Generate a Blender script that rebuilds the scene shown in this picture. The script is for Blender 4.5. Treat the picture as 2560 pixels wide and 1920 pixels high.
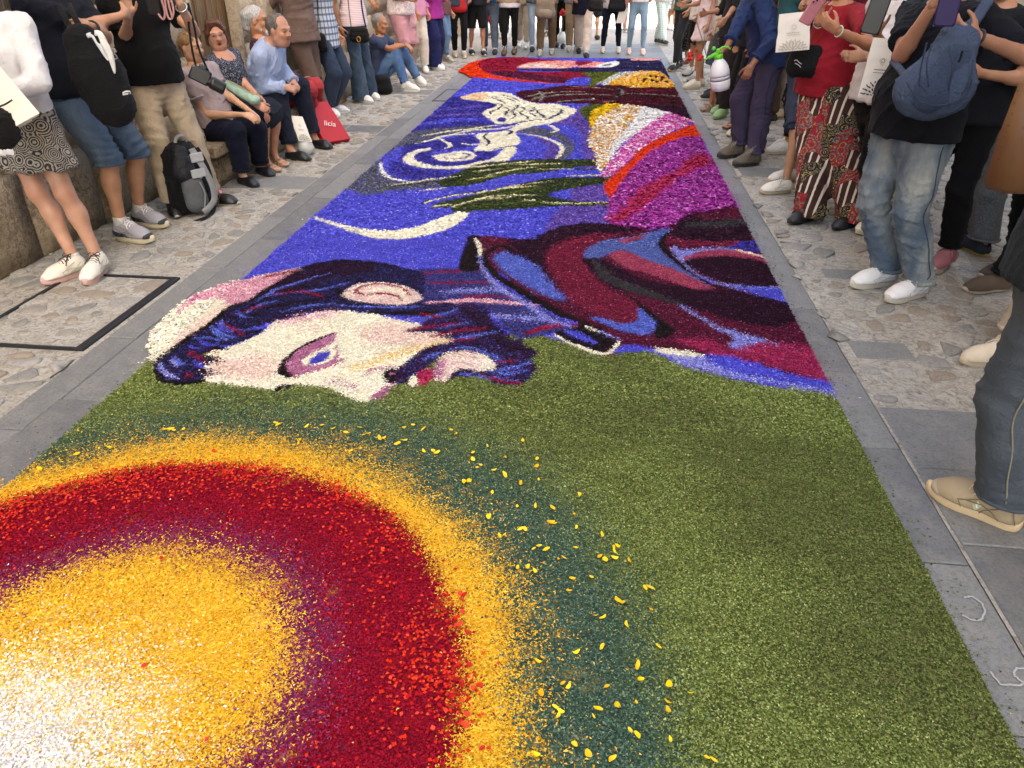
import bpy, math, random
import numpy as np
from mathutils import Vector, Matrix, Euler

# ------------------------------------------------------------------ camera, sky, sun, exposure
for o in list(bpy.data.objects): bpy.data.objects.remove(o)
SC = bpy.context.scene
COL = SC.collection
rng = np.random.default_rng(7)
random.seed(7)
R = math.radians

FPX = 1850.0                      # focal length in pixels of the 2560 x 1920 photograph
CAMZ = 1.6
PITCH, YAW = 29.8115, 6.4488
cam_d = bpy.data.cameras.new('camera'); cam = bpy.data.objects.new('camera', cam_d); COL.objects.link(cam)
cam.location = (0, 0, CAMZ); cam.rotation_euler = (R(90 - PITCH), 0, R(YAW))
cam_d.sensor_width = 36; cam_d.lens = 36 * FPX / 2560; cam_d.clip_end = 500; cam_d.clip_start = 0.05
SC.camera = cam

SUN_EL, SUN_TRAVEL = 50.0, (-0.62, 0.78)       # light travels towards -x and away down the street
w = bpy.data.worlds.new('World'); SC.world = w; w.use_nodes = True
wn = w.node_tree.nodes; wl = w.node_tree.links
sky = wn.new('ShaderNodeTexSky'); sky.sky_type = 'NISHITA'; sky.sun_disc = False
sky.sun_elevation = R(SUN_EL)
sky.sun_rotation = math.atan2(-SUN_TRAVEL[0], -SUN_TRAVEL[1])
sky.air_density = 1.0; sky.dust_density = 2.5; sky.ozone_density = 0.6
wl.new(sky.outputs[0], wn['Background'].inputs[0]); wn['Background'].inputs[1].default_value = 0.15
sun_d = bpy.data.lights.new('sun', 'SUN'); sun = bpy.data.objects.new('sun', sun_d); COL.objects.link(sun)
sun_d.energy = 4.5; sun_d.angle = R(0.5); sun_d.color = (1, .95, .87)
_d = Vector((SUN_TRAVEL[0], SUN_TRAVEL[1], 0)).normalized() * math.cos(R(SUN_EL)); _d.z = -math.sin(R(SUN_EL))
sun.rotation_euler = _d.to_track_quat('-Z', 'Y').to_euler()
sun.location = (4, -6, 12)

vs = SC.view_settings
SC.display_settings.display_device = 'sRGB'
vs.view_transform = 'Standard'; vs.look = 'None'; vs.gamma = 1; vs.use_curve_mapping = False
vs.exposure = 2.55
try:
    vs.use_white_balance = True; vs.white_balance_temperature = 7600; vs.white_balance_tint = 10
except Exception: pass
SC.render.engine = 'CYCLES'
cy = SC.cycles
cy.use_denoising = True
try: cy.denoiser = 'OPENIMAGEDENOISE'; cy.denoising_prefilter = 'ACCURATE'
except Exception: pass
cy.max_bounces = 6; cy.diffuse_bounces = 3; cy.glossy_bounces = 2; cy.transmission_bounces = 4
cy.sample_clamp_indirect = 6; cy.use_adaptive_sampling = True; cy.adaptive_threshold = 0.02
cy.caustics_reflective = False; cy.caustics_refractive = False

# ------------------------------------------------------------------ pixel <-> place helpers (used to read positions off the photograph)
_th, _yw = R(PITCH), R(YAW)
_fx = np.array([-math.sin(_yw), math.cos(_yw), 0]); _rt = np.array([math.cos(_yw), math.sin(_yw), 0]); _zz = np.array([0, 0, 1.])
_fw = math.cos(_th) * _fx - math.sin(_th) * _zz; _up = math.sin(_th) * _fx + math.cos(_th) * _zz
KD = 2560 / 2212.0
def ray(px, py): return (px - 1280) / FPX * _rt - (py - 960) / FPX * _up + _fw
def G(px, py, z=0.0):
    d = ray(px, py); t = (z - CAMZ) / d[2]; return np.array([0, 0, CAMZ]) + t * d
def Dp(px, py, y):
    d = ray(px, py); t = y / d[1]; return np.array([0, 0, CAMZ]) + t * d
def g(x, y, z=0.0): return G(x * KD, y * KD, z)          # same in the 2212 wide view of the photograph
def dp(x, y, Y): return Dp(x * KD, y * KD, Y)
def GA(P):                                                 # many pixels -> ground xy
    P = np.asarray(P, float)
    d = ((P[:, :1] - 1280) / FPX) * _rt - ((P[:, 1:2] - 960) / FPX) * _up + _fw
    return (-CAMZ / d[:, 2:3]) * d[:, :2]

# ------------------------------------------------------------------ objects, names, labels
def tag(o, label=None, cat=None, group=None, kind=None):
    if label: o['label'] = label
    if cat: o['category'] = cat
    if group: o['group'] = group
    if kind: o['kind'] = kind
    return o
def link(o, parent=None):
    COL.objects.link(o)
    if parent is not None: o.parent = parent
    return o
def empty(name, loc, rz=0.0, parent=None):
    o = bpy.data.objects.new(name, None); o.empty_display_size = .1
    o.location = tuple(float(v) for v in loc); o.rotation_euler = (0, 0, rz); return link(o, parent)
def mesh_np(name, V, F, smooth=False):
    """V (n,3); F: array (m,k) or list of polygons"""
    me = bpy.data.meshes.new(name)
    V = np.ascontiguousarray(V, np.float32)
    if isinstance(F, np.ndarray):
        m, k = F.shape
        me.vertices.add(len(V)); me.vertices.foreach_set('co', V.ravel())
        me.loops.add(m * k); me.loops.foreach_set('vertex_index', np.ascontiguousarray(F, np.int32).ravel())
        me.polygons.add(m); me.polygons.foreach_set('loop_start', np.arange(0, m * k, k, dtype=np.int32))
        me.update(calc_edges=True)
    else:
        me.from_pydata([tuple(map(float, v)) for v in V], [], [tuple(int(i) for i in f) for f in F]); me.update()
    if smooth: me.polygons.foreach_set('use_smooth', np.ones(len(me.polygons), bool))
    return me
def obj(name, me, m=None, parent=None, loc=(0, 0, 0)):
    o = bpy.data.objects.new(name, me); o.location = tuple(float(v) for v in loc)
    if m is not None:
        for mm in (m if isinstance(m, (list, tuple)) else [m]): me.materials.append(mm)
    return link(o, parent)
class MB:
    """collects simple solids into one mesh"""
    def __init__(s): s.V = []; s.F = []
    def add(s, V, F):
        n = len(s.V); s.V += [tuple(map(float, v)) for v in V]; s.F += [tuple(i + n for i in f) for f in F]; return s
    def box(s, lo, hi, bev=0.0, M=None, top=None):
        x0, y0, z0 = lo; x1, y1, z1 = hi; b = bev
        if b <= 0:
            V = [(x0,y0,z0),(x1,y0,z0),(x1,y1,z0),(x0,y1,z0),(x0,y0,z1),(x1,y0,z1),(x1,y1,z1),(x0,y1,z1)]
            F = [(3,2,1,0),(4,5,6,7),(0,1,5,4),(1,2,6,5),(2,3,7,6),(3,0,4,7)]
        else:
            V = []; F = []
            for (z, i) in ((z0, b), (z0 + b, 0), (z1 - b, 0), (z1, b)):
                c = b * .8 if i == 0 else b * 1.6
                X0, X1, Y0, Y1 = x0 + i, x1 - i, y0 + i, y1 - i
                V += [(X0 + c, Y0, z), (X1 - c, Y0, z), (X1, Y0 + c, z), (X1, Y1 - c, z), (X1 - c, Y1, z), (X0 + c, Y1, z), (X0, Y1 - c, z), (X0, Y0 + c, z)]
            for r in range(3):
                for i in range(8):
                    j = (i + 1) % 8; F.append((r*8+i, r*8+j, r*8+8+j, r*8+8+i))
            F.append(tuple(reversed(range(8)))); F.append(tuple(range(24, 32)))
        if M is not None: V = [tuple(M @ Vector(v)) for v in V]
        return s.add(V, F)
    def tube(s, pts, r, n=8, cap=True, flat=1.0, nrm=None):
        pts = [np.array(p, float) for p in pts]; V = []; F = []
        rs = r if hasattr(r, '__len__') else [r] * len(pts)
        prev = None
        for i, p in enumerate(pts):
            t = pts[min(i+1, len(pts)-1)] - pts[max(i-1, 0)]; t = t / (np.linalg.norm(t) + 1e-9)
            if nrm is not None: a = np.array(nrm, float)
            elif prev is not None: a = prev
            else: a = np.array([0, 0, 1.]) if abs(t[2]) < .9 else np.array([1., 0, 0])
            a = a - t * (a @ t); a /= np.linalg.norm(a) + 1e-9; prev = a
            b = np.cross(t, a)
            for k in range(n):
                th = 2 * math.pi * k / n
                V.append(p + rs[i] * (math.cos(th) * a * flat + math.sin(th) * b))
        for i in range(len(pts) - 1):
            for k in range(n):
                j = (k + 1) % n; F.append((i*n+k, i*n+j, i*n+n+j, i*n+n+k))
        if cap: F.append(tuple(reversed(range(n)))); F.append(tuple(range((len(pts)-1)*n, len(pts)*n)))
        return s.add(V, F)
    def lathe(s, c, prof, n=20, cap=True):
        V = []; F = []
        for (r, z) in prof:
            for k in range(n):
                th = 2 * math.pi * k / n; V.append((c[0] + r*math.cos(th), c[1] + r*math.sin(th), c[2] + z))
        for i in range(len(prof) - 1):
            for k in range(n):
                j = (k + 1) % n; F.append((i*n+k, i*n+j, i*n+n+j, i*n+n+k))
        if cap: F.append(tuple(reversed(range(n)))); F.append(tuple(range((len(prof)-1)*n, len(prof)*n)))
        return s.add(V, F)
    def build(s, name, m, parent=None, loc=(0, 0, 0), smooth=False):
        me = mesh_np(name, np.array(s.V, float), s.F, smooth)
        return obj(name, me, m, parent, loc)

# ------------------------------------------------------------------ colours and materials
def lin(h, k=1.0):
    h = h.lstrip('#'); c = [int(h[i:i+2], 16) / 255 for i in (0, 2, 4)]
    return tuple((x / 12.92 if x <= .04045 else ((x + .055) / 1.055) ** 2.4) * k for x in c)
MATS = {}
class NT:
    def __init__(s, name):
        s.m = bpy.data.materials.new(name); s.m.use_nodes = True
        s.t = s.m.node_tree; s.b = s.t.nodes['Principled BSDF']
    def n(s, typ, **kw):
        nd = s.t.nodes.new('ShaderNode' + typ)
        for k, v in kw.items():
            if k.startswith('i_'):
                key = k[2:]; nd.inputs[int(key) if key.isdigit() else key.replace('_', ' ')].default_value = v
            else: setattr(nd, k, v)
        return nd
    def l(s, a, b): s.t.links.new(a, b)
    def coord(s, kind='Object', scale=(1, 1, 1), rot=(0, 0, 0)):
        tc = s.n('TexCoord'); mp = s.n('Mapping'); mp.inputs['Scale'].default_value = scale; mp.inputs['Rotation'].default_value = rot
        s.l(tc.outputs[kind], mp.inputs[0]); return mp.outputs[0]
    def noise(s, co, scale, detail=3, rough=.6, dist=0):
        n = s.n('TexNoise'); n.inputs['Scale'].default_value = scale; n.inputs['Detail'].default_value = detail
        n.inputs['Roughness'].default_value = rough; n.inputs['Distortion'].default_value = dist
        if co is not None: s.l(co, n.inputs['Vector'])
        return n.outputs['Fac']
    def ramp(s, fac, stops, interp='LINEAR'):
        r = s.n('ValToRGB'); e = r.color_ramp.elements; r.color_ramp.interpolation = interp
        while len(e) < len(stops): e.new(.5)
        for x, (p, c) in zip(e, stops):
            x.position = p; x.color = (c[0], c[1], c[2], 1) if hasattr(c, '__len__') else (c, c, c, 1)
        s.l(fac, r.inputs[0]); return r.outputs[0]
    def mix(s, fac, a, b, typ='MIX'):
        m = s.n('MixRGB', blend_type=typ)
        for i, v in ((0, fac), (1, a), (2, b)):
            if isinstance(v, bpy.types.NodeSocket): s.l(v, m.inputs[i])
            elif i == 0: m.inputs[0].default_value = v
            else: m.inputs[i].default_value = (v[0], v[1], v[2], 1)
        return m.outputs[0]
    def math(s, op, a, b=0.0):
        m = s.n('Math', operation=op)
        for i, v in ((0, a), (1, b)):
            if isinstance(v, bpy.types.NodeSocket): s.l(v, m.inputs[i])
            else: m.inputs[i].default_value = v
        return m.outputs[0]
    def bump(s, h, strength=.3, dist=.01):
        b = s.n('Bump'); b.inputs['Strength'].default_value = strength; b.inputs['Distance'].default_value = dist
        s.l(h, b.inputs['Height']); s.l(b.outputs[0], s.b.inputs['Normal']); return b
    def col(s, c):
        if isinstance(c, bpy.types.NodeSocket): s.l(c, s.b.inputs['Base Color'])
        else: s.b.inputs['Base Color'].default_value = (c[0], c[1], c[2], 1)
    def set(s, **kw):
        for k, v in kw.items(): s.b.inputs[k.replace('_', ' ')].default_value = v
        return s.m
def cached(f):
    def g_(*a, **k):
        key = (f.__name__, a, tuple(sorted(k.items())))
        if key not in MATS: MATS[key] = f(*a, **k)
        return MATS[key]
    return g_
@cached
def cloth(h, rough=.9, var=.18, bump=.25, k=1.0):
    t = NT('cloth'); c = lin(h, k)
    if max(c) < .06: c = tuple(x * .55 for x in c)
    co = t.coord()
    n = t.noise(co, 9, 4, .6); n2 = t.noise(co, 420, 2, .5)
    t.col(t.mix(t.ramp(n, [(.3, 0), (.75, 1)]), tuple(x * (1 - var) for x in c), tuple(min(1, x * (1 + var)) for x in c)))
    hgt = t.math('ADD', t.math('MULTIPLY', n2, .25), t.noise(co, 30, 4, .6, 1.6))
    t.bump(hgt, bump * 1.8, .02)
    t.b.inputs['Sheen Weight'].default_value = .02; t.b.inputs['Specular IOR Level'].default_value = .2
    return t.set(Roughness=rough)
@cached
def denim(h, fade='#8fa3b5', fa=.5, k=1.0):
    t = NT('denim'); c = lin(h, k); f = lin(fade); co = t.coord()
    n = t.ramp(t.noise(t.coord(scale=(1, 1, .5)), 6.0, 3, .5, .2), [(.40, 0), (.80, fa)])
    st_ = t.noise(t.coord(scale=(70, 70, 9)), 1, 3, .7); n = t.math('MULTIPLY', n, t.math('ADD', st_, .45))
    fine = t.noise(t.coord(scale=(900, 900, 260)), 1, 2, .6)
    base = t.mix(n, c, f); base = t.mix(t.ramp(fine, [(.3, .0), (.7, .35)]), base, tuple(x * .55 for x in c))
    t.col(base)
    t.bump(t.math('ADD', t.math('MULTIPLY', fine, .3), t.noise(co, 34, 4, .6, 1.6)), .6, .02)
    return t.set(Roughness=.9)
@cached
def skin(h='#b98565'):
    t = NT('skin'); c = lin(h); co = t.coord()
    n = t.noise(co, 14, 4, .6); n2 = t.noise(co, 160, 2, .6)
    a = t.mix(t.ramp(n, [(.3, 0), (.7, 1)]), (c[0] * .86, c[1] * .82, c[2] * .80), (min(1, c[0] * 1.06), c[1] * 1.08, c[2] * 1.10))
    at = t.n('Attribute', attribute_name='tone')
    a = t.mix(1.0, a, at.outputs['Color'], 'MULTIPLY')
    t.col(a); t.bump(n2, .12, .004)
    t.b.inputs['Subsurface Weight'].default_value = .08; t.b.inputs['Subsurface Radius'].default_value = (.012, .005, .003)
    return t.set(Roughness=.55)
@cached
def hairm(h):
    t = NT('hair'); c = lin(h); co = t.coord(scale=(60, 60, 9))
    n = t.noise(co, 1.5, 4, .65, 1.0)
    t.col(t.mix(t.ramp(n, [(.3, 0), (.72, 1)]), tuple(x * .45 for x in c), tuple(min(1, x * 1.5) for x in c)))
    t.bump(n, .7, .012); return t.set(Roughness=.5)
@cached
def plain(h, rough=.6, metal=0.0, bump=.08, var=.12, coat=0.0):
    t = NT('plain'); c = lin(h); co = t.coord(); n = t.noise(co, 24, 4, .6)
    t.col(t.mix(n, tuple(x * (1 - var) for x in c), tuple(min(1, x * (1 + var)) for x in c)))
    t.bump(t.noise(co, 90, 3, .6), bump, .004)
    t.b.inputs['Metallic'].default_value = metal; t.b.inputs['Coat Weight'].default_value = coat
    return t.set(Roughness=rough)
# ------------------------------------------------------------------ ground, slate slabs, cobbles
CX0, CX1, CY0, CY1 = -1.985, 1.05, 0.75, 15.05           # flower carpet
def m_stone(name, cols, island=True, bump=.35, rough=.8, fine=60):
    t = NT(name); co = t.coord()
    src = t.n('NewGeometry').outputs['Random Per Island'] if island else t.n('ObjectInfo').outputs['Random']
    base = t.ramp(src, [(i / max(1, len(cols) - 1) * .98, lin(c)) for i, c in enumerate(cols)], 'CONSTANT' if len(cols) > 3 else 'LINEAR')
    n = t.noise(co, 9, 5, .65, .4); n2 = t.noise(co, fine, 5, .7)
    a = t.mix(t.ramp(n, [(.4, .0), (.75, .45)]), base, lin('#98948b'))
    a = t.mix(t.ramp(n2, [(.3, .45), (.55, 0)]), a, lin('#3a3835'))
    t.col(a); t.bump(t.math('ADD', t.math('MULTIPLY', n, .6), n2), bump, .01)
    t.b.inputs['Specular IOR Level'].default_value = .35
    return t.set(Roughness=rough)
def m_mortar(name, a='#bcb7ac', b='#a09b92', c='#736f68', sc=1.0):
    t = NT(name); co = t.coord()
    n = t.noise(co, 26 * sc, 6, .72, 1.4); n2 = t.noise(co, 5 * sc, 4, .6); n3 = t.noise(co, 150 * sc, 3, .7)
    k = t.ramp(n, [(.36, lin(c)), (.46, lin(b)), (.58, lin(a)), (.8, lin('#c6c0b4'))])
    k = t.mix(t.ramp(n2, [(.35, .0), (.75, .5)]), k, lin('#8f8678'))
    t.col(k); t.bump(t.math('ADD', n, t.math('MULTIPLY', n3, .4)), .8, .012)
    return t.set(Roughness=.92)
M_SLATE = [m_stone('slate', ['#63676b', '#707376', '#595d61'], True, .3, .62, 90), m_stone('slate_single', ['#727477', '#828382', '#66686b'], False, .3, .6, 90)]
M_COB = [m_stone('cobble', ['#9c9994', '#8e8b87', '#a8a49c', '#93887a', '#9a9791', '#86847f', '#958878', '#98938a', '#83817b', '#9c968c'], k) for k in (True, False)]
M_MORT = m_mortar('mortar')
M_PIAZZA = m_mortar('far_paving', '#a8a39a', '#938e86', '#7b776f', .4)

def sheet(name, x0, x1, y0, y1, z, m, parent=None, nx=1, ny=1):
    xs = np.linspace(x0, x1, nx + 1); ys = np.linspace(y0, y1, ny + 1)
    V = np.array([(x, y, z) for y in ys for x in xs]); F = np.array([(j*(nx+1)+i, j*(nx+1)+i+1, (j+1)*(nx+1)+i+1, (j+1)*(nx+1)+i) for j in range(ny) for i in range(nx)])
    return obj(name, mesh_np(name, V, F), m, parent)
tag(sheet('ground', -200, 200, -200, 250, -.03, M_PIAZZA), kind='structure')
pav_l = tag(sheet('pavement_left', -3.6, -2.33, -1, 16, -.004, M_MORT), 'worn cobbled pavement of mortared stones along the old wall', kind='structure')
pav_r = tag(sheet('pavement_right', 1.2, 6.5, -1, 16, -.004, M_MORT), 'worn cobbled pavement of mortared stones under the standing crowd', kind='structure')
road = tag(sheet('road', -2.33, 1.2, -1, 18, -.010, M_MORT), 'slate slab roadway under and around the flower carpet', kind='structure')
far = tag(sheet('far_pavement', -9, 9, 16, 60, -.008, M_PIAZZA), 'pale sunlit paving beyond the crowd at the far end', kind='structure')

def slab(parent, x0, x1, y0, y1, z=0.0, h=.03):
    j = lambda a: random.uniform(-a, a)
    gp = .005
    mb = MB(); mb.box((0, 0, 0), (x1 - x0 - gp, y1 - y0 - gp, h + j(.0015)), .004)
    o = mb.build('slab', M_SLATE[1], parent, (x0 + gp / 2, y0 + gp / 2, z - h))
    o.rotation_euler = (j(.0012), j(.0012), 0)
    return o
# left strip: two rows of slabs beside the carpet, right strip: one narrow row
def row(parent, x0, x1, y0, y1, lo, hi, z=0.0):
    y = y0
    while y < y1:
        n = min(y1, y + random.uniform(lo, hi)); n = y1 if y1 - n < lo * .6 else n
        slab(parent, x0, x1, y, n, z); y = n
row(road, -2.335, -2.185, .3, 15.2, .8, 1.15)
for a, b in ((.4, 1.38), (1.38, 2.44), (2.44, 3.6), (3.6, 4.5), (4.5, 5.5), (5.5, 6.6), (6.6, 7.7), (7.7, 8.8), (8.8, 10.1), (10.1, 11.4), (11.4, 12.6), (12.6, 13.9), (13.9, 15.2)):
    slab(road, -2.185, -1.30, a, b)
for a, b in ((.6, 1.24), (1.24, 1.83), (1.83, 2.45), (2.45, 3.05), (3.05, 3.75), (3.75, 4.45), (4.45, 5.15), (5.15, 6.0), (6.0, 6.9), (6.9, 7.8), (7.8, 8.8), (8.8, 9.9), (9.9, 11.1), (11.1, 12.3), (12.3, 13.5), (13.5, 15.2)):
    slab(road, .90, 1.20, a, b)
for i, x in enumerate((-2.33, -1.45, -.6, .3)):
    row(road, x, (-1.45, -.6, .3, 1.2)[i], 15.2, 18.0, .7, 1.1)
for i, x in enumerate((-1.3, -.55, .2)):
    row(road, x, (-.55, .2, .90)[i], 14.4, 15.2, .7, .9, -.001)
# large slabs at the lower right, bands of slate across the cobbles
SL = [(1.21, 1.62, .2, 1.02), (1.21, 1.62, 1.02, 1.92), (1.62, 2.05, .2, 1.45), (1.62, 2.05, 1.45, 2.22), (1.21, 1.62, 1.92, 2.33), (1.21, 1.74, 2.33, 2.76), (1.74, 2.3, 2.22, 2.78), (2.05, 2.6, .3, 1.4), (2.05, 2.6, 1.4, 2.22), (2.3, 2.9, 2.22, 2.78),
      (1.36, 1.66, 4.22, 4.36), (1.25, 1.52, 3.20, 3.38), (1.24, 1.62, 6.55, 6.85), (1.62, 2.1, 6.5, 6.84), (2.1, 2.7, 6.5, 6.84), (1.22, 1.6, 9.6, 10.0), (1.6, 2.2, 9.6, 10.0)]
for s in SL: slab(pav_r, *s, z=.003)
SLL = [(-2.78, -2.34, 5.72, 6.1), (-3.3, -2.8, 5.7, 6.08), (-2.75, -2.34, 8.0, 8.35), (-3.3, -2.76, 8.0, 8.35), (-2.8, -2.34, 10.6, 10.95), (-3.4, -2.8, 10.6, 10.95)]
for s in SLL: slab(pav_l, *s, z=.003)

def clip(poly, n, c):
    out = []
    for i in range(len(poly)):
        a, b = poly[i], poly[(i + 1) % len(poly)]; da, db = a @ n - c, b @ n - c
        if da <= 0: out.append(a)
        if (da < 0) != (db < 0) and abs(da - db) > 1e-9: out.append(a + (b - a) * da / (da - db))
    return out
def cobbles(parent, x0, x1, y0, y1, sp, avoid, key, limit=300):
    pts = []; y = y0; k = 0
    while y < y1:
        s = sp * (1 + .03 * max(0, y - 4)); x = x0 + (k % 2) * s * .5
        while x < x1:
            p = np.array([x + random.uniform(-.36, .36) * s, y + random.uniform(-.3, .3) * s]); pts.append(p); x += s * random.choice((.6, .9, 1.3, 1.6))
        y += s * .74; k += 1
    P = np.array(pts); cells = []
    for i, p in enumerate(P):
        if any(a - .02 < p[0] < b + .02 and c - .02 < p[1] < d + .02 for a, b, c, d in avoid): continue
        if not (x0 < p[0] < x1 and y0 < p[1] < y1): continue
        if random.random() < .16: continue
        d = ((P - p) ** 2).sum(1); nb = np.argsort(d)[1:14]
        poly = [p + np.array(q) * sp for q in ((-1, -.9), (1, -.9), (1, .9), (-1, .9))]
        for j in nb:
            n = P[j] - p; L = np.linalg.norm(n)
            if L < .02: continue
            n = n / L; poly = clip(poly, n, p @ n + L / 2 - random.uniform(.005, .013))
            if len(poly) < 3: break
        if len(poly) < 3: continue
        poly = [q * 1 for q in poly]
        c = sum(poly) / len(poly); sc = random.uniform(.55, .95)
        poly = [c + (q - c) * sc * random.uniform(.78, 1.05) for q in poly]
        r = []
        for a in range(len(poly)):
            u, v = poly[a], poly[(a + 1) % len(poly)]; r += [u * .78 + v * .22, u * .22 + v * .78]
        r = [np.array([min(max(q[0], x0), x1), min(max(q[1], y0), y1)]) for q in r]
        if any(a < q[0] < b and cc < q[1] < d for q in r for a, b, cc, d in avoid): continue
        cells.append((c, r))
    cells.sort(key=lambda e: key(e[0]))
    def geo(c, r, o):
        h = random.uniform(.002, .008); V = []; n = len(r)
        for q in r: V.append((q[0] - o[0], q[1] - o[1], -.012))
        for q in r: e = c + (q - c) * .97; V.append((e[0] - o[0], e[1] - o[1], h * .55))
        for q in r: e = c + (q - c) * .84; V.append((e[0] - o[0], e[1] - o[1], h + random.uniform(-.001, .001)))
        V.append((c[0] - o[0], c[1] - o[1], h + .001))
        F = [(a*n+i, a*n+(i+1) % n, a*n+n+(i+1) % n, a*n+n+i) for a in range(2) for i in range(n)] + [(2*n+i, 2*n+(i+1) % n, 3*n) for i in range(n)]
        return V, F
    rest = MB()
    for i, (c, r) in enumerate(cells):
        if i < limit:
            V, F = geo(c, r, c); me = mesh_np('cobblestone', np.array(V), F, True); obj('cobblestone', me, M_COB[1], parent, (c[0], c[1], 0))
        else: rest.add(*geo(c, r, (0, 0)))
    if rest.V: tag(rest.build('cobblestones', M_COB[0], parent, smooth=True), kind='stuff')
MH = (-3.02, -2.36, 2.86, 3.78)      # manhole cover let into the left pavement
cobbles(pav_l, -3.42, -2.345, 1.2, 14.5, .15, [(a, b, c, d) for a, b, c, d in SLL] + [(MH[0] - .03, MH[1] + .03, MH[2] - .03, MH[3] + .03)], lambda c: c[1])
cobbles(pav_r, 1.215, 3.6, 2.7, 15.0, .165, [(a, b, c, d) for a, b, c, d in SL], lambda c: c[1] + .35 * max(0, c[0] - 2.2))

# manhole cover: dark steel frame filled with the same cobbles
mh = empty('manhole_cover', ((MH[0] + MH[1]) / 2, (MH[2] + MH[3]) / 2, 0))
tag(mh, 'rectangular manhole cover with dark steel frame and cobbled infill by the wall', 'manhole cover')
M_STEEL = plain('#34363a', .55, .6, .3, .3)
hx, hy = (MH[1] - MH[0]) / 2, (MH[3] - MH[2]) / 2
MB().box((hx - .044, -hy, -.02), (hx, hy, .010), .002).build('frame_bar', M_STEEL, mh)
MB().box((-hx, -hy, -.02), (-hx + .020, hy, .010), .002).build('frame_bar', M_STEEL, mh)
MB().box((-hx + .03, hy - .016, -.02), (hx - .046, hy, .0095), .002).build('frame_bar', M_STEEL, mh)
MB().box((-hx + .03, -hy, -.02), (hx - .046, -hy + .020, .0095), .002).build('frame_bar', M_STEEL, mh)
for yy in (-hy + .05, hy - .05):
    MB().box((hx - .04, yy - .012, 0), (hx - .012, yy + .012, .0095), .002).build('lifting_lug', plain('#6c6c6a', .5, .6), mh)
sheet('infill', -hx + .02, hx - .04, -hy + .02, hy - .02, -.001, M_MORT, mh)
_pl = empty('tmp', (0, 0, 0)); cobbles(_pl, MH[0] + .03, MH[1] - .055, MH[2] + .03, MH[3] - .03, .17, [], lambda c: c[1])
for o in list(_pl.children): o.parent = mh; o.location = (o.location[0] - mh.location[0], o.location[1] - mh.location[1], 0)
bpy.data.objects.remove(_pl)
# small square inspection hatch in the left slab strip, far off
ht = empty('inspection_hatch', (-2.08, 10.55, 0)); tag(ht, 'small square inspection hatch outlined in the far left slate strip', 'hatch')
for a, b, c, d in ((-.11, .11, -.5, -.46), (-.11, .11, .46, .5), (-.11, -.09, -.459, .459), (.09, .11, -.459, .459)):
    MB().box((a, c, -.01), (b, d, .004)).build('frame_bar', M_STEEL, ht)
# chalk marks on the right hand slabs
M_CHALK = plain('#a9a9a8', .95, 0, .2)
def chalk(name, pts, label, wd=.0028):
    P = [g(x, y)[:2] for x, y in pts]; q = []
    for i in range(len(P) - 1):
        for k in range(6): q.append(P[i] + (P[i + 1] - P[i]) * k / 6)
    q.append(P[-1]); mb = MB(); c = np.mean(q, 0)
    mb.tube([(a[0] - c[0] + random.gauss(0, .0012), a[1] - c[1] + random.gauss(0, .0012), .004) for a in q], wd, 5, flat=.25, nrm=(0, 0, 1))
    return tag(mb.build(name, M_CHALK, None, (c[0], c[1], 0)), label, 'chalk mark')
chalk('chalk_mark', [(2080, 1292), (2100, 1290), (2120, 1305), (2127, 1325), (2118, 1342), (2098, 1342), (2078, 1330)], 'white chalk loop drawn on the slate edge right of the green')
chalk('chalk_mark', [(2140, 1455), (2160, 1480), (2200, 1483), (2212, 1478), (2190, 1462), (2193, 1445), (2215, 1446), (2240, 1460)], 'white chalk squiggle at the bottom right corner of the slate edge')
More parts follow.
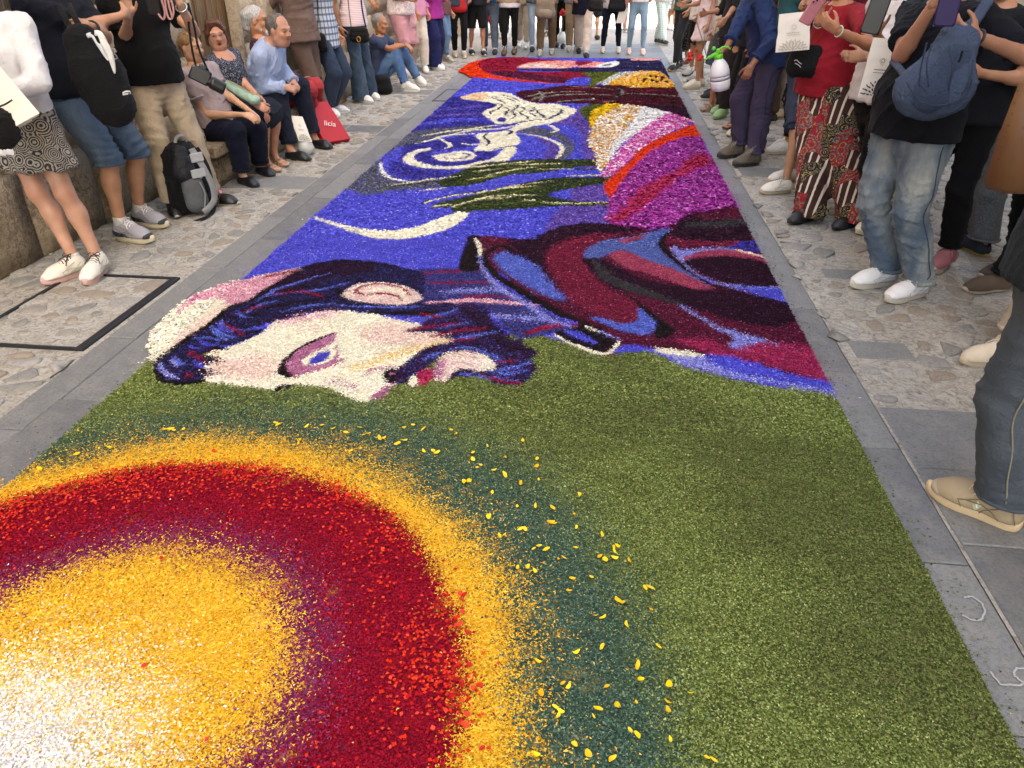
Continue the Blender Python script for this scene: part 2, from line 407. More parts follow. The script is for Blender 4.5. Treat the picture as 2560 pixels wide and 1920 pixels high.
# ------------------------------------------------------------------ the flower carpet
# The picture laid out in petals is traced from the photograph in small frames (x0, y0, scale) and carried to the ground plane.
FR = dict(O=(0, 0, KD), A=(300, 620, .36166), B=(900, 500, .36166), C=(1300, 450, .36166), D=(800, 200, .31646), E=(1100, 120, .36166), F=(1200, 0, .217), I=(1000, 140, .25316))
PAL = {  # each tone is a mix of petal colours (hex, weight)
 'blue': [('#4a4ac6', 5), ('#5a5cdc', 3), ('#383a9e', 1.8), ('#8a8cec', .7)], 'navyblue': [('#3a36a8', 4), ('#25234f', 4), ('#5350cc', 1.5), ('#5d4a8a', .6)],
 'navy': [('#25264f', 4), ('#1d1c38', 3), ('#3d3d84', 1)], 'greyblue': [('#555866', 4), ('#3d3f55', 3), ('#7d7f88', 2), ('#4643a0', .8)],
 'purple': [('#5d45a0', 4), ('#6b55b0', 3), ('#443082', 2), ('#8b70b8', 1)], 'cream': [('#f0ead2', 6), ('#eae3c8', 3), ('#f7f3e4', 2), ('#d8ceaa', .4)],
 'white': [('#f4f2f0', 5), ('#e6e2dc', 3)], 'pinkpale': [('#e8c8bc', 4), ('#efe0cf', 4), ('#dcaaa8', 1.2)], 'pink': [('#d793ac', 4), ('#e6b6c0', 3), ('#b3527a', 1.4), ('#f0e3d6', 1)],
 'pinkcream': [('#efe4d0', 4), ('#e2b9ba', 3), ('#cf8fa4', 1)], 'mauve': [('#b0688e', 4), ('#c48aa6', 3), ('#7f3f70', 2)], 'crimson': [('#8e1733', 4), ('#a3203c', 3), ('#651028', 2)],
 'dcrimson': [('#701a34', 4), ('#842842', 3), ('#4c1226', 2.2), ('#b06a80', .18)], 'maroon': [('#52162e', 4), ('#3e1024', 3), ('#742642', 2), ('#a06a86', .18)], 'plum': [('#271020', 5), ('#351829', 3), ('#1c0a18', 3), ('#5e3350', .6)],
 'black': [('#1d1416', 5), ('#2b2022', 3), ('#120c10', 2)], 'charcoal': [('#383437', 4), ('#2a272a', 3), ('#4b464a', 1.5)], 'dkpurple': [('#2a1526', 5), ('#1d0f1c', 3), ('#3f2547', 1.5), ('#2f2a5e', 1)],
 'corn': [('#5568c6', 4), ('#4858b0', 3), ('#7182d8', 2), ('#3a4390', 1)], 'bgrey': [('#4f5fa6', 4), ('#5a6fb0', 3), ('#3d4784', 2), ('#8488c8', .8)], 'lav': [('#7f83d2', 4), ('#9a9de0', 2.5), ('#5d60b8', 2), ('#c6c2e6', .8)],
 'rose': [('#a03c58', 4), ('#b25468', 3), ('#7c2844', 2)], 'roseblue': [('#9c2650', 4), ('#b03a5e', 3), ('#6d1740', 2.4)], 'hair': [('#24244c', 4), ('#1c1626', 5), ('#37387a', 1.8), ('#45182e', .7)],
 'beard': [('#24172a', 4), ('#2f2c62', 2.6), ('#4a1430', 1.6), ('#444aa0', .8)], 'neck': [('#33346e', 4), ('#454a98', 3), ('#211d3a', 2), ('#5d3a70', 1)],
 'green': [('#6b783c', 4), ('#828f4e', 3), ('#465125', 2.9), ('#a0a86c', 1.2)], 'greend': [('#5f6a38', 4), ('#727b44', 3), ('#3c4522', 3), ('#685e44', 1)], 'teal': [('#415a4a', 5), ('#506a58', 3), ('#30463b', 2.6), ('#70866f', 1.4)],
 'moss': [('#46521f', 4), ('#5b682c', 3), ('#333d18', 2)], 'cyp': [('#2c3a22', 4), ('#1f2a1c', 4), ('#47532a', 2), ('#6a6a34', .7)], 'yellow': [('#f1b634', 6), ('#f5c650', 3), ('#dd9e26', 2)],
 'yell': [('#f3c21c', 5), ('#f7d54a', 2), ('#d9a010', 2), ('#6e5a14', .8)], 'whitegold': [('#f4efe4', 5), ('#e0a72c', 3), ('#c9831c', 1.6)], 'pinkmag': [('#ef9fcf', 3), ('#d845a6', 4), ('#f6dbea', 2), ('#a82a86', 2)],
 'orange': [('#e93a17', 5), ('#d02c12', 3), ('#9c1d0f', 1.5), ('#f5582a', 2)], 'magenta': [('#9a2f8c', 4), ('#b848a6', 2.6), ('#6f1d6a', 2.4), ('#cf78c0', .8)], 'rosecrim': [('#a82548', 4), ('#c03a66', 3), ('#7c163a', 2)],
 'red': [('#8e1026', 5), ('#9e162c', 3), ('#6c0c1e', 2.2)], 'redb': [('#d3301f', 4), ('#e64a32', 2), ('#b01820', 3)], 'violet': [('#7c2a50', 4), ('#8e3a64', 3), ('#621e42', 2)], 'creamyel': [('#f4d78a', 4), ('#f2c455', 3), ('#f7ebc8', 3)], 'gold': [('#eec060', 3), ('#efdfb4', 4), ('#e0b050', 1)],
 'peach': [('#efc49a', 4), ('#f2e3c4', 3), ('#e0a070', 1)], 'salmon': [('#e6948c', 4), ('#efb0a4', 3), ('#c66a70', 1)], 'trunk': [('#4a0e20', 3), ('#241214', 4), ('#6e1428', 1.6)], 'bw': [('#eef0ee', 4), ('#2a2c34', 3), ('#b8c8d0', 2)],
 'ygold': [('#f0ae22', 5), ('#f2c860', 2), ('#f0c0a0', 1)], 'navyd': [('#221c3c', 4), ('#2f2a58', 3), ('#18142a', 3), ('#544a80', .5)], 'olive': [('#5a6424', 4), ('#454e1c', 3), ('#6e7430', 1)], 'grey': [('#8f8a80', 3), ('#6d685f', 2), ('#b0aa9c', 1)],
 'ckey': [('#ddd6a4', 3), ('#cdbd78', 2), ('#efe9cf', 2)], 'iris': [('#3f3cc0', 4), ('#4c4ea0', 2)]}
PART = {}
L = []      # (kind, frame, tone, part, soft mm, width mm, points)
def P(fr, tone, part, pts, soft=5): L.append(('p', fr, tone, part, soft, 0, pts))
def S(fr, tone, part, wd, *lines, soft=4):
    for ln in lines: L.append(('s', fr, tone, part, soft, wd, ln))
# ---- meadow
P('O', 'green', 'green_meadow', [(-200,930),(300,783),(700,760),(1100,728),(1180,733),(1300,768),(1390,763),(1480,798),(1600,828),(1700,848),(1850,872),(2600,1750),(2600,2100),(-900,2100)])
# ---- night sky
P('I', 'navyblue', 'night_sky', [(470,432),(850,440),(960,500),(860,560),(850,640),(930,690),(500,720),(80,790),(-120,840),(200,620)], 15)
S('I', 'purple', 'night_sky', 130, [(420,540),(640,525),(860,500)], [(300,610),(560,590),(820,580)], soft=25)
S('I', 'blue', 'night_sky', 200, [(150,700),(500,650),(860,640)], soft=20)
P('I', 'greyblue', 'night_sky', [(-200,960),(0,830),(100,770),(400,730),(700,705),(900,700),(880,745),(500,795),(380,825),(180,875),(0,915),(-150,985)], 20)
P('D', 'greyblue', 'night_sky', [(150,840),(300,740),(470,630),(485,700),(560,780),(700,810),(950,800),(900,870),(600,890),(400,920),(250,890)], 25)
P('I', 'purple', 'night_sky', [(1500,680),(1740,560),(1780,490),(1900,580),(1920,800),(1960,1060),(1830,1040),(1810,980),(1790,800),(1690,700)], 18)
P('I', 'greyblue', 'night_sky', [(1150,715),(1350,715),(1600,780),(1710,880),(1690,990),(1600,1035),(1530,1035),(1610,920),(1560,850),(1480,815),(1200,768)], 18)
P('I', 'blue', 'night_sky', [(1180,800),(1400,830),(1440,930),(1360,1040),(1150,1050),(1150,950),(1190,860)], 12)
P('I', 'purple', 'night_sky', [(1330,810),(1480,840),(1560,900),(1570,960),(1520,1025),(1400,1045),(1460,950),(1420,880)], 18)
P('I', 'navyblue', 'night_sky', [(60,900),(350,850),(740,800),(760,880),(600,930),(330,960),(200,1000),(180,1060),(30,1060),(20,980)], 18)
P('I', 'navyblue', 'night_sky', [(130,985),(300,940),(330,1000),(500,1060),(700,1040),(740,980),(700,950),(800,935),(950,975),(900,1040),(750,1080),(400,1105),(180,1060)], 12)
P('I', 'navyblue', 'night_sky', [(-100,1060),(30,1080),(200,1130),(560,1160),(700,1150),(560,1200),(200,1230),(-60,1200)], 20)
P('E', 'purple', 'night_sky', [(930,950),(1170,925),(1185,1250),(1000,1235),(880,1240),(735,1300),(765,1190),(850,1110),(900,1050)], 12)
P('E', 'purple', 'night_sky', [(985,800),(1140,780),(1140,850),(1000,855)], 10)
CR = 'moon_and_swirl'
P('I', 'cream', CR, [(300,928),(200,940),(90,970),(30,1030),(60,1080),(180,1112),(340,1132),(560,1132),(740,1112),(800,1078),(900,1062),(1050,1052),(1130,985),(1142,920),(1060,900),(1000,955),(920,1025),(760,1068),(640,1092),(450,1104),(280,1090),(160,1050),(138,1010),(180,970),(290,950)])
P('I', 'cream', CR, [(325,1000),(450,978),(560,958),(700,962),(748,1000),(700,1042),(560,1058),(400,1052),(338,1022)])
P('I', 'navyblue', CR, [(420,1012),(560,978),(690,982),(700,1000),(640,1028),(500,1040)])
P('I', 'cream', CR, [(430,1015),(560,986),(670,990),(640,1018),(510,1034)], 14)
S('I', 'cream', CR, 50, [(1150,780),(1300,795),(1450,830),(1560,880),(1600,930),(1580,990),(1540,1030)], [(1450,690),(1520,720),(1550,750),(1500,770)], [(215,805),(400,770),(700,735),(930,705),(1200,670)],
  [(390,830),(480,880),(490,910),(440,930)], [(390,828),(480,800),(700,750),(1000,730),(1180,690)])
S('I', 'cream', CR, 36, [(160,880),(300,845),(450,800),(740,780)], [(620,885),(700,890),(780,885)])
S('D', 'white', CR, 36, [(480,672),(490,730),(560,790),(700,815)])
P('I', 'cream', CR, [(598,427),(700,385),(850,368),(1000,370),(1100,390),(1200,440),(1350,480),(1550,490),(1742,542),(1690,595),(1600,645),(1450,685),(1250,725),(1140,772),(1192,850),(1150,900),(1050,922),(900,952),(730,952),(780,900),(790,850),(745,790),(900,770),(1050,745),(1180,682),(960,682),(870,632),(818,580),(860,540),(955,500),(880,468),(700,452)])
S('I', 'navy', CR, 32, [(960,480),(1010,500),(960,540),(890,570),(900,590)], [(1110,490),(1160,510),(1110,560),(1140,600),(1090,640)], [(1190,510),(1230,540),(1190,580),(1260,620),(1240,650)], [(1290,520),(1330,540),(1280,570),(1340,610)],
  [(1400,540),(1350,560),(1420,610),(1400,640)], [(1040,520),(1080,550),(1040,580),(1070,610)], [(1560,530),(1600,560),(1500,620),(1420,650)], [(860,780),(830,820),(880,860),(860,900)], [(950,420),(1050,430),(1150,470)], [(1000,395),(1100,420),(1180,460)], [(900,420),(980,450),(1040,480)],
  [(1150,900),(1000,925),(880,945)])
S('I', 'navy', CR, 42, [(820,722),(1000,702),(1200,667),(1400,640)], [(930,760),(1060,745),(1100,770),(1040,800)])
P('I', 'navyblue', CR, [(955,642),(1000,622),(1055,640),(1020,664),(975,660)])
P('I', 'peach', CR, [(598,427),(700,390),(850,385),(870,420),(800,452),(700,447)], 14)
CY = 'cypress_trees'
P('D', 'cyp', CY, [(930,835),(1000,780),(1100,740),(1250,680),(1500,650),(1800,638),(2212,640),(2330,650),(2330,690),(2000,702),(1800,742),(1500,765),(1200,845),(1000,862)], 7)
P('D', 'cyp', CY, [(900,1000),(1100,950),(1300,900),(1600,830),(1900,785),(2330,785),(2330,822),(2000,872),(1800,922),(2000,970),(2330,985),(2330,1008),(1900,1012),(1500,1042),(1200,1055),(1060,1060),(1030,1020)], 7)
S('D', 'cyp', CY, 40, [(520,862),(800,830),(1000,800)], [(800,990),(1000,940),(1300,890)], [(870,1030),(1100,1005)], [(1800,700),(2330,735)])
S('D', 'ckey', CY, 30, [(520,850),(800,812),(1100,770)], [(830,990),(1000,940),(1300,900),(1600,842),(1850,812)], [(870,1020),(1050,1000)], [(1040,1022),(1200,972),(1400,932),(1700,920)], [(1250,962),(1500,942)], [(1000,722),(1300,692),(1700,652)],
  [(1300,772),(1500,732),(1750,692)], [(1500,682),(1900,672)], [(1950,772),(2330,760)], [(1150,802),(1450,762)], [(1600,962),(1900,990),(2330,980)], [(800,890),(1000,872)], [(1200,742),(1500,702)], [(1700,720),(2000,712)], [(1400,880),(1700,850)])
S('D', 'moss', CY, 40, [(1100,822),(1400,772),(1700,722)], [(1200,1012),(1500,990),(1800,972)], [(1300,930),(1600,892),(1850,852)], [(1350,722),(1600,700),(1900,692)])
P('D', 'cream', CR, [(-85,1085),(0,1105),(200,1165),(400,1200),(560,1205),(750,1180),(920,1120),(1040,1072),(1150,1062),(1165,1090),(1080,1160),(950,1215),(750,1260),(550,1275),(350,1250),(180,1190),(0,1130)])
# ---- bouquet
BQ = 'bouquet'
P('E', 'moss', BQ, [(970,430),(1060,395),(1250,395),(1060,475),(1040,515),(990,485)], 14)
P('E', 'magenta', BQ, [(1640,630),(1780,605),(1840,720),(2000,980),(2090,1120),(1900,1145),(1740,1165),(1600,1245),(1400,1275),(1155,1218),(1168,1130),(1190,1050),(1230,970),(1320,870),(1400,780),(1500,705)], 10)
P('E', 'rosecrim', BQ, [(1820,740),(1870,830),(1750,860),(1600,960),(1500,1050),(1400,1130),(1240,1232),(1175,1205),(1260,1130),(1380,1000),(1500,930),(1650,850),(1700,790)], 22)
P('E', 'yell', BQ, [(1035,520),(1055,450),(1150,402),(1250,397),(1210,450),(1085,515),(1065,570),(1040,560)], 10)
P('E', 'whitegold', BQ, [(1055,570),(1080,510),(1200,440),(1300,397),(1400,427),(1430,440),(1250,640),(1160,790),(1120,865),(1090,845),(1080,760),(1035,680),(1040,600)], 14)
P('E', 'white', BQ, [(1400,430),(1480,412),(1560,437),(1590,460),(1420,560),(1250,680),(1190,760),(1150,800),(1190,690),(1250,620)], 16)
P('E', 'pinkmag', BQ, [(1585,458),(1660,460),(1740,520),(1600,590),(1430,680),(1300,780),(1250,840),(1150,910),(1125,885),(1180,800),(1260,700),(1420,560)], 14)
P('E', 'orange', BQ, [(1770,535),(1800,615),(1650,640),(1480,720),(1380,800),(1310,880),(1220,990),(1190,1065),(1158,1035),(1133,960),(1200,890),(1300,800),(1370,720),(1500,640),(1640,580)], 8)
# ---- far portrait and striped trunk
FP = 'far_figure'
P('F', 'trunk', 'striped_trunk', [(415,1112),(450,1068),(700,1038),(1000,998),(1300,998),(1600,998),(1780,1025),(2000,1015),(2300,1005),(2600,1300),(2600,1400),(2100,1300),(1850,1245),(1600,1222),(1200,1212),(800,1202),(600,1192),(480,1152)], 8)
P('F', 'plum', 'striped_trunk', [(1750,1230),(2100,1225),(2400,1250),(2600,1330),(2600,1440),(2300,1360),(2100,1290)], 8)
S('F', 'grey', 'striped_trunk', 60, [(640,1060),(700,1080),(620,1110),(520,1130)], [(720,1120),(760,1090),(1000,1070),(1200,1075)], [(1040,1010),(1300,1020),(1550,1050)], [(700,1180),(720,1140),(900,1110),(1200,1100),(1550,1110)], [(900,1190),(1100,1165),(1350,1160)], [(600,1170),(650,1140),(750,1120)], [(1600,1030),(1640,1080),(1580,1130)], [(1700,1090),(2000,1100),(2300,1130)], [(1400,1190),(1550,1180)], soft=8)
S('F', 'black', 'striped_trunk', 55, [(1650,1000),(1600,1060),(1600,1140)], [(1640,1120),(2000,1130),(2350,1160)], [(1250,1130),(1500,1150),(1650,1170)], soft=8)
S('F', 'crimson', 'striped_trunk', 60, [(1680,1055),(1900,1060),(2200,1050)], [(1700,1185),(1900,1190)], [(1950,1205),(2050,1215)], [(1380,1170),(1500,1180)], [(900,1040),(1200,1030),(1450,1035)], soft=8)
P('I', 'orange', FP, [(560,152),(620,115),(700,80),(840,42),(780,80),(790,130),(900,190),(1100,230),(1400,268),(1660,288),(1400,278),(1100,258),(900,238),(720,220),(640,182)])
P('I', 'crimson', FP, [(775,82),(850,45),(1000,25),(1180,18),(1400,42),(1600,50),(1400,70),(1250,100),(1150,130),(1200,160),(1500,168),(1800,168),(1880,212),(1700,242),(1640,282),(1400,268),(1100,228),(900,188),(795,140)])
P('I', 'maroon', FP, [(860,172),(1100,160),(1400,198),(1700,238),(1640,282),(1400,266),(1100,226),(930,192)], 8)
P('F', 'navyd', FP, [(1090,795),(1300,790),(1480,790),(1600,748),(1560,705),(1700,688),(2045,695),(2200,900),(1880,842),(1580,845),(1200,846),(700,828),(440,818),(450,800),(800,805)], 6)
S('F', 'lav', FP, 20, [(450,808),(700,812),(1000,815)], [(1650,720),(1800,735),(2050,730)], [(1600,770),(1850,775),(2100,790)], [(1300,815),(1600,800)], soft=10)
S('F', 'iris', FP, 26, [(1400,830),(1800,815),(2100,830)], [(1700,750),(2050,760)], soft=12)
P('F', 'salmon', FP, [(1745,708),(1800,680),(2030,676),(2055,706)])
P('F', 'salmon', FP, [(430,792),(480,760),(600,730),(800,714),(1000,708),(1100,718),(1135,750),(1100,782),(950,802),(900,802),(700,797)])
P('F', 'pinkpale', FP, [(460,785),(520,755),(700,745),(850,760),(1000,790),(700,790)], 14)
S('F', 'crimson', FP, 26, [(780,735),(850,725)], [(900,740),(960,735)], [(590,770),(620,765)], [(870,790),(960,760)])
P('F', 'salmon', FP, [(1118,730),(1300,722),(1445,735),(1350,782),(1130,782)]); P('F', 'crimson', FP, [(1108,722),(1300,722),(1180,762),(1122,770)])
P('F', 'white', FP, [(1320,782),(1430,738),(1560,716),(1605,735),(1580,768),(1480,788)]); P('F', 'grey', FP, [(1430,762),(1500,740),(1520,758),(1450,775)])
P('I', 'blue', FP, [(1630,288),(1680,240),(1780,220),(1870,225),(1890,270),(1860,302),(1740,302)])
P('F', 'olive', FP, [(1180,850),(1580,840),(1610,850),(1480,920),(1320,1002),(1250,1002),(1280,940),(1240,890)])
P('F', 'bw', FP, [(1400,985),(1480,915),(1600,848),(1820,836),(1720,870),(1570,930),(1490,992)], 6); S('F', 'ckey', FP, 34, [(1330,995),(1480,912),(1600,847)])
P('F', 'ygold', FP, [(1485,995),(1560,930),(1700,870),(1850,838),(1980,838),(2100,865),(2230,1015),(2000,1018),(1780,1028),(1640,1002)], 10)
P('F', 'peach', FP, [(1600,930),(1700,880),(1850,840),(1980,840),(1900,870),(1760,900),(1640,950)], 40)
for x, y in ((1910,925),(1960,895),(2030,905),(2100,910),(1985,945),(2035,960),(1880,950),(2150,960),(2090,935)): P('F', 'plum', FP, [(x-28,y),(x-14,y-16),(x+14,y-16),(x+28,y),(x+14,y+16),(x-14,y+16)])
# ---- jacket
J = 'jacket'
P('C', 'maroon', J, [(-406,648),(-416,578),(-376,458),(-336,398),(-106,413),(94,423),(174,378),(294,333),(494,313),(694,328),(860,360),(1020,345),(1180,250),(1300,230),(1520,215),(1640,420),(1820,760),(2040,1160),(2260,1530),(2150,1485),(1700,1400),(1400,1360),(1150,1310),(1040,1240),(940,1190),(700,1215),(580,1235),(240,1090),(400,1010),(150,880),(0,790),(-150,650)])
P('C', 'plum', J, [(-60,425),(94,423),(200,385),(180,560),(200,680),(260,800),(340,870),(200,720),(80,600),(0,560),(-60,500)], 22)
P('C', 'plum', J, [(94,423),(174,378),(294,333),(494,313),(694,328),(860,362),(700,375),(500,388),(300,425),(200,475),(150,520),(90,500)], 8)
P('C', 'dcrimson', J, [(185,520),(300,440),(500,395),(650,395),(460,500),(435,570),(520,700),(640,790),(780,850),(825,940),(800,982),(700,1012),(560,962),(430,902),(330,832),(250,700),(185,600)], 6)
P('C', 'corn', J, [(-185,560),(-130,512),(-60,528),(60,570),(150,650),(220,740),(320,835),(270,850),(150,802),(0,722),(-110,650)], 14)
P('C', 'corn', J, [(820,895),(925,960),(938,1040),(880,1088),(780,1082),(620,1032),(480,968),(560,970),(700,1012),(805,985)], 8)
P('C', 'black', J, [(735,805),(900,925),(1045,1035),(1065,1080),(980,1115),(925,1090),(935,1000),(860,930)])
P('C', 'plum', J, [(430,560),(520,548),(640,600),(800,680),(1000,738),(1250,758),(1500,798),(1860,868),(1910,960),(1800,1035),(1600,1015),(1400,962),(1250,922),(1110,890),(950,822),(720,782),(600,742),(500,652)], 7)
P('C', 'charcoal', J, [(495,568),(560,600),(650,680),(800,740),(960,800),(1115,872),(1110,892),(950,842),(780,792),(640,742),(540,682)], 7)
P('C', 'bgrey', J, [(440,545),(480,478),(620,428),(820,398),(920,368),(1035,352),(985,430),(975,500),(1080,600),(1200,680),(1310,745),(1200,702),(1000,622),(800,542),(720,502),(600,532),(550,555)], 8)
P('C', 'rose', J, [(615,530),(720,508),(900,580),(1080,640),(1250,720),(1345,768),(1200,768),(1000,702),(800,642),(680,592)], 7); P('C', 'rose', J, [(670,432),(800,410),(890,385),(760,448)], 7)
P('C', 'plum', J, [(1045,400),(1100,300),(1180,258),(1540,235),(1620,412),(1400,442),(1150,422)], 7); P('C', 'maroon', J, [(1200,262),(1520,222),(1545,280),(1300,290)], 8); P('C', 'charcoal', J, [(1120,332),(1300,300),(1540,288),(1570,322),(1300,342)], 14)
P('C', 'dcrimson', J, [(1045,430),(1300,440),(1620,440),(1660,475),(1450,482),(1200,472),(1060,462)], 8)
P('C', 'lav', J, [(1040,470),(1140,500),(1400,480),(1480,500),(1250,522),(1150,562),(1200,650),(1300,700),(1450,740),(1780,758),(1870,865),(1700,832),(1500,772),(1300,722),(1180,652),(1090,562)], 12)
P('C', 'blue', J, [(1250,690),(1450,750),(1790,775),(1860,862),(1700,830),(1500,768),(1300,718)], 14)
P('C', 'navyblue', J, [(1445,480),(1550,438),(1640,445),(1690,515),(1540,500)], 8)
P('C', 'rose', J, [(1140,545),(1300,500),(1480,502),(1700,565),(1700,600),(1400,545),(1160,562)], 8); S('C', 'pinkpale', J, 32, [(1480,500),(1580,520),(1700,552)])
P('C', 'plum', J, [(1130,575),(1300,545),(1500,545),(1700,592),(1800,742),(1600,752),(1450,732),(1250,662),(1160,612)], 10)
S('C', 'black', J, 42, [(1040,370),(980,430),(980,480),(1060,560),(1150,640)]); S('C', 'black', J, 24, [(1150,640),(1300,730),(1500,790),(1860,872)])
S('C', 'lav', J, 26, [(1110,885),(1250,970),(1400,1060),(1550,1110),(1700,1140),(2010,1182)], soft=10)
P('C', 'lav', J, [(1370,1040),(1600,1100),(1740,1145),(1560,1182),(1455,1178),(1465,1100)], 10)
P('C', 'roseblue', J, [(1540,1172),(1700,1150),(2030,1185),(2190,1425),(1900,1352),(1650,1282),(1430,1252),(1080,1135),(1300,1120),(1450,1192)], 16)
P('C', 'blue', J, [(1240,1238),(1430,1240),(1700,1310),(1950,1380),(2180,1420),(2230,1490),(1900,1452),(1600,1392),(1300,1312)], 12)
P('C', 'lav', J, [(1020,1228),(1240,1238),(1400,1320),(1700,1400),(2200,1480),(2260,1525),(1700,1424),(1350,1354),(1100,1294)], 10)
P('C', 'cream', J, [(895,1180),(1050,1188),(1245,1224),(1235,1247),(1050,1232),(980,1222)]); P('C', 'blue', J, [(630,1215),(720,1162),(900,1178),(935,1195),(750,1212)])
# ---- neck and collar
HD = 'portrait_head'
P('B', 'neck', HD, [(390,500),(830,500),(900,560),(1000,620),(1200,740),(1400,850),(1460,892),(1300,945),(1100,975),(1000,900),(880,780),(600,735),(420,725),(420,620)], 8)
S('B', 'crimson', HD, 29, [(430,520),(830,505)], [(450,590),(700,590),(900,592)], [(700,690),(900,682),(1100,692)], soft=8); S('B', 'lav', HD, 52, [(560,655),(800,640),(980,640)], [(900,820),(1150,830),(1350,860)], soft=16)
S('B', 'pink', HD, 58, [(280,752),(500,732),(750,712),(950,722),(1210,748)]); S('B', 'crimson', HD, 44, [(1150,942),(1300,892),(1500,880)], soft=8)
P('C', 'black', J, [(-406,648),(-416,578),(-376,458),(-336,398),(-285,405),(-300,480),(-275,560),(-285,642)])
S('C', 'black', J, 62, [(-245,520),(-230,600),(-150,690),(0,782),(150,872),(300,952),(450,1012),(560,1052)]); S('C', 'black', J, 44, [(-230,530),(-170,478),(-100,478),(-60,520)])
S('C', 'cream', J, 30, [(-312,412),(-282,470),(-277,535)]); S('C', 'lav', J, 36, [(-280,540),(-245,650),(-160,745),(0,852),(200,975),(350,1030),(480,1085)], soft=8)
P('B', 'black', J, [(1345,940),(1480,900),(1550,885),(1765,988),(1700,1065),(1590,1055)]); P('B', 'blue', J, [(1405,930),(1480,918),(1640,1002),(1560,1002)], 7)
S('B', 'cream', J, 28, [(1340,950),(1500,1030),(1690,1086),(1790,1000)], [(1650,930),(1560,890)]); S('B', 'lav', J, 18, [(1660,930),(1800,985)])
# ---- skull, hair, ear
P('A', 'cream', HD, [(218,800),(203,680),(228,610),(290,530),(400,420),(520,340),(680,280),(870,230),(1050,190),(1262,152),(1200,230),(1000,300),(860,390),(760,420),(640,530),(480,640),(420,700),(320,780),(240,815)])
P('A', 'pink', HD, [(385,485),(420,430),(520,342),(680,282),(870,232),(1262,154),(1150,250),(1000,305),(860,395),(760,410),(700,370),(560,380),(450,440)], 9)
S('A', 'crimson', HD, 35, [(1000,215),(1130,190),(1255,160)], soft=8); S('A', 'pinkpale', HD, 72, [(330,770),(450,650),(600,520),(720,420)], soft=16)
P('A', 'cream', HD, [(590,942),(570,850),(600,770),(660,720),(800,690),(990,600),(1060,535),(1200,505),(1350,465),(1500,455),(1700,465),(1820,490),(1900,510),(2050,540),(2300,560),(2420,640),(2350,720),(2250,760),(2150,790),(2060,830),(2000,870),(1930,890),(1910,950),(1860,1002),(1780,1052),(1700,1082),(1600,1062),(1520,1017),(1400,977),(1300,966),(1200,966),(1080,1002),(900,977),(740,962)])
P('A', 'hair', HD, [(238,850),(243,800),(330,740),(420,690),(500,620),(640,530),(760,420),(860,390),(1000,300),(1150,240),(1260,152),(1400,112),(1600,98),(1800,122),(1950,162),(2090,188),(2110,300),(2090,400),(2300,395),(2330,480),(2000,492),(1800,482),(1700,462),(1500,452),(1350,462),(1200,502),(1060,532),(960,562),(850,602),(995,588),(900,642),(800,682),(700,692),(660,722),(580,762),(650,788),(745,800),(650,832),(560,842),(600,878),(725,888),(600,912),(580,948),(450,962),(330,948),(258,902)])
P('A', 'dkpurple', HD, [(1260,155),(1600,102),(1780,135),(1600,205),(1400,235),(1150,305),(930,410),(1000,310)], 10)
S('A', 'black', HD, 35, [(1260,158),(1400,118),(1600,103),(1850,132),(2030,175)], [(1250,165),(1100,258),(900,380),(760,430),(640,538),(480,640),(330,750),(250,810)], [(245,860),(300,930),(450,955),(580,940)], [(1000,440),(1200,400),(1480,350)], [(900,420),(1100,330),(1400,270)], [(760,500),(900,500),(960,470)], [(620,580),(760,610)], [(640,712),(740,720)], [(1500,300),(1540,340),(1570,370)], [(1700,470),(2000,470),(2300,450)], [(560,850),(700,885)], [(580,770),(730,800)], [(840,610),(985,590)])
S('A', 'corn', HD, 22, [(950,380),(1050,320),(1250,250),(1450,190)], [(880,470),(950,420),(1100,380)], [(700,520),(720,560),(850,590),(950,560)], [(640,560),(680,600),(800,640)], [(520,640),(620,640),(700,660)], [(380,770),(420,830),(460,800)], [(1120,460),(1300,420),(1500,400)], [(1200,330),(1400,300),(1580,260)], [(1000,350),(1200,320)], [(820,450),(840,490),(940,500)], [(640,600),(760,660)], [(1500,420),(1800,430),(2100,425)])
S('A', 'blue', HD, 23, [(560,650),(600,690),(680,690)], [(680,540),(720,590),(800,600)], [(470,700),(560,720)], [(520,800),(580,850)]); S('A', 'lav', HD, 26, [(285,820),(310,880),(410,925)], [(360,790),(400,840)])
S('A', 'crimson', HD, 19, [(850,470),(900,440),(1000,420)], [(720,540),(850,620)], [(480,740),(600,800)], [(470,880),(500,910)], [(1250,310),(1400,350)], [(1050,330),(1250,320)], [(650,730),(660,750)], soft=7)
P('A', 'pinkcream', HD, [(1542,335),(1600,288),(1700,260),(1850,260),(1980,288),(2085,345),(2062,392),(1950,412),(1800,407),(1650,392),(1568,367)])
S('A', 'crimson', HD, 20, [(1625,330),(1640,302),(1700,280),(1760,276)], [(1690,345),(1760,330),(1850,332),(1920,352),(1950,385)], [(1640,318),(1690,345)], soft=3); S('A', 'pink', HD, 16, [(1620,370),(1750,392),(1900,398)]); S('A', 'crimson', HD, 16, [(1700,276),(1850,272),(1960,300),(2010,350)]); S('A', 'cream', HD, 32, [(1725,312),(1830,297),(1920,318),(1990,370)])
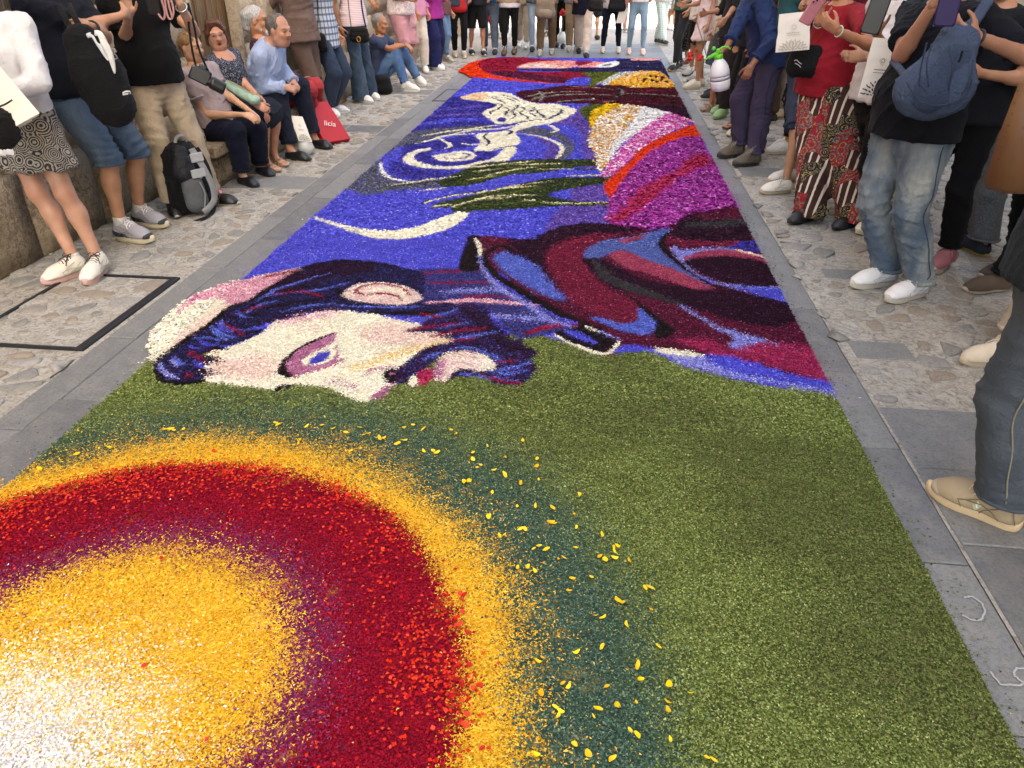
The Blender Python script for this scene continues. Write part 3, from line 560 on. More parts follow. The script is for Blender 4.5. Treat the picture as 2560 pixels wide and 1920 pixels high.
# ---- face
P('A', 'pinkpale', HD, [(1650,600),(1750,560),(1900,530),(2000,560),(2300,580),(2350,650),(2200,690),(1950,692),(1750,682)], 25); P('A', 'pinkpale', HD, [(600,840),(800,770),(1000,760),(1100,850),(1050,900),(900,925),(700,905)], 25)
S('A', 'pink', HD, 58, [(1080,545),(1250,505),(1500,468)], soft=25); S('A', 'pinkpale', HD, 44, [(1250,560),(1400,570)], soft=20); S('A', 'gold', HD, 49, [(1580,860),(1800,792),(2000,725),(2300,645)], soft=18)
P('A', 'mauve', HD, [(1110,880),(1150,800),(1250,710),(1400,640),(1492,608),(1482,662),(1420,702),(1350,742),(1265,802),(1330,832),(1450,802),(1545,788),(1450,842),(1300,885),(1180,915)], 6)
P('A', 'cream', HD, [(1265,802),(1380,722),(1485,708),(1502,760),(1440,812),(1320,832)]); P('A', 'iris', HD, [(1308,812),(1370,750),(1455,738),(1430,792),(1350,822)]); S('A', 'mauve', HD, 13, [(1500,690),(1500,770),(1420,830),(1300,882)])
S('A', 'black', HD, 22, [(1110,890),(1140,810),(1240,715),(1400,635),(1492,608)]); P('A', 'black', HD, [(1092,862),(1130,800),(1160,860),(1195,902),(1150,918),(1100,892)]); P('A', 'black', HD, [(1068,1002),(1110,973),(1215,963),(1170,992),(1110,1008)])
S('A', 'mauve', HD, 23, [(1440,925),(1560,950),(1650,970)], soft=16); S('A', 'mauve', HD, 19, [(1710,910),(1720,870),(1800,850),(1890,840)], soft=8); P('A', 'mauve', HD, [(1735,1042),(1840,980),(1895,955),(1835,1032),(1770,1062)], 9)
P('B', 'beard', HD, [(310,925),(420,880),(480,830),(660,735),(860,755),(905,830),(965,900),(1035,985),(1110,978),(1150,1030),(1228,1075),(1190,1130),(1225,1170),(1180,1245),(1100,1305),(950,1292),(850,1252),(700,1240),(640,1252),(605,1285),(600,1200),(700,1180),(850,1195),(930,1180),(910,1120),(830,1080),(700,1068),(600,1080),(500,1150),(420,1220),(340,1285),(230,1285),(165,1262),(180,1200),(260,1180),(380,1090),(480,1030),(600,1010),(680,990),(550,962),(640,940),(480,932)], 7)
P('B', 'black', HD, [(165,1262),(180,1200),(235,1190),(250,1240),(215,1280)]); S('B', 'mauve', HD, 16, [(205,1230),(240,1215)], soft=6)
P('B', 'pinkcream', HD, [(512,1262),(510,1190),(580,1100),(700,1068),(830,1083),(920,1130),(935,1180),(850,1202),(700,1187),(640,1212),(600,1275)], 7); P('B', 'mauve', HD, [(512,1250),(512,1195),(560,1130),(590,1150),(570,1230)], 12); P('B', 'cream', HD, [(820,1100),(910,1130),(930,1175),(860,1195)], 10)
P('B', 'rosecrim', HD, [(375,1252),(430,1195),(505,1188),(500,1262),(440,1302),(385,1292)]); P('B', 'cream', HD, [(338,1285),(365,1228),(400,1255),(402,1298),(360,1305)])
S('B', 'dkpurple', HD, 102, [(720,770),(860,860),(1000,1000),(1160,1080)], soft=12)
S('B', 'corn', HD, 26, [(600,1060),(750,1040),(900,1090),(1000,1150)], [(900,1210),(1050,1180),(1180,1140)], [(700,1220),(900,1250),(1100,1270)], [(400,850),(600,800),(680,770)], [(560,900),(760,860)], [(650,980),(800,950),(950,930)], [(440,1130),(560,1070)], [(950,1230),(1150,1200)], soft=6)
S('B', 'crimson', HD, 22, [(330,920),(500,890),(700,870)], [(480,960),(700,920),(880,900)], [(600,1000),(800,970)], [(850,1230),(1000,1275),(1130,1292)], [(950,1140),(1080,1130)], [(420,800),(560,830)], soft=6)

def spline(pts, closed, n=5):
    p = np.asarray(pts, float); N = len(p); out = []
    rg = range(N) if closed else range(N - 1)
    for i in rg:
        if closed: a, b, c, d = p[i-1], p[i], p[(i+1) % N], p[(i+2) % N]
        else: a, b, c, d = p[max(i-1, 0)], p[i], p[i+1], p[min(i+2, N-1)]
        for k in range(n):
            t = k / n; out.append(.5 * (2*b + (c-a)*t + (2*a-5*b+4*c-d)*t*t + (3*b-a-3*c+d)*t**3))
    if not closed: out.append(p[-1])
    return np.array(out)
def inpoly(x, y, poly):
    r = np.zeros(len(x), bool); j = len(poly) - 1
    for i in range(len(poly)):
        xi, yi = poly[i]; xj, yj = poly[j]
        if yi != yj: r ^= ((yi > y) != (yj > y)) & (x < (xj - xi) * (y - yi) / (yj - yi) + xi)
        j = i
    return r
LAY = []
for kind, fr, tone, part, soft, wd, pts in L:
    x0, y0, s = FR[fr]; p = np.array(pts, float) * s + np.array([x0, y0])
    p = GA(spline(p, kind == 'p', 3 if fr == 'O' else 4)); LAY.append((kind, tone, part, soft / 1000, wd / 1000, p))
TONES = list(PAL); TI = {t: i for i, t in enumerate(TONES)}
PARTS = ['blue_sky'] + sorted({l[3] for l in L if l[3] != 'green_meadow'}) + ['green_meadow', 'sun_disc']
PI_ = {p: i for i, p in enumerate(PARTS)}
def fbm(x, y, s, seed=0):
    r = np.random.default_rng(seed); v = 0
    for k in range(5):
        a = r.uniform(0, 6.28); b = r.uniform(0, 6.28); f = s * (1.0 + .55 * k); v = v + np.sin(x * f * math.cos(a) + y * f * math.sin(a) + b + 1.3 * np.sin(y * f * .7 + b * 2)) / (1 + .4 * k)
    return v / 3
SUNC = (-1.22, 1.115)
def classify(x, y):
    """tone index and part index of petals at ground positions"""
    n = len(x); tone = np.full(n, TI['blue']); part = np.zeros(n, int)
    jx, jy = rng.normal(0, 1, n), rng.normal(0, 1, n); uu = rng.random(n)
    for kind, tn, pt, soft, wd, p in LAY:
        lo = p.min(0) - wd - 3 * soft; hi = p.max(0) + wd + 3 * soft
        c = np.where((x > lo[0]) & (x < hi[0]) & (y > lo[1]) & (y < hi[1]))[0]
        if not len(c): continue
        X = x[c] + jx[c] * soft; Y = y[c] + jy[c] * soft * 1.3
        if kind == 'p': m = inpoly(X, Y, p)
        else:
            m = np.zeros(len(c), bool); N = len(p) - 1
            for i in range(N):
                a, b = p[i], p[i+1]; d = b - a; L2 = d @ d + 1e-9
                t = np.clip(((X - a[0]) * d[0] + (Y - a[1]) * d[1]) / L2, 0, 1)
                tt = (i + t) / N; ww = wd / 2 * (.35 + .65 * np.sin(np.pi * np.clip(tt * .9 + .05, 0, 1)))
                m |= (X - a[0] - t * d[0]) ** 2 + (Y - a[1] - t * d[1]) ** 2 < ww ** 2
        tone[c[m]] = TI[tn]; part[c[m]] = PI_[pt]
    gm = part == PI_['green_meadow']
    # patches of darker cut leaves
    f = fbm(x, y, 2.1, 3) + .6 * fbm(x, y, 5.5, 4)
    tone[gm & (uu < np.clip(.42 - 1.1 * f, .05, .95))] = TI['greend']
    r = np.hypot(x - SUNC[0], y - SUNC[1]) + .035 * fbm(x, y, 3.0, 9)
    ang = np.arctan2(y - SUNC[1], x - SUNC[0])
    def P_(edge, wdt): return 1 / (1 + np.exp(-(r - edge) / wdt))
    ok = gm | (r < 1.0)
    dk = 1.40 + .10 * np.clip(np.cos(ang - .35), -1, 1) - .06 * np.clip(np.sin(ang), 0, 1)
    u = rng.random(n); s = ok & (u > P_(dk - .03, .035 + .04 * np.clip(np.sin(ang), 0, 1))); tone[s] = TI['teal']; part[s] = PI_['sun_disc']
    u = rng.random(n); s = ok & (u > P_(1.10 + .05 * fbm(x, y, 9, 12) + .10 * (u < .12), .045)); tone[s] = TI['yellow']; part[s] = PI_['sun_disc']
    u = rng.random(n); s = ok & (u > P_(.955, .014)); tone[s] = TI['red']; part[s] = PI_['sun_disc']
    br = s & (rng.random(n) < np.clip((r - .70) * .5 * (1 + 1.3 * fbm(x, y, 7, 5)), .006, .17)); tone[br] = TI['redb']
    u = rng.random(n); s = ok & (u > P_(.60, .035)); tone[s] = TI['violet']
    u = rng.random(n); s = ok & (u > P_(.49, .03)); tone[s] = TI['yellow']
    rw = np.hypot(x + 1.31, y - .79); u = rng.random(n); s = ok & (u > 1 / (1 + np.exp(-(rw - .41) / .06))); tone[s] = TI['creamyel']
    u = rng.random(n); s = ok & (u > 1 / (1 + np.exp(-(rw - .29) / .06))); tone[s] = TI['white']
    return tone, part
CUMW = {}
def tint(tone):
    n = len(tone); C = np.zeros((n, 3), np.float32); u = rng.random(n)
    for i, t in enumerate(TONES):
        ix = np.where(tone == i)[0]
        if not len(ix): continue
        wt = np.array([w_ for _, w_ in PAL[t]]); cw = np.cumsum(wt / wt.sum()); cols = np.array([lin(h) for h, _ in PAL[t]])
        C[ix] = cols[np.minimum(np.searchsorted(cw, u[ix]), len(cols) - 1)]
    v = np.exp(rng.normal(0, .11, (n, 1))) * np.exp(rng.normal(0, .04, (n, 3)))
    return np.clip(C * v, 0.002, .95)
m = NT('petals'); at = m.n('Attribute', attribute_name='petal'); m.col(at.outputs['Color'])
m.b.inputs['Specular IOR Level'].default_value = .08
M_PETAL = m.set(Roughness=.95)
carpet = empty('flower_carpet', ((CX0 + CX1) / 2, 7.2, 0))
tag(carpet, 'long flower carpet of dyed petals picturing a bearded man, night sky and sun disc', 'flower carpet')
ox, oy = carpet.location[0], carpet.location[1]
def col_mesh(name, V, F, C, part_kind=None, m=M_PETAL, parent=carpet, smooth=False):
    me = mesh_np(name, V, F, smooth); a = me.color_attributes.new('petal', 'FLOAT_COLOR', 'POINT')
    a.data.foreach_set('color', np.concatenate([C, np.ones((len(C), 1), np.float32)], 1).astype(np.float32).ravel())
    return obj(name, me, m, parent)
# bed of petals: fine sheet in the same tones, each evenly darkened
st = .03; nx = int((CX1 - CX0) / st) + 1; ny = int((CY1 - CY0) / st) + 1
bx, by = np.meshgrid(np.linspace(CX0, CX1, nx), np.linspace(CY0, CY1, ny)); bx, by = bx.ravel(), by.ravel()
tn, _ = classify(bx, by); V = np.stack([bx - ox, by - oy, .009 + .0015 * np.sin(bx * 90) * np.sin(by * 70)], 1)
ii = np.arange(nx * ny).reshape(ny, nx); F = np.stack([ii[:-1, :-1], ii[:-1, 1:], ii[1:, 1:], ii[1:, :-1]], -1).reshape(-1, 4)
# edge skirt
base = np.array([lin('#%s' % PAL[TONES[t]][0][0][1:]) for t in tn], np.float32) * .8
tag(col_mesh('petal_bed', V, F, base), kind='stuff')
zones = [(.80, 2.45, .0035, .0022, 1.4), (2.45, 4.6, .0051, .0031, 1.45), (4.6, 8.5, .0100, .0058, 1.5), (8.5, CY1, .0150, .0080, 1.45)]
xs, ys, aa, bb = [], [], [], []
for y0, y1, a, b, cov in zones:
    n = int((CX1 - CX0) * (y1 - y0) * cov / (2 * a * b))
    xs.append(rng.uniform(CX0 + .002, CX1 - .002, n)); ys.append(rng.uniform(y0, y1, n)); aa.append(np.full(n, a)); bb.append(np.full(n, b))
xs, ys, aa, bb = map(np.concatenate, (xs, ys, aa, bb))
# the traced outline may bulge a little past the straight left edge (head, far red hair)
ex_n = 110000; ex, ey = rng.uniform(-2.34, CX0, ex_n), rng.choice([0, 1], ex_n) * 0 + rng.uniform(2.5, 15.0, ex_n)
et, ep = classify(ex, ey); keep = ((ep == PI_['portrait_head']) | ((ep == PI_['far_figure']) & (ey > 9))) 
xs = np.concatenate([xs, ex[keep]]); ys = np.concatenate([ys, ey[keep]]); far_ = ey[keep] > 5
aa = np.concatenate([aa, np.where(far_, .02, .009)]); bb = np.concatenate([bb, np.where(far_, .011, .005)])
tone, part = classify(xs, ys)
ne_ = int(keep.sum()); tone[-ne_:] = et[keep]; part[-ne_:] = ep[keep]
C = tint(tone); N = len(xs)
big = np.isin(tone, [TI[t] for t in ('whitegold', 'white', 'pinkmag', 'magenta', 'rosecrim', 'ygold', 'yell')]) & (part == PI_['bouquet']) | (part == PI_['far_figure']) & (tone == TI['ygold'])
drop = big & (rng.random(N) < .45)
redp = tone == TI['redb']
sc = np.ones(N) * np.exp(rng.normal(0, .18, N)); sc[big] *= 1.55; sc[redp] *= 1.5
aa = aa * sc; bb = bb * sc
bb[redp] *= 1.25; bb[big] *= 1.1
yel = np.isin(tone, [TI['yellow'], TI['whitegold']]) & (part == PI_['sun_disc']); aa[yel] *= 1.35; bb[yel] *= .8
th = rng.uniform(0, 6.283, N); tx = rng.normal(0, .13, N); ty = rng.normal(0, .13, N)
def _hh(x, y): return .006 * fbm(x, y, 13, 21) + .0028 * fbm(x, y, 31, 22) + .0012 * fbm(x, y, 70, 23)
tx -= 1.0 * (_hh(xs + .004, ys) - _hh(xs - .004, ys)) / .008; ty -= 1.0 * (_hh(xs, ys + .004) - _hh(xs, ys - .004)) / .008
nrm = np.stack([tx, ty, np.ones(N)], 1); nrm /= np.linalg.norm(nrm, axis=1)[:, None]
u = np.stack([np.cos(th), np.sin(th), np.zeros(N)], 1); u -= nrm * (u * nrm).sum(1)[:, None]; u /= np.linalg.norm(u, axis=1)[:, None]
v = np.cross(nrm, u)
cz = .0115 + rng.random(N) * .006 + big * rng.random(N) * .012 + redp * .004
# slight mounds of loose petals
def _h(x, y): return .006 * fbm(x, y, 13, 21) + .0028 * fbm(x, y, 31, 22) + .0012 * fbm(x, y, 70, 23)
hh_ = _h(xs, ys); cz += np.clip(hh_, -.004, .02) * .8
c = np.stack([xs - ox, ys - oy, cz], 1)
bend = rng.uniform(-.1, .75, (N, 1)) * bb[:, None]
wid = np.where(big | redp, 1.0, 1.9)[:, None]
Q = np.stack([c - u * aa[:, None], c - v * bb[:, None] * wid + nrm * bend, c + u * aa[:, None] + nrm * bend * .5, c + v * bb[:, None] + nrm * bend], 1)
Q[:, :, 2] = np.maximum(Q[:, :, 2], .006)
LBL = {'blue_sky': 'bright blue petal sky of the carpet', 'night_sky': 'purple and grey swirls in the petal sky', 'moon_and_swirl': 'cream crescent, swirl and flowing figure in petals', 'cypress_trees': 'two dark green cypress shapes lying across the petal sky',
 'bouquet': 'bouquet of white, pink, red and magenta petals', 'striped_trunk': 'dark red and black striped shape in petals', 'far_figure': 'far red-haired figure with yellow flowers in petals', 'jacket': 'dark red and blue jacket in petals', 'portrait_head': 'bearded dark-haired head lying sideways in petals',
 'green_meadow': 'olive green field of chopped leaves', 'sun_disc': 'sun of white, yellow, red and dark green petal rings'}
for p in PARTS:
    ix = np.where((part == PI_[p]) & ~drop)[0]
    if not len(ix): continue
    bg = big[ix] | redp[ix]
    i3, i4 = ix[~bg], ix[bg]
    if len(i3):
        k = len(i3); o = col_mesh(p, (Q[i3][:, :3] * 1.0).reshape(-1, 3), np.arange(3 * k).reshape(-1, 3), np.repeat(C[i3], 3, 0)); tag(o, LBL.get(p), kind='stuff')
    if len(i4):
        k = len(i4); o = col_mesh(p if not len(i3) else 'loose_petals', Q[i4].reshape(-1, 3), np.arange(4 * k).reshape(-1, 4), np.repeat(C[i4], 4, 0)); tag(o, kind='stuff')

# stray petals shed over the slate on both sides
n = 3400; sx = np.where(rng.random(n) < .5, CX0 - np.abs(rng.exponential(.045, n)), CX1 + np.abs(rng.exponential(.03, n))); sy = rng.uniform(1.0, 14.5, n) ** .9
st_, _ = classify(np.clip(sx, CX0 + .02, CX1 - .02), sy); sC = tint(st_); k_ = rng.uniform(.0025, .006, n) * (1 + sy * .06); th = rng.uniform(0, 6.28, n)
tri = np.stack([np.stack([sx - ox + k_ * np.cos(th + a), sy - oy + k_ * np.sin(th + a) * .8, .0045 + .003 * rng.random(n)], 1) for a in (0, 2.2, 4.1)], 1)
tag(col_mesh('stray_petals', tri.reshape(-1, 3), np.arange(3 * n).reshape(-1, 3), np.repeat(sC, 3, 0)), kind='stuff')
# ------------------------------------------------------------------ buildings either side
def m_wall(name, a, b, c, d, sc=1.0):
    t = NT(name); co = t.coord('Object'); gi = t.n('ObjectInfo').outputs['Random']
    n = t.noise(co, 5 * sc, 6, .7, .5); n2 = t.noise(co, 28 * sc, 5, .7, .8); n3 = t.noise(co, 1.2 * sc, 3, .5)
    base = t.mix(t.ramp(n, [(.3, 0), (.7, 1)]), lin(a), lin(b)); base = t.mix(t.math('MULTIPLY', gi, .45), base, lin(c))
    spots = t.ramp(t.math('MULTIPLY', n2, t.math('ADD', n3, .55)), [(.52, 0), (.70, .6)])
    base = t.mix(spots, base, lin(d)); t.col(base)
    t.bump(t.math('ADD', n, t.math('MULTIPLY', n2, .7)), .9, .03); return t.set(Roughness=.92)
M_WALL = m_wall('wall_stone', '#bba68a', '#d0c0a6', '#a89a88', '#726352')
M_WALLD = m_wall('plinth_stone', '#a8947a', '#c2b196', '#948777', '#54483a', 1.3)
M_JOINT = m_mortar('wall_mortar', '#b39f80', '#94805f', '#6b5a44')
M_PLASTER = m_wall('plaster', '#b9a98e', '#c9bba2', '#a89a84', '#7e705c', .5)
wall = empty('stone_wall', (-3.45, 6.0, 0)); tag(wall, 'old rough stone house wall along the left pavement', 'wall')
def rough_block(y0, y1, z0, z1, dep, m, name='stone_block', amp=.012, parent=wall, x=-3.45, oy=6.0):
    ny, nz = max(3, int((y1 - y0) / .12)), max(3, int((z1 - z0) / .12)); V = []; F = []
    sd = random.random() * 100
    for j in range(nz + 1):
        for i in range(ny + 1):
            u, v = i / ny, j / nz; e = min(u, 1 - u) * (y1 - y0); f = min(v, 1 - v) * (z1 - z0); q = min(e, f)
            d = dep - .028 * max(0, 1 - q / .03) ** 2 + amp * (math.sin(sd + 9 * u + 4 * math.sin(5 * v + sd)) + .7 * math.sin(13 * v + sd * 2 + 6 * u)) * min(1, q / .05)
            jy = 0 if i in (0, ny) else random.uniform(-.015, .015); jz = 0 if j in (0, nz) else random.uniform(-.015, .015)
            V.append((d, y0 - oy + u * (y1 - y0) + jy, z0 + v * (z1 - z0) + jz))
    for j in range(nz):
        for i in range(ny): a = j*(ny+1)+i; F.append((a, a+1, a+ny+2, a+ny+1))
    n = len(V); ring = [i for i in range(ny + 1)] + [(j*(ny+1)+ny) for j in range(1, nz + 1)] + [nz*(ny+1)+i for i in range(ny - 1, -1, -1)] + [j*(ny+1) for j in range(nz - 1, 0, -1)]
    for r in ring: V.append((-.05, V[r][1], V[r][2]))
    for k in range(len(ring)): a, b = ring[k], ring[(k+1) % len(ring)]; F.append((b, a, n + k, n + (k+1) % len(ring)))
    me = mesh_np(name, np.array(V), F, True); return obj(name, me, m, parent)
DOOR = (6.55, 7.5)
MB().box((-.9, -8, 0), (-.012, DOOR[0] - 6, 9)).build('wall_core', M_JOINT, wall)
MB().box((-.9, DOOR[1] - 6, 0), (-.012, 14, 9)).build('wall_core', M_JOINT, wall)
MB().box((-.9, DOOR[0] - 6, 2.9), (-.012, DOOR[1] - 6, 9)).build('wall_core', M_JOINT, wall)
z = 0.0; course = 0
for hgt in (.52, .38, .44, .36, .42, .40):
    y = 1.2 + (course % 2) * .3
    while y < 13.5:
        l = random.uniform(.5, .95); y1 = y + l
        a, b = y + .006, y1 - .006
        if z + hgt > .5 and b > DOOR[0] and a < DOOR[1]:
            if a < DOOR[0] - .15: rough_block(a, DOOR[0], z + .006, z + hgt - .006, random.uniform(.0, .03), M_WALL)
            if b > DOOR[1] + .15: rough_block(DOOR[1], b, z + .006, z + hgt - .006, random.uniform(.0, .03), M_WALL)
        else: rough_block(a, b, z + .004, z + hgt - .006, (.10 if course == 0 else random.uniform(.0, .035)), M_WALLD if course == 0 or (course == 1 and random.random() < .35) else M_WALL, amp=.016 if course == 0 else .011)
        y = y1
    z += hgt; course += 1
# wooden door behind the seated people
door = empty('wooden_door', (-3.62, (DOOR[0] + DOOR[1]) / 2, .45)); tag(door, 'weathered brown plank door in the wall behind the seated person with white beard', 'door')
t = NT('old_wood'); co = t.coord(scale=(14, 14, 1.2)); n = t.noise(co, 2.2, 5, .65, 1.5); t.col(t.ramp(n, [(.3, lin('#4a3622')), (.5, lin('#7d6040')), (.72, lin('#a08460'))])); t.bump(n, .8, .02); M_WOOD = t.set(Roughness=.75)
k = 9; wd_ = (DOOR[1] - DOOR[0]) / k
for i in range(k): MB().box((0, -.475 + i * wd_ + .003, 0), (.05 + .012 * (i % 2), -.475 + (i + 1) * wd_ - .003, 2.4), .006).build('plank', M_WOOD, door)
MB().box((-.15, -.475, -.45), (.14, .475, -.004)).build('threshold', M_WALLD, door)
MB().box((-.06, -.56, 0), (-.004, .56, 2.4)).build('backing', M_WOOD, door)
for s_ in (-1, 1): MB().box((.063, s_ * .455 - .028, 0), (.175, s_ * .455 + .028, 2.4), .008).build('door_jamb', M_WALL, door)
# low stone bench against the wall
bench = empty('stone_bench', (-3.2, 7.0, 0)); tag(bench, 'low stone bench along the wall under the row of seated people', 'bench')
y = 5.62
for l in (.85, .9, .6):
    rough_block(y + .004, y + l - .004, .0, .235, .20, M_WALLD, 'stone_block', .012, bench, -3.2, 7.0)
    MB().box((-.2, y + .003 - 7.0, .24), (.235, y + l - .003 - 7.0, .335), .015).build('seat_slab', M_WALLD, bench)
    y += l
# rounded stone jamb standing out of the wall further up the street
jamb = empty('stone_jamb', (-3.62, 9.72, 0)); tag(jamb, 'rounded pinkish brown stone jamb standing out of the wall beside the flared jeans', 'stone pillar')
M_JAMB = m_wall('jamb_stone', '#a98a70', '#c4a88c', '#937a66', '#6b543f', .8)
zz = 0
for h_ in (.62, .7, .74, .8):
    prof = []
    mb = MB(); n = 20; V = []; F = []
    for r_, z_ in ((.97, 0), (1.0, .02), (1.0, h_ - .025), (.97, h_ - .005)):
        for i in range(n): th_ = 2 * math.pi * i / n; V.append((.33 * r_ * math.copysign(abs(math.cos(th_)) ** .7, math.cos(th_)) + .02 * math.sin(7 * z_ + i), .40 * r_ * math.copysign(abs(math.sin(th_)) ** .7, math.sin(th_)), z_ + zz))
    for a in range(3):
        for i in range(n): F.append((a*n+i, a*n+(i+1) % n, a*n+n+(i+1) % n, a*n+n+i))
    F += [tuple(reversed(range(n))), tuple(range(3*n, 4*n))]; mb.add(V, F).build('stone_block', M_JAMB, jamb, smooth=True); zz += h_
# house on the right side of the street, beyond the crowd: it keeps the street in shade
house = empty('plastered_house', (4.6, 3.0, 0)); tag(house, 'tall pale plastered house on the right side of the street, behind the standing crowd', 'house')
MB().box((0, -14, 0), (8, 7.6, 17)).build('wall', M_PLASTER, house)
MB().box((-.05, -14, -.02), (-.001, 7.6, .6), .01).build('plinth', M_WALLD, house)
M_GLASS = plain('#20252b', .1); M_SHUT = plain('#4b4a3c', .6)
for fl in range(4):
    for yy in (-9, -5, -1, 3):
        wn_ = MB().box((-.03, yy, 2.2 + fl * 3.6), (-.002, yy + 1.1, 4.0 + fl * 3.6), .01).build('window', M_GLASS, house)
        for s_ in (-1, 1): MB().box((-.06, yy + (.0 - .58 if s_ < 0 else 1.13), 2.2 + fl * 3.6), (-.003, yy + (-.03 if s_ < 0 else 1.68), 4.0 + fl * 3.6), .01).build('shutter', M_SHUT, house)
MB().box((-.5, -14.2, 17.003), (8.2, 8.0, 17.3), .05).build('roof', plain('#8a5a44', .9), house)
# ------------------------------------------------------------------ modelling kit: smooth solids meshed on a grid (surface nets)
A_ = lambda *v: np.array(v, float)
def nz(v): v = np.asarray(v, float); return v / (np.linalg.norm(v) + 1e-12)
class SDF:
    def __init__(s, res): s.res = res; s.pr = []
    def cap(s, a, b, ra, rb=None, k=.025, ax=None, q=1.0): s.pr.append(('c', np.array(a, float), np.array(b, float), ra, ra if rb is None else rb, k, None if ax is None else nz(ax), q)); return s
    def ell(s, c, r, fr=None, k=.025): s.pr.append(('e', np.array(c, float), np.array(r, float), np.eye(3) if fr is None else np.array(fr, float), k)); return s
    def sub(s, c, r, fr=None, k=.01): s.pr.append(('s', np.array(c, float), np.array(r, float), np.eye(3) if fr is None else np.array(fr, float), k)); return s
    def cut(s, p, n): s.pr.append(('x', np.array(p, float), nz(n))); return s
    def mesh(s, smooth=1):
        lo, hi = [], []
        for p in s.pr:
            if p[0] == 'c': r = max(p[3], p[4]) * max(1, p[7]); lo += [np.minimum(p[1], p[2]) - r]; hi += [np.maximum(p[1], p[2]) + r]
            elif p[0] == 'e': r = np.abs(p[3]).T @ p[2]; lo.append(p[1] - r); hi.append(p[1] + r)
        m = s.res * 2.5 + .01; lo = np.min(lo, 0) - m; hi = np.max(hi, 0) + m
        n = np.ceil((hi - lo) / s.res).astype(int) + 1; d = np.ones(n, np.float32)
        ax_ = [np.float32(lo[i] + s.res * np.arange(n[i])) for i in range(3)]
        def win(l, h, mg):
            i0 = np.maximum(0, np.floor((l - mg - lo) / s.res).astype(int)); i1 = np.minimum(n, np.ceil((h + mg - lo) / s.res).astype(int) + 1)
            sl = tuple(slice(a, b) for a, b in zip(i0, i1)); return sl, ax_[0][sl[0]][:, None, None], ax_[1][sl[1]][None, :, None], ax_[2][sl[2]][None, None, :]
        def elld(c, r, fr, X, Y, Z):
            dx, dy, dz = X - c[0], Y - c[1], Z - c[2]; k0 = 0; k1 = 0
            for i in range(3):
                t = dx * np.float32(fr[i][0]) + dy * np.float32(fr[i][1]) + dz * np.float32(fr[i][2]); k0 = k0 + (t / r[i]) ** 2; k1 = k1 + (t / r[i] ** 2) ** 2
            k0 = np.sqrt(k0); return k0 * (k0 - 1) / (np.sqrt(k1) + 1e-6)
        for p in s.pr:
            if p[0] == 'c':
                _, a, b, ra, rb, k, ax, q = p; r = max(ra, rb) * max(1, q)
                sl, X, Y, Z = win(np.minimum(a, b) - r, np.maximum(a, b) + r, k + s.res * 2)
                if any(x.size == 0 for x in (X, Y, Z)): continue
                ab = b - a; L2 = float(ab @ ab) + 1e-9; dx, dy, dz = X - a[0], Y - a[1], Z - a[2]
                t = np.clip((dx * ab[0] + dy * ab[1] + dz * ab[2]) / L2, 0, 1)
                wx, wy, wz = dx - t * ab[0], dy - t * ab[1], dz - t * ab[2]; w2 = wx * wx + wy * wy + wz * wz
                if ax is not None:
                    wa = wx * ax[0] + wy * ax[1] + wz * ax[2]; w2 = w2 + wa * wa * (1 / q ** 2 - 1)
                nd = np.sqrt(np.maximum(w2, 0)) - (ra + (rb - ra) * t)
                if ax is not None and q < 1: nd = nd * (.5 + .5 * q)
            elif p[0] in 'es':
                _, c, r, fr, k = p; rr = np.abs(fr).T @ r; sl, X, Y, Z = win(c - rr, c + rr, k + s.res * 2)
                if any(x.size == 0 for x in (X, Y, Z)): continue
                nd = elld(c, r, fr, X, Y, Z)
            if p[0] == 'x':
                X, Y, Z = ax_[0][:, None, None], ax_[1][None, :, None], ax_[2][None, None, :]
                np.maximum(d, (X - p[1][0]) * p[2][0] + (Y - p[1][1]) * p[2][1] + (Z - p[1][2]) * p[2][2], out=d); continue
            o = d[sl]
            if p[0] == 's':
                nd = -nd; h = np.clip(.5 - .5 * (o - nd) / k, 0, 1); d[sl] = o + (nd - o) * h + k * h * (1 - h)
            else:
                h = np.clip(.5 + .5 * (o - nd) / k, 0, 1); d[sl] = o + (nd - o) * h - k * h * (1 - h)
        return surfnet(d, lo, s.res, smooth)
_CO = np.array([(0,0,0),(1,0,0),(0,1,0),(1,1,0),(0,0,1),(1,0,1),(0,1,1),(1,1,1)])
_ED = [(0,1),(2,3),(4,5),(6,7),(0,2),(1,3),(4,6),(5,7),(0,4),(1,5),(2,6),(3,7)]
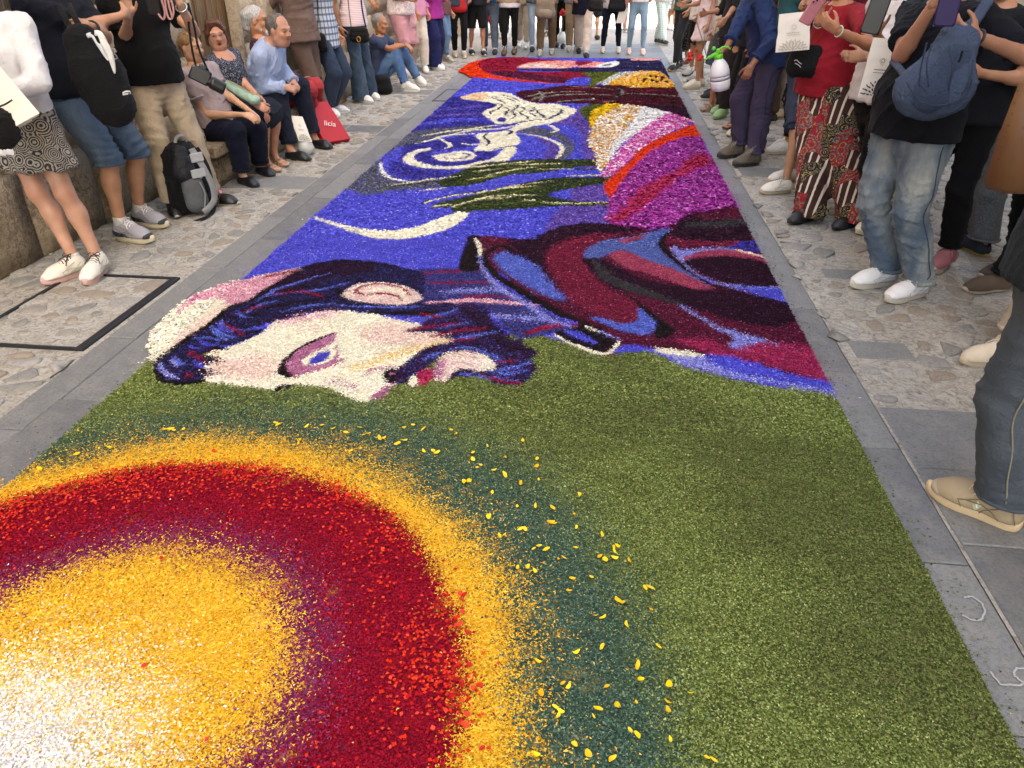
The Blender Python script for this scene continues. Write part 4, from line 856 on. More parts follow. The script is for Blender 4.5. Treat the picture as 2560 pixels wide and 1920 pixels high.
def surfnet(d, lo, res, smooth=1):
    ins = d < 0; c = np.zeros(tuple(x - 1 for x in d.shape), np.int8)
    for o in _CO: c += ins[o[0]:d.shape[0]-1+o[0], o[1]:d.shape[1]-1+o[1], o[2]:d.shape[2]-1+o[2]]
    idx = np.argwhere((c > 0) & (c < 8)); n = len(idx)
    val = np.stack([d[idx[:, 0]+o[0], idx[:, 1]+o[1], idx[:, 2]+o[2]] for o in _CO], 1)
    acc = np.zeros((n, 3)); cnt = np.zeros(n)
    for a, b in _ED:
        va, vb = val[:, a], val[:, b]; m = (va < 0) != (vb < 0); t = np.where(m, va / np.where(m, va - vb, 1), 0)
        acc += np.where(m[:, None], _CO[a] + (_CO[b] - _CO[a]) * t[:, None], 0); cnt += m
    V = lo + res * (idx + acc / cnt[:, None])
    im = np.full(c.shape, -1, np.int32); im[idx[:, 0], idx[:, 1], idx[:, 2]] = np.arange(n)
    Fs = []
    for ax in range(3):
        a = [slice(None)] * 3; b = [slice(None)] * 3; a[ax] = slice(0, -1); b[ax] = slice(1, None)
        i0, i1 = ins[tuple(a)], ins[tuple(b)]; e = np.argwhere(i0 != i1)
        u, v = (ax + 1) % 3, (ax + 2) % 3
        e = e[(e[:, u] > 0) & (e[:, v] > 0) & (e[:, u] < c.shape[u]) & (e[:, v] < c.shape[v])]
        if not len(e): continue
        def cell(du, dv): q = e.copy(); q[:, u] += du; q[:, v] += dv; return im[q[:, 0], q[:, 1], q[:, 2]]
        Q = np.stack([cell(-1, -1), cell(0, -1), cell(0, 0), cell(-1, 0)], 1); fl = ~i0[e[:, 0], e[:, 1], e[:, 2]]
        Q[fl] = Q[fl][:, ::-1]; Fs.append(Q)
    F = np.concatenate(Fs); F = F[(F >= 0).all(1)]
    for _ in range(smooth):
        E = np.concatenate([F[:, [0, 1]], F[:, [1, 2]], F[:, [2, 3]], F[:, [3, 0]]]); s = np.zeros_like(V); k = np.bincount(E[:, 0], minlength=n).astype(float)
        for i in range(3): s[:, i] = np.bincount(E[:, 0], V[E[:, 1], i], n)
        ok = k > 0; V[ok] = V[ok] * .45 + .55 * s[ok] / k[ok, None]
    return V, F
def normals(V, F):
    fn = np.cross(V[F[:, 2]] - V[F[:, 0]], V[F[:, 3]] - V[F[:, 1]]); N = np.zeros_like(V)
    for j in range(4):
        for i in range(3): N[:, i] += np.bincount(F[:, j], fn[:, i], len(V))
    return N / (np.linalg.norm(N, axis=1)[:, None] + 1e-12)
def folds(V, F, amp, seed, freq=26., dirv=(0, 0, 1), where=None):
    """cloth folds: warped creases running across dirv, a coarse and a fine set"""
    N = normals(V, F); r = np.random.default_rng(seed); dirv = nz(dirv); out = np.zeros(len(V))
    for k in range(5):
        f = freq * (.7, 1.05, 1.7, 2.5, 3.4)[k]; d2 = nz(dirv + r.normal(0, .42, 3)); ph = r.uniform(0, 6.28)
        wv = 1.7 * np.sin(V @ r.normal(0, 7, 3) + ph) + 1.1 * np.sin(V @ r.normal(0, 14, 3) + ph * 2)
        s = np.sin((V @ d2) * f + wv + ph); m = np.clip(.45 + .75 * np.sin(V @ r.normal(0, 6, 3) + ph * 3), 0, 1.1)
        out += (1 - np.sqrt(np.abs(s)) * 1.9) * m * (.8, 1., .8, .55, .35)[k]
    if where is not None: out *= where(V)
    return V + N * (amp * np.clip(out, -.75, 1.3) / 1.3)[:, None]
def merge(parts):
    Vs, Fs, n = [], [], 0
    for V, F in parts: Vs.append(V); Fs.append(F + n); n += len(V)
    return np.concatenate(Vs), np.concatenate(Fs)
def sobj(name, VF, m, parent, tone=None):
    V, F = VF; o_ = np.array(parent.matrix_world_loc if hasattr(parent, 'matrix_world_loc') else parent['o_'] if 'o_' in parent else (0, 0, 0))
    me = mesh_np(name, V - o_, F, True)
    if tone is not None:
        a = me.color_attributes.new('tone', 'FLOAT_COLOR', 'POINT'); a.data.foreach_set('color', np.concatenate([tone, np.ones((len(V), 1))], 1).astype(np.float32).ravel())
    return obj(name, me, m, parent)
def ik(a, c, l1, l2, pole):
    v = c - a; D = np.linalg.norm(v); D = min(max(D, abs(l1 - l2) + .01), (l1 + l2) * .999); u = nz(v)
    x = (l1 * l1 - l2 * l2 + D * D) / (2 * D); h = math.sqrt(max(0, l1 * l1 - x * x)); p = pole - u * (pole @ u); return a + u * x + nz(p) * h, a + u * D

# ------------------------------------------------------------------ hands, heads, shoes
def hand_sdf(wrist, d, pn, side, curl, fa, res=.006, s=1.0, spread=1.0, thumb=.6):
    """d: hand direction, pn: the way the palm faces, side: +1 thumb on the +lat side"""
    d = nz(d); pn = nz(pn - d * (pn @ d)); lat = np.cross(d, pn) * side; S = SDF(res)
    S.cap(wrist - fa * .045 * s, wrist + d * .012 * s, .027 * s, .026 * s, .01, pn, .8)
    for i in range(4):
        o = (1.5 - i) * .0195 * s; kn = wrist + d * (.088 - .007 * abs(i - 1.1)) * s + lat * o
        S.cap(wrist + d * .012 * s + lat * o * .6, kn, .0155 * s, .0115 * s, .012)
        L = (.070, .079, .073, .057)[i] * s; dd = d + lat * (1.5 - i) * .06 * spread; dd = nz(dd); p = kn; ang = 0
        cl = curl[i] if hasattr(curl, '__len__') else curl
        for f, r0, r1 in ((.45, .0098, .0092), (.31, .0092, .0084), (.24, .0084, .007)):
            ang += cl * 1.25; v = dd * math.cos(ang) + pn * math.sin(ang); e = p + v * L * f; S.cap(p, e, r0 * s, r1 * s, .004); p = e
    p = wrist + d * .022 * s + lat * .022 * s; v = nz(d * .75 + lat * .75 + pn * thumb); e = p + v * .045 * s; S.cap(p, e, .0165 * s, .0125 * s, .014)
    v = nz(d * .9 + lat * .35 + pn * thumb * 1.2); p = e; e = p + v * .034 * s; S.cap(p, e, .0115 * s, .0105 * s, .005); v = nz(d + pn * thumb); S.cap(e, e + v * .026 * s, .0105 * s, .008 * s, .004)
    return S.mesh(1)
def head_sdf(c, f, u, nb, sc=1.0, res=.006, mouth=0.0, heavy=0.0):
    """c: head centre, f facing, u up, nb neck base"""
    f = nz(f); u = nz(u - f * (u @ f)); r = np.cross(f, u); fr = np.array([r, f, u]); S = SDF(res); P = lambda a, b, d: c + (r * a + f * b + u * d) * sc
    S.ell(P(0, -.012, .034), A_(.076, .096, .088) * sc, fr, .02); S.ell(P(0, .026, -.035), A_(.062 + heavy * .008, .068, .078) * sc, fr, .03)
    S.cap(P(-.028, .052, -.092), P(.028, .052, -.092), .026 * sc, None, .03); S.cap(P(-.05, .0, -.062), P(.05, .0, -.062), .026 * sc, None, .03)
    if heavy: S.ell(P(0, .02, -.105), A_(.05, .05, .03) * sc, fr, .03)
    S.cap(P(0, .086, .022), P(0, .108, -.026), .0095 * sc, .0135 * sc, .012); S.cap(P(-.013, .094, -.030), P(.013, .094, -.030), .0095 * sc, None, .008)
    S.cap(P(-.045, .070, .026), P(-.012, .086, .022), .012 * sc, None, .014); S.cap(P(.045, .070, .026), P(.012, .086, .022), .012 * sc, None, .014)
    for s in (-1, 1):
        S.sub(P(s * .032, .098, .004), A_(.019, .017, .011) * sc, fr, .008); S.ell(P(s * .032, .0765, .003), A_(.0145, .012, .0115) * sc, fr, .004)
        S.ell(P(s * .042, .062, -.028), A_(.022, .022, .02) * sc, fr, .02)
        S.ell(P(s * .079, -.006, -.008), A_(.008, .019, .031) * sc, np.array([nz(r + f * .25 * s), nz(f - r * .25 * s), u]), .008)
    S.cap(P(-.020, .080, -.056), P(.020, .080, -.056), .0085 * sc, None, .008); S.cap(P(-.017, .079, -.069 - mouth * .012), P(.017, .079, -.069 - mouth * .012), .009 * sc, None, .008)
    S.sub(P(0, .095, -.0625 - mouth * .006), A_(.019, .018, .0035 + mouth * .009) * sc, fr, .004)
    S.cap(P(0, -.022, -.055), nb, .052 * sc, .058 * sc, .03)
    V, F = S.mesh(1); q = (V - c) / sc; lx, ly, lz = q @ r, q @ f, q @ u; T = np.ones((len(V), 3))
    def blob(x, y, z, rx, ry, rz): return np.exp(-(((lx - x) / rx) ** 2 + ((ly - y) / ry) ** 2 + ((lz - z) / rz) ** 2))
    w_ = np.clip(blob(0, .085, -.062, .022, .02, .012) * 1.2, 0, 1)[:, None]; T = T * (1 - w_) + w_ * A_(.80, .52, .50)
    ins = np.clip(blob(0, .078, -.0625 - mouth * .006, .017, .012, .004 + mouth * .008) * 1.4, 0, 1)[:, None] * (.35 + .65 * min(1, mouth)); T = T * (1 - ins) + ins * A_(.22, .10, .09)
    for s in (-1, 1):
        w_ = np.clip(blob(s * .045, .07, -.025, .025, .03, .02) * .5, 0, 1)[:, None]; T = T * (1 - w_) + w_ * A_(1.0, .80, .76)
        w_ = np.clip(blob(s * .032, .088, .004, .017, .012, .006) * 1.5, 0, 1)[:, None]; T = T * (1 - w_) + w_ * A_(.55, .42, .36)
        w_ = np.clip(blob(s * .030, .088, .027, .020, .02, .005) * 1.0, 0, .75)[:, None]; T = T * (1 - w_) + w_ * A_(.34, .26, .22)
        w_ = np.clip(blob(s * .012, .105, -.033, .005, .012, .004), 0, .8)[:, None]; T = T * (1 - w_) + w_ * A_(.4, .28, .24)
    return V, F, T, P, (r, f, u)
SHOE = {}
def shoe_template(kind):
    """shoe along +y, heel at y=0, 0.28 long, sole on z=0; returns dict part -> mesh"""
    if kind in SHOE: return SHOE[kind]
    out = {}; y = lambda v: v * .28
    def outline(w, n=28):
        pts = []
        for i in range(n):
            a = 2 * math.pi * i / n; s = (1 - math.cos(a)) / 2        # 0 heel .. 1 toe
            hw = w * (.78 * math.sin(math.pi * min(1, s * 1.0 + .001)) ** .42) * (.84 + .22 * math.exp(-((s - .70) / .2) ** 2) - .10 * math.exp(-((s - .38) / .16) ** 2)); pts.append((hw * (1 if a < math.pi else -1) + .006 * math.sin(math.pi * s), y(s)))
        return pts
    sneaker = kind in ('sneaker', 'runner', 'boot'); th = {'sneaker': .030, 'runner': .038, 'boot': .034, 'loafer': .016, 'sandal': .018, 'shoe': .02}[kind]
    o = outline(.052 if kind != 'loafer' else .048); mb = MB(); n = len(o); V = []; F = []
    def rock(yy): s = yy / .28; return .016 * max(0, (s - .72) / .28) ** 2 + .006 * max(0, (.12 - s) / .12) ** 2
    for g_, z_ in ((.93, .0), (1.0, .006), (1.0 + (.05 if kind == 'runner' else 0), th * .6), (1.0, th), (.80, th + .002)):
        for (a, b) in o: V.append((a * g_, .14 + (b - .14) * (1 - (1 - g_) * .35), z_ + rock(b) * (1 if z_ < th * .8 else .8) + (.008 * max(0, 1 - b / .12) if z_ >= th and sneaker else 0)))
    for i in range(4):
        for k in range(n): F.append((i*n+k, i*n+(k+1) % n, i*n+n+(k+1) % n, i*n+n+k))
    F += [tuple(reversed(range(n))), tuple(range(4*n, 5*n))]; mb.add(V, F); out['sole'] = mesh_np('sole', np.array(mb.V), mb.F, True)
    S = SDF(.0078); b0 = th - .004
    if kind == 'sandal':
        S.cap((0, .035, b0 + .03), (0, .16, b0 + .022), .030, .033, .02, (0, 0, 1), .75)
        for i in range(5): S.cap((-.030 + i * .015, .17, b0 + .016), (-.034 + i * .0165, .235 + .022 * (1 - abs(i - 3.2) / 3), b0 + .011), .0125, .010, .006)
        S.cap((0, .04, b0 + .03), (0, .05, .14), .034, .033, .03)
        out['foot'] = S.mesh(1); mb = MB()
        for yy, h in ((.205, .030), (.165, .052), (.10, .066)): mb.tube([(math.cos(a) * .045, yy, b0 - .004 + math.sin(a) * h) for a in np.linspace(0, math.pi, 9)], .011, 6, flat=.35, nrm=None)
        mb.tube([(.043 * math.cos(a), .06 - .055 * math.sin(a), b0 + .055) for a in np.linspace(0, math.pi, 9)], .009, 6, flat=.4)
        out['strap'] = mesh_np('strap', np.array(mb.V), mb.F, True)
    else:
        hi = {'sneaker': .062, 'runner': .07, 'boot': .11, 'loafer': .045, 'shoe': .052}[kind]
        S.cap((0, .045, b0 + .026), (0, .045, b0 + hi), .041, .036, .02); S.cap((0, .05, b0 + .022), (.002, .19, b0 + .018), .040, .044, .03, (0, 0, 1), .95)
        S.cap((.002, .17, b0 + .012), (.004, .225, b0 + .010), .046, .042, .03, (0, 0, 1), .72); S.cap((0, .08, b0 + hi * .95), (0, .19, b0 + .030), .032, .030, .03)
        S.cut((0, 0, b0), (0, 0, -1)); S.cut((0, .0, b0 + hi + .006), (0, -.42 if kind != 'loafer' else -.1, 1))
        S.sub((0, .05, b0 + hi + .012), (.026, .042 if kind != 'loafer' else .06, .03), None, .006)
        V, F = S.mesh(2); out['upper'] = mesh_np('shoe', V, F, True)
        if sneaker:
            mb = MB(); top = lambda yy: b0 + hi * .95 + .032 - (yy - .08) / .11 * (hi * .95 - .030 + .002)
            for i in range(6):
                yy = .088 + i * .0165; zz = top(yy) - .001
                mb.tube([(-.027, yy + .004, zz - .011), (-.014, yy, zz - .001), (0, yy - .001, zz + .0025), (.014, yy, zz - .001), (.027, yy + .004, zz - .011)], .0034, 6)
                if i: mb.tube([(-.026, yy + .004, zz - .009), (0, yy - .010, zz + .004), (.026, yy - .013, zz - .006)], .003, 5)
            for s in (-1, 1): mb.tube([(0, .088, top(.088) + .004), (s * .02, .080, top(.08) + .012), (s * .038, .095, top(.08) + .004), (s * .022, .11, top(.1) + .004), (0, .092, top(.09) + .006)], .0028, 5); mb.tube([(0, .09, top(.09) + .004), (s * .03, .12, top(.11) - .004), (s * .045, .14, top(.13) - .022)], .0028, 5)
            out['laces'] = mesh_np('laces', np.array(mb.V), mb.F, True)
            # stitched seams following the upper
            UV = np.empty(len(out['upper'].vertices) * 3, np.float32); out['upper'].vertices.foreach_get('co', UV); UV = UV.reshape(-1, 3); mb = MB()
            def sx(yy, zz, s):
                m_ = (np.abs(UV[:, 1] - yy) < .013) & (np.abs(UV[:, 2] - zz) < .011); q_ = UV[m_][:, 0] * s; return (q_.max() if len(q_) else .04) * s
            for s in (-1, 1):
                for ln in ([(.085, hi * .92), (.12, hi * .72), (.15, .036), (.175, .026)], [(.175, .03), (.165, .012), (.16, .004)], [(.055, .006), (.075, .024), (.11, .036), (.15, .034)], [(.05, hi * .8), (.075, hi * .55), (.10, .02), (.11, .004)], [(.012, .012), (.02, hi * .5), (.03, hi * .85)]):
                    p_ = [(sx(a_, b0 + b_, s) + s * .0006, a_, b0 + b_) for a_, b_ in ln]; mb.tube(p_, .0014, 5)
            mb.tube([(sx(.215 - .03 * abs(math.sin(a_)), b0 + .02, 1 if a_ > 0 else -1) * abs(a_) / 1.4 if abs(a_) > .9 else .034 * a_, .205 - .012 * abs(a_), b0 + .012 + .026 * math.cos(a_ * .9)) for a_ in np.linspace(-1.4, 1.4, 9)], .0018, 5)
            out['stitching'] = mesh_np('stitching', np.array(mb.V), mb.F, True)
            # side panel, slightly proud of the upper
            S = SDF(.0078)
            S.cap((0, .045, b0 + .026), (0, .045, b0 + hi * .75), .0425, .0385, .02); S.cap((0, .05, b0 + .022), (.002, .19, b0 + .014), .0425, .0465, .03, (0, 0, 1), .95)
            S.cut((0, 0, b0), (0, 0, -1)); S.cut((0, .09, b0 + .030), (0, .22, 1)); S.cut((0, .175, 0), (0, 1, .55))
            V, F = S.mesh(1); out['panel'] = mesh_np('panel', V, F, True)
            S = SDF(.0078); S.cap((.002, .17, b0 + .008), (.004, .226, b0 + .008), .0485, .0445, .03, (0, 0, 1), .7); S.cut((0, 0, b0), (0, 0, -1)); S.cut((0, .205, 0), (0, -1, .35))
            V, F = S.mesh(1); out['toe_cap'] = mesh_np('toe_cap', V, F, True)
    if 'foot' in out and not hasattr(out['foot'], 'vertices'):
        V, F = out['foot']; me = mesh_np('foot', V, F, True); a = me.color_attributes.new('tone', 'FLOAT_COLOR', 'POINT'); a.data.foreach_set('color', np.ones(len(V) * 4, np.float32)); out['foot'] = me
    for me in out.values(): me.materials.append(None)
    SHOE[kind] = out; return out
def use(me, name, m, parent):
    o = bpy.data.objects.new(name, me); o.material_slots[0].link = 'OBJECT'; o.material_slots[0].material = m; return link(o, parent)
def put_shoe(person, kind, heel, direc, mats, scale=1.0, pitch=0.0, z=0.0):
    T = shoe_template(kind); d = nz(A_(direc[0], direc[1], 0)); o_ = np.array(person['o_'])
    root = use(T['upper'], 'shoe', mats[0], person) if 'upper' in T else use(T['sole'], 'shoe', mats[1], person)
    root.location = tuple(np.array([heel[0], heel[1], z]) - o_); root.rotation_euler = Euler((pitch, 0, math.atan2(-d[0], d[1])), 'XYZ'); root.scale = (scale,) * 3
    if 'upper' in T: use(T['sole'], 'sole', mats[1], root)
    if 'stitching' in T: use(T['stitching'], 'stitching', mats[5] if len(mats) > 5 else plain('#6b6762', .8), root)
    for nm, i in (('laces', 2), ('panel', 3), ('toe_cap', 4), ('strap', 0)):
        if nm in T and len(mats) > i and mats[i] is not None: use(T[nm], nm, mats[i], root)
    return root

# ------------------------------------------------------------------ people
CNT = [0]
def person(label, feet, face=None, H=1.70, wd=1.0, belly=0.0, res=.012, sk='#b98565', pel=None, zp=None, lean=0.0, side=0.0, twist=0.0, head=None, nod=0.0, hair=('short', '#3a2d24'), arms=None,
           top=None, bot=None, shoes=None, socks=None, group=None, face_detail=False, mouth=0.0, seat=None, knees=None, heavy=0.0, over=None, tilt=None, neckfwd=0.0):
    """feet: two (heel_px, toe_px) pairs in the 2560 wide photograph, or world pairs"""
    CNT[0] += 1; seed = CNT[0]; res = res * 1.28
    ft = []
    for h_, t_ in feet:
        h_ = G(*h_) if len(h_) == 2 else np.array(h_, float); t_ = G(*t_) if len(t_) == 2 else np.array(t_, float); ft.append((h_, t_))
    if face is None: f = nz(sum((nz((t_ - h_)[:2]) for h_, t_ in ft))); f = A_(f[0], f[1], 0)
    else: f = A_(math.sin(R(face)), math.cos(R(face)), 0)
    r = A_(f[1], -f[0], 0); Z = A_(0, 0, 1)
    L = .155 * H + .02; FT = []
    for h_, t_ in ft:
        d = t_ - h_; d[2] = 0; d = f.copy() if np.linalg.norm(d) < .02 else nz(d); m_ = (h_ + t_) / 2 if np.linalg.norm(t_ - h_) > .02 else h_; FT.append((m_ - d * L / 2, d, m_[2]))
    FT.sort(key=lambda e: e[0] @ r)                      # 0: person's left, 1: right
    ank = [h_ + d * .052 * H / 1.7 * 1.1 + Z * (.082 * H / 1.7 + z0) for h_, d, z0 in FT]
    mid = (ank[0] + ank[1]) / 2; o_ = A_(mid[0], mid[1], 0)
    root = empty('person', o_); root['o_'] = [float(v) for v in o_]
    tag(root, label, 'person', group)
    pelv = A_(mid[0], mid[1], .533 * H) if pel is None else np.array(pel, float)
    if pel is None: pelv = pelv + f * (-.02) + (A_(*over) if over is not None else 0)
    if zp is not None: pelv[2] = zp
    hw = .052 * H * wd; hip = [pelv - r * hw - Z * .01, pelv + r * hw - Z * .01]
    kn = []; lt, ls = .247 * H, .245 * H
    for i in range(2):
        if knees is not None and knees[i] is not None: kn.append(np.array(knees[i], float)); continue
        side_ = r * (-1 if i == 0 else 1)
        k_, _ = ik(hip[i], ank[i], lt, ls, FT[i][1] * .8 + f * .6 + side_ * .12); kn.append(k_)
    up = nz(Z + f * lean + r * side) if tilt is None else nz(np.array(tilt, float)); fr_t = nz(f - up * (f @ up)); fc = nz(fr_t * math.cos(twist) + r * math.sin(twist)); rc = np.cross(fc, up)
    waist = pelv + up * .085 * H; chest = pelv + up * .205 * H + fc * .0; neck = pelv + up * .305 * H; sh_c = pelv + up * .285 * H
    sw = .104 * H * (.5 + .5 * wd); shl = [sh_c - rc * sw - up * .008 * H, sh_c + rc * sw - up * .008 * H]
    hc = neck + up * .088 * H + fc * (.02 + neckfwd); sc = H / 1.72
    fa = nz(head) if head is not None else fc; hu = nz(up * .5 + Z * .5 + fa * nod)
    # arms
    el, wr, hd = [], [], []; ua, la = .172 * H, .148 * H
    arms = arms or {}
    for i in range(2):
        sgn = -1 if i == 0 else 1; a = dict(arms.get('LR'[i], arms.get('both', {})))
        t_ = a.get('to', None)
        if t_ is None:
            b = a.get('b', (.07, .06, -.50)); tgt = shl[i] + (rc * sgn * b[0] + fc * b[1] + Z * b[2]) * H / 1.7
        else: tgt = np.array(t_, float)
        pole = a.get('pole', None); pole = (-fc * .8 + rc * sgn * .5 - Z * .3) if pole is None else np.array(pole, float)
        e_, w_ = ik(shl[i], tgt, ua, la, pole); 
        if 'el' in a: e_ = np.array(a['el'], float); w_ = tgt
        el.append(e_); wr.append(w_); hd.append(a)
    q = .66; TW = .094 * H * wd
    def torso(S, off, k=.04, lower=True):
        S.cap(pelv - Z * .02 * H, pelv + up * .05 * H, .098 * H * wd + off, .090 * H * wd + off, k, fr_t, .72)
        S.cap(pelv + up * .05 * H, waist + up * .03 * H, .088 * H * wd + off, .084 * H * wd + off, k, fr_t, .72)
        S.cap(waist + up * .03 * H, chest, .086 * H * wd + off, .094 * H * wd + off, k, fc, .72)
        S.cap(chest, sh_c - up * .035 * H, .096 * H * wd + off, .080 * H + off, k, fc, .70)
        S.cap(shl[0] - up * .012, shl[1] - up * .012, .047 * H / 1.7 + off, None, k)
        if belly: S.ell(waist + fr_t * (.045 + belly * .5) * H * .6 - up * .02 * H, A_(.090 * H * wd, (.06 + belly) * H * .75, .10 * H) + off, np.array([rc, fr_t, up]), .06)
    def leg(S, i, off, r0=1, k=.03):
        S.cap(hip[i], kn[i], .079 * H / 1.7 * wd + off, .054 * H / 1.7 + off, k); c_ = kn[i] + (ank[i] - kn[i]) * .3 - FT[i][1] * .012
        S.ell(kn[i] + FT[i][1] * .022, A_(.034, .034, .042) * H / 1.7 + off, None, .03); S.ell(c_ - FT[i][1] * .012 + (ank[i] - kn[i]) * .02, A_(.047, .047, .085) * H / 1.7 + off, None, .03)
        S.cap(kn[i], c_, .050 * H / 1.7 + off, .049 * H / 1.7 + off, k); S.cap(c_, ank[i], .049 * H / 1.7 + off, .034 * H / 1.7 + off, k)
    S = SDF(max(res * 1.5, .017)); torso(S, -.004); 
    for i in range(2):
        leg(S, i, 0); toe_ = ank[i] + FT[i][1] * .06 - Z * .03; S.cap(ank[i], toe_, .030, .024, .02)
        S.cap(shl[i], el[i], .047 * H / 1.7 * (.7 + .3 * wd), .037 * H / 1.7, .02); m_ = el[i] + (wr[i] - el[i]) * .25; S.cap(el[i], m_, .036 * H / 1.7, .038 * H / 1.7, .015); S.cap(m_, wr[i], .038 * H / 1.7, .0262 * H / 1.7, .02)
    S.cap(sh_c - up * .03, neck + up * .02, .06, .054, .04)
    parts = [S.mesh(1)]; tn_ = np.ones((len(parts[0][0]), 3)); Vb = parts[0][0]
    for p_, s_, c_ in [(kn[0] + f * .03, .004, (.86, .72, .68)), (kn[1] + f * .03, .004, (.86, .72, .68)), (el[0], .0025, (.88, .76, .72)), (el[1], .0025, (.88, .76, .72)), (ank[0], .003, (.9, .84, .8)), (ank[1], .003, (.9, .84, .8))]:
        w_ = .8 * np.exp(-((Vb - p_) ** 2).sum(1) / s_)[:, None]; tn_ = tn_ * (1 - w_ + w_ * A_(*c_))
    tones = [tn_ * (1 + .06 * np.sin(Vb @ A_(31, 17, 23)) * np.sin(Vb @ A_(-13, 41, 19)))[:, None]]
    hres = .007 if res < .014 else .0105
    for i in range(2):
        a = hd[i]
        if a.get('hand', True) is False: continue
        fa_ = nz(wr[i] - el[i]); d_ = nz(np.array(a['dir'], float)) if 'dir' in a else fa_
        pn = np.array(a['palm'], float) if 'palm' in a else (-rc * (-1 if i == 0 else 1) + fc * .3)
        V, F = hand_sdf(wr[i], d_, pn, (1 if i == 1 else -1) * a.get('flip', 1), a.get('curl', .35), fa_, hres, H / 1.72 * .93, a.get('spread', .35), a.get('thumb', .5)); parts.append((V, F)); tones.append(np.ones((len(V), 3)))
    V, F, T, Pf, axs = head_sdf(hc, fa, hu, neck - up * .01, sc, .0058 if face_detail else .015, mouth, heavy); parts.append((V, F)); tones.append(T)
    sobj('body', merge(parts), skin(sk), root, np.concatenate(tones))
    if hair: add_hair(hair, Pf, axs, sc, face_detail, seed, root)
    if face_detail:
        for s in (-1, 1):
            mb = MB(); c_ = Pf(s * .032, .0775, .0025); ff, uu, rr = axs[1], axs[2], axs[0]
            for nm, rad, off, mm in (('eye', .0105, 0, plain('#d8cfc6', .25)), ('iris', .0062, .0062, plain('#2e2119', .15))):
                V = []; F = []
                for a in range(7):
                    for b in range(10):
                        ph, th_ = math.pi * a / 6, 2 * math.pi * b / 10; V.append(c_ + sc * (ff * (off + rad * math.cos(ph)) + rad * math.sin(ph) * (rr * math.cos(th_) + uu * math.sin(th_) * .62)))
                for a in range(6):
                    for b in range(10): F.append((a*10+b, a*10+(b+1) % 10, a*10+10+(b+1) % 10, a*10+10+b))
                if nm == 'eye': eo = sobj(nm, (np.array(V), np.array(F)), mm, root)
                else:
                    eo['o_'] = root['o_']; sobj('iris', (np.array(V), np.array(F)), mm, eo)
    J = dict(root=root, f=f, r=r, fc=fc, rc=rc, up=up, pelv=pelv, waist=waist, chest=chest, neck=neck, sh=shl, el=el, wr=wr, hip=hip, kn=kn, ank=ank, hc=hc, P=Pf, ax=axs, sc=sc, H=H, wd=wd, FT=FT)
    # bottoms
    if bot:
        for b_ in (bot if isinstance(bot, list) else [bot]):
            S = SDF(b_.get('res', res)); ty = b_.get('type', 'trousers'); off = b_.get('off', .014); hm = b_.get('hem', .96); w3 = b_.get('w', (.0, .0, .0))
            nm = b_.get('name', ty)
            S.cap(pelv - Z * .015 * H, pelv + up * .055 * H, .098 * H * wd + off * .8, .088 * H * wd + off * .2, .04, fr_t, .73)
            if belly: S.ell(waist + fr_t * (.03 + belly * .4) * H * .6 - up * .05 * H, A_(.088 * H * wd, (.045 + belly) * H * .68, .06 * H), np.array([rc, fr_t, up]), .06)
            if ty == 'skirt':
                n_ = 10; bt = (hip[0] + hip[1]) / 2; hz = b_['z']; fl = b_.get('flare', .05)
                k1 = [hip[i] + (kn[i] - hip[i]) * .86 for i in range(2)] if seat else [hip[i] + (kn[i] - hip[i]) * min(1.15, (hip[i][2] - hz) / max(.05, (hip[i][2] - kn[i][2]))) for i in range(2)]
                for i in range(2): S.cap(hip[i], k1[i], .10 * H / 1.7 * wd + off, .085 * H / 1.7 * wd + off + fl, .09)
                S.cap((hip[0] + hip[1]) / 2, (k1[0] + k1[1]) / 2, .11 * wd, .11 * wd + fl, .09, fr_t, .8); (None if seat else S.cut(A_(0, 0, hz), A_(0, 0, -1) + f * b_.get('hs', 0)))
            else:
                for i in range(2):
                    S.cap(hip[i], kn[i], .082 * H / 1.7 * wd + off + w3[0], .054 * H / 1.7 + off + w3[1], .03)
                    if hm > .02:
                        e_ = kn[i] + (ank[i] - kn[i]) * hm - Z * b_.get('drop', 0); c_ = kn[i] + (e_ - kn[i]) * .35 - FT[i][1] * .010
                        S.cap(kn[i], c_, .053 * H / 1.7 + off + w3[1], .052 * H / 1.7 + off + (w3[1] + w3[2]) / 2, .02); S.cap(c_, e_, .052 * H / 1.7 + off + (w3[1] + w3[2]) / 2, .040 * H / 1.7 + off + w3[2], .02)
                for i in range(2):
                    d_ = nz(ank[i] - kn[i]) if hm > .02 else nz(kn[i] - hip[i]); p_ = kn[i] + (ank[i] - kn[i]) * hm if hm > .02 else hip[i] + (kn[i] - hip[i]) * b_['thigh']
                    if hm <= .02 or hm < .9 or b_.get('flat', True):
                        if seat is None and abs(d_[2]) > .5: pass
                cz_ = [kn[i] + (ank[i] - kn[i]) * hm - Z * b_.get('drop', 0) if hm > .02 else hip[i] + (kn[i] - hip[i]) * b_['thigh'] for i in range(2)]
                if seat is None: S.cut((cz_[0] + cz_[1]) / 2, A_(0, 0, -1) + r * ((cz_[0] - cz_[1])[2] / max(.05, abs((cz_[1] - cz_[0]) @ r))) * -.5)
                else: S.cut(A_(0, 0, min(cz_[0][2], cz_[1][2])), A_(0, 0, -1))
            wz = b_.get('waist', pelv + up * .055 * H)
            if seat is None: S.cut(wz, up)
            V, F = S.mesh(1); am = b_.get('fold', .010) * 1.15
            kz = [k_ for k_ in kn]
            def wh(V):
                w_ = .55 + .0 * V[:, 0]
                for p in kz + ank: w_ = w_ + 1.25 * np.exp(-((V - p) ** 2).sum(1) / .012)
                w_ = w_ + .7 * np.exp(-((V - (pelv - Z * .09)) ** 2).sum(1) / .02); return np.minimum(w_, 1.7)
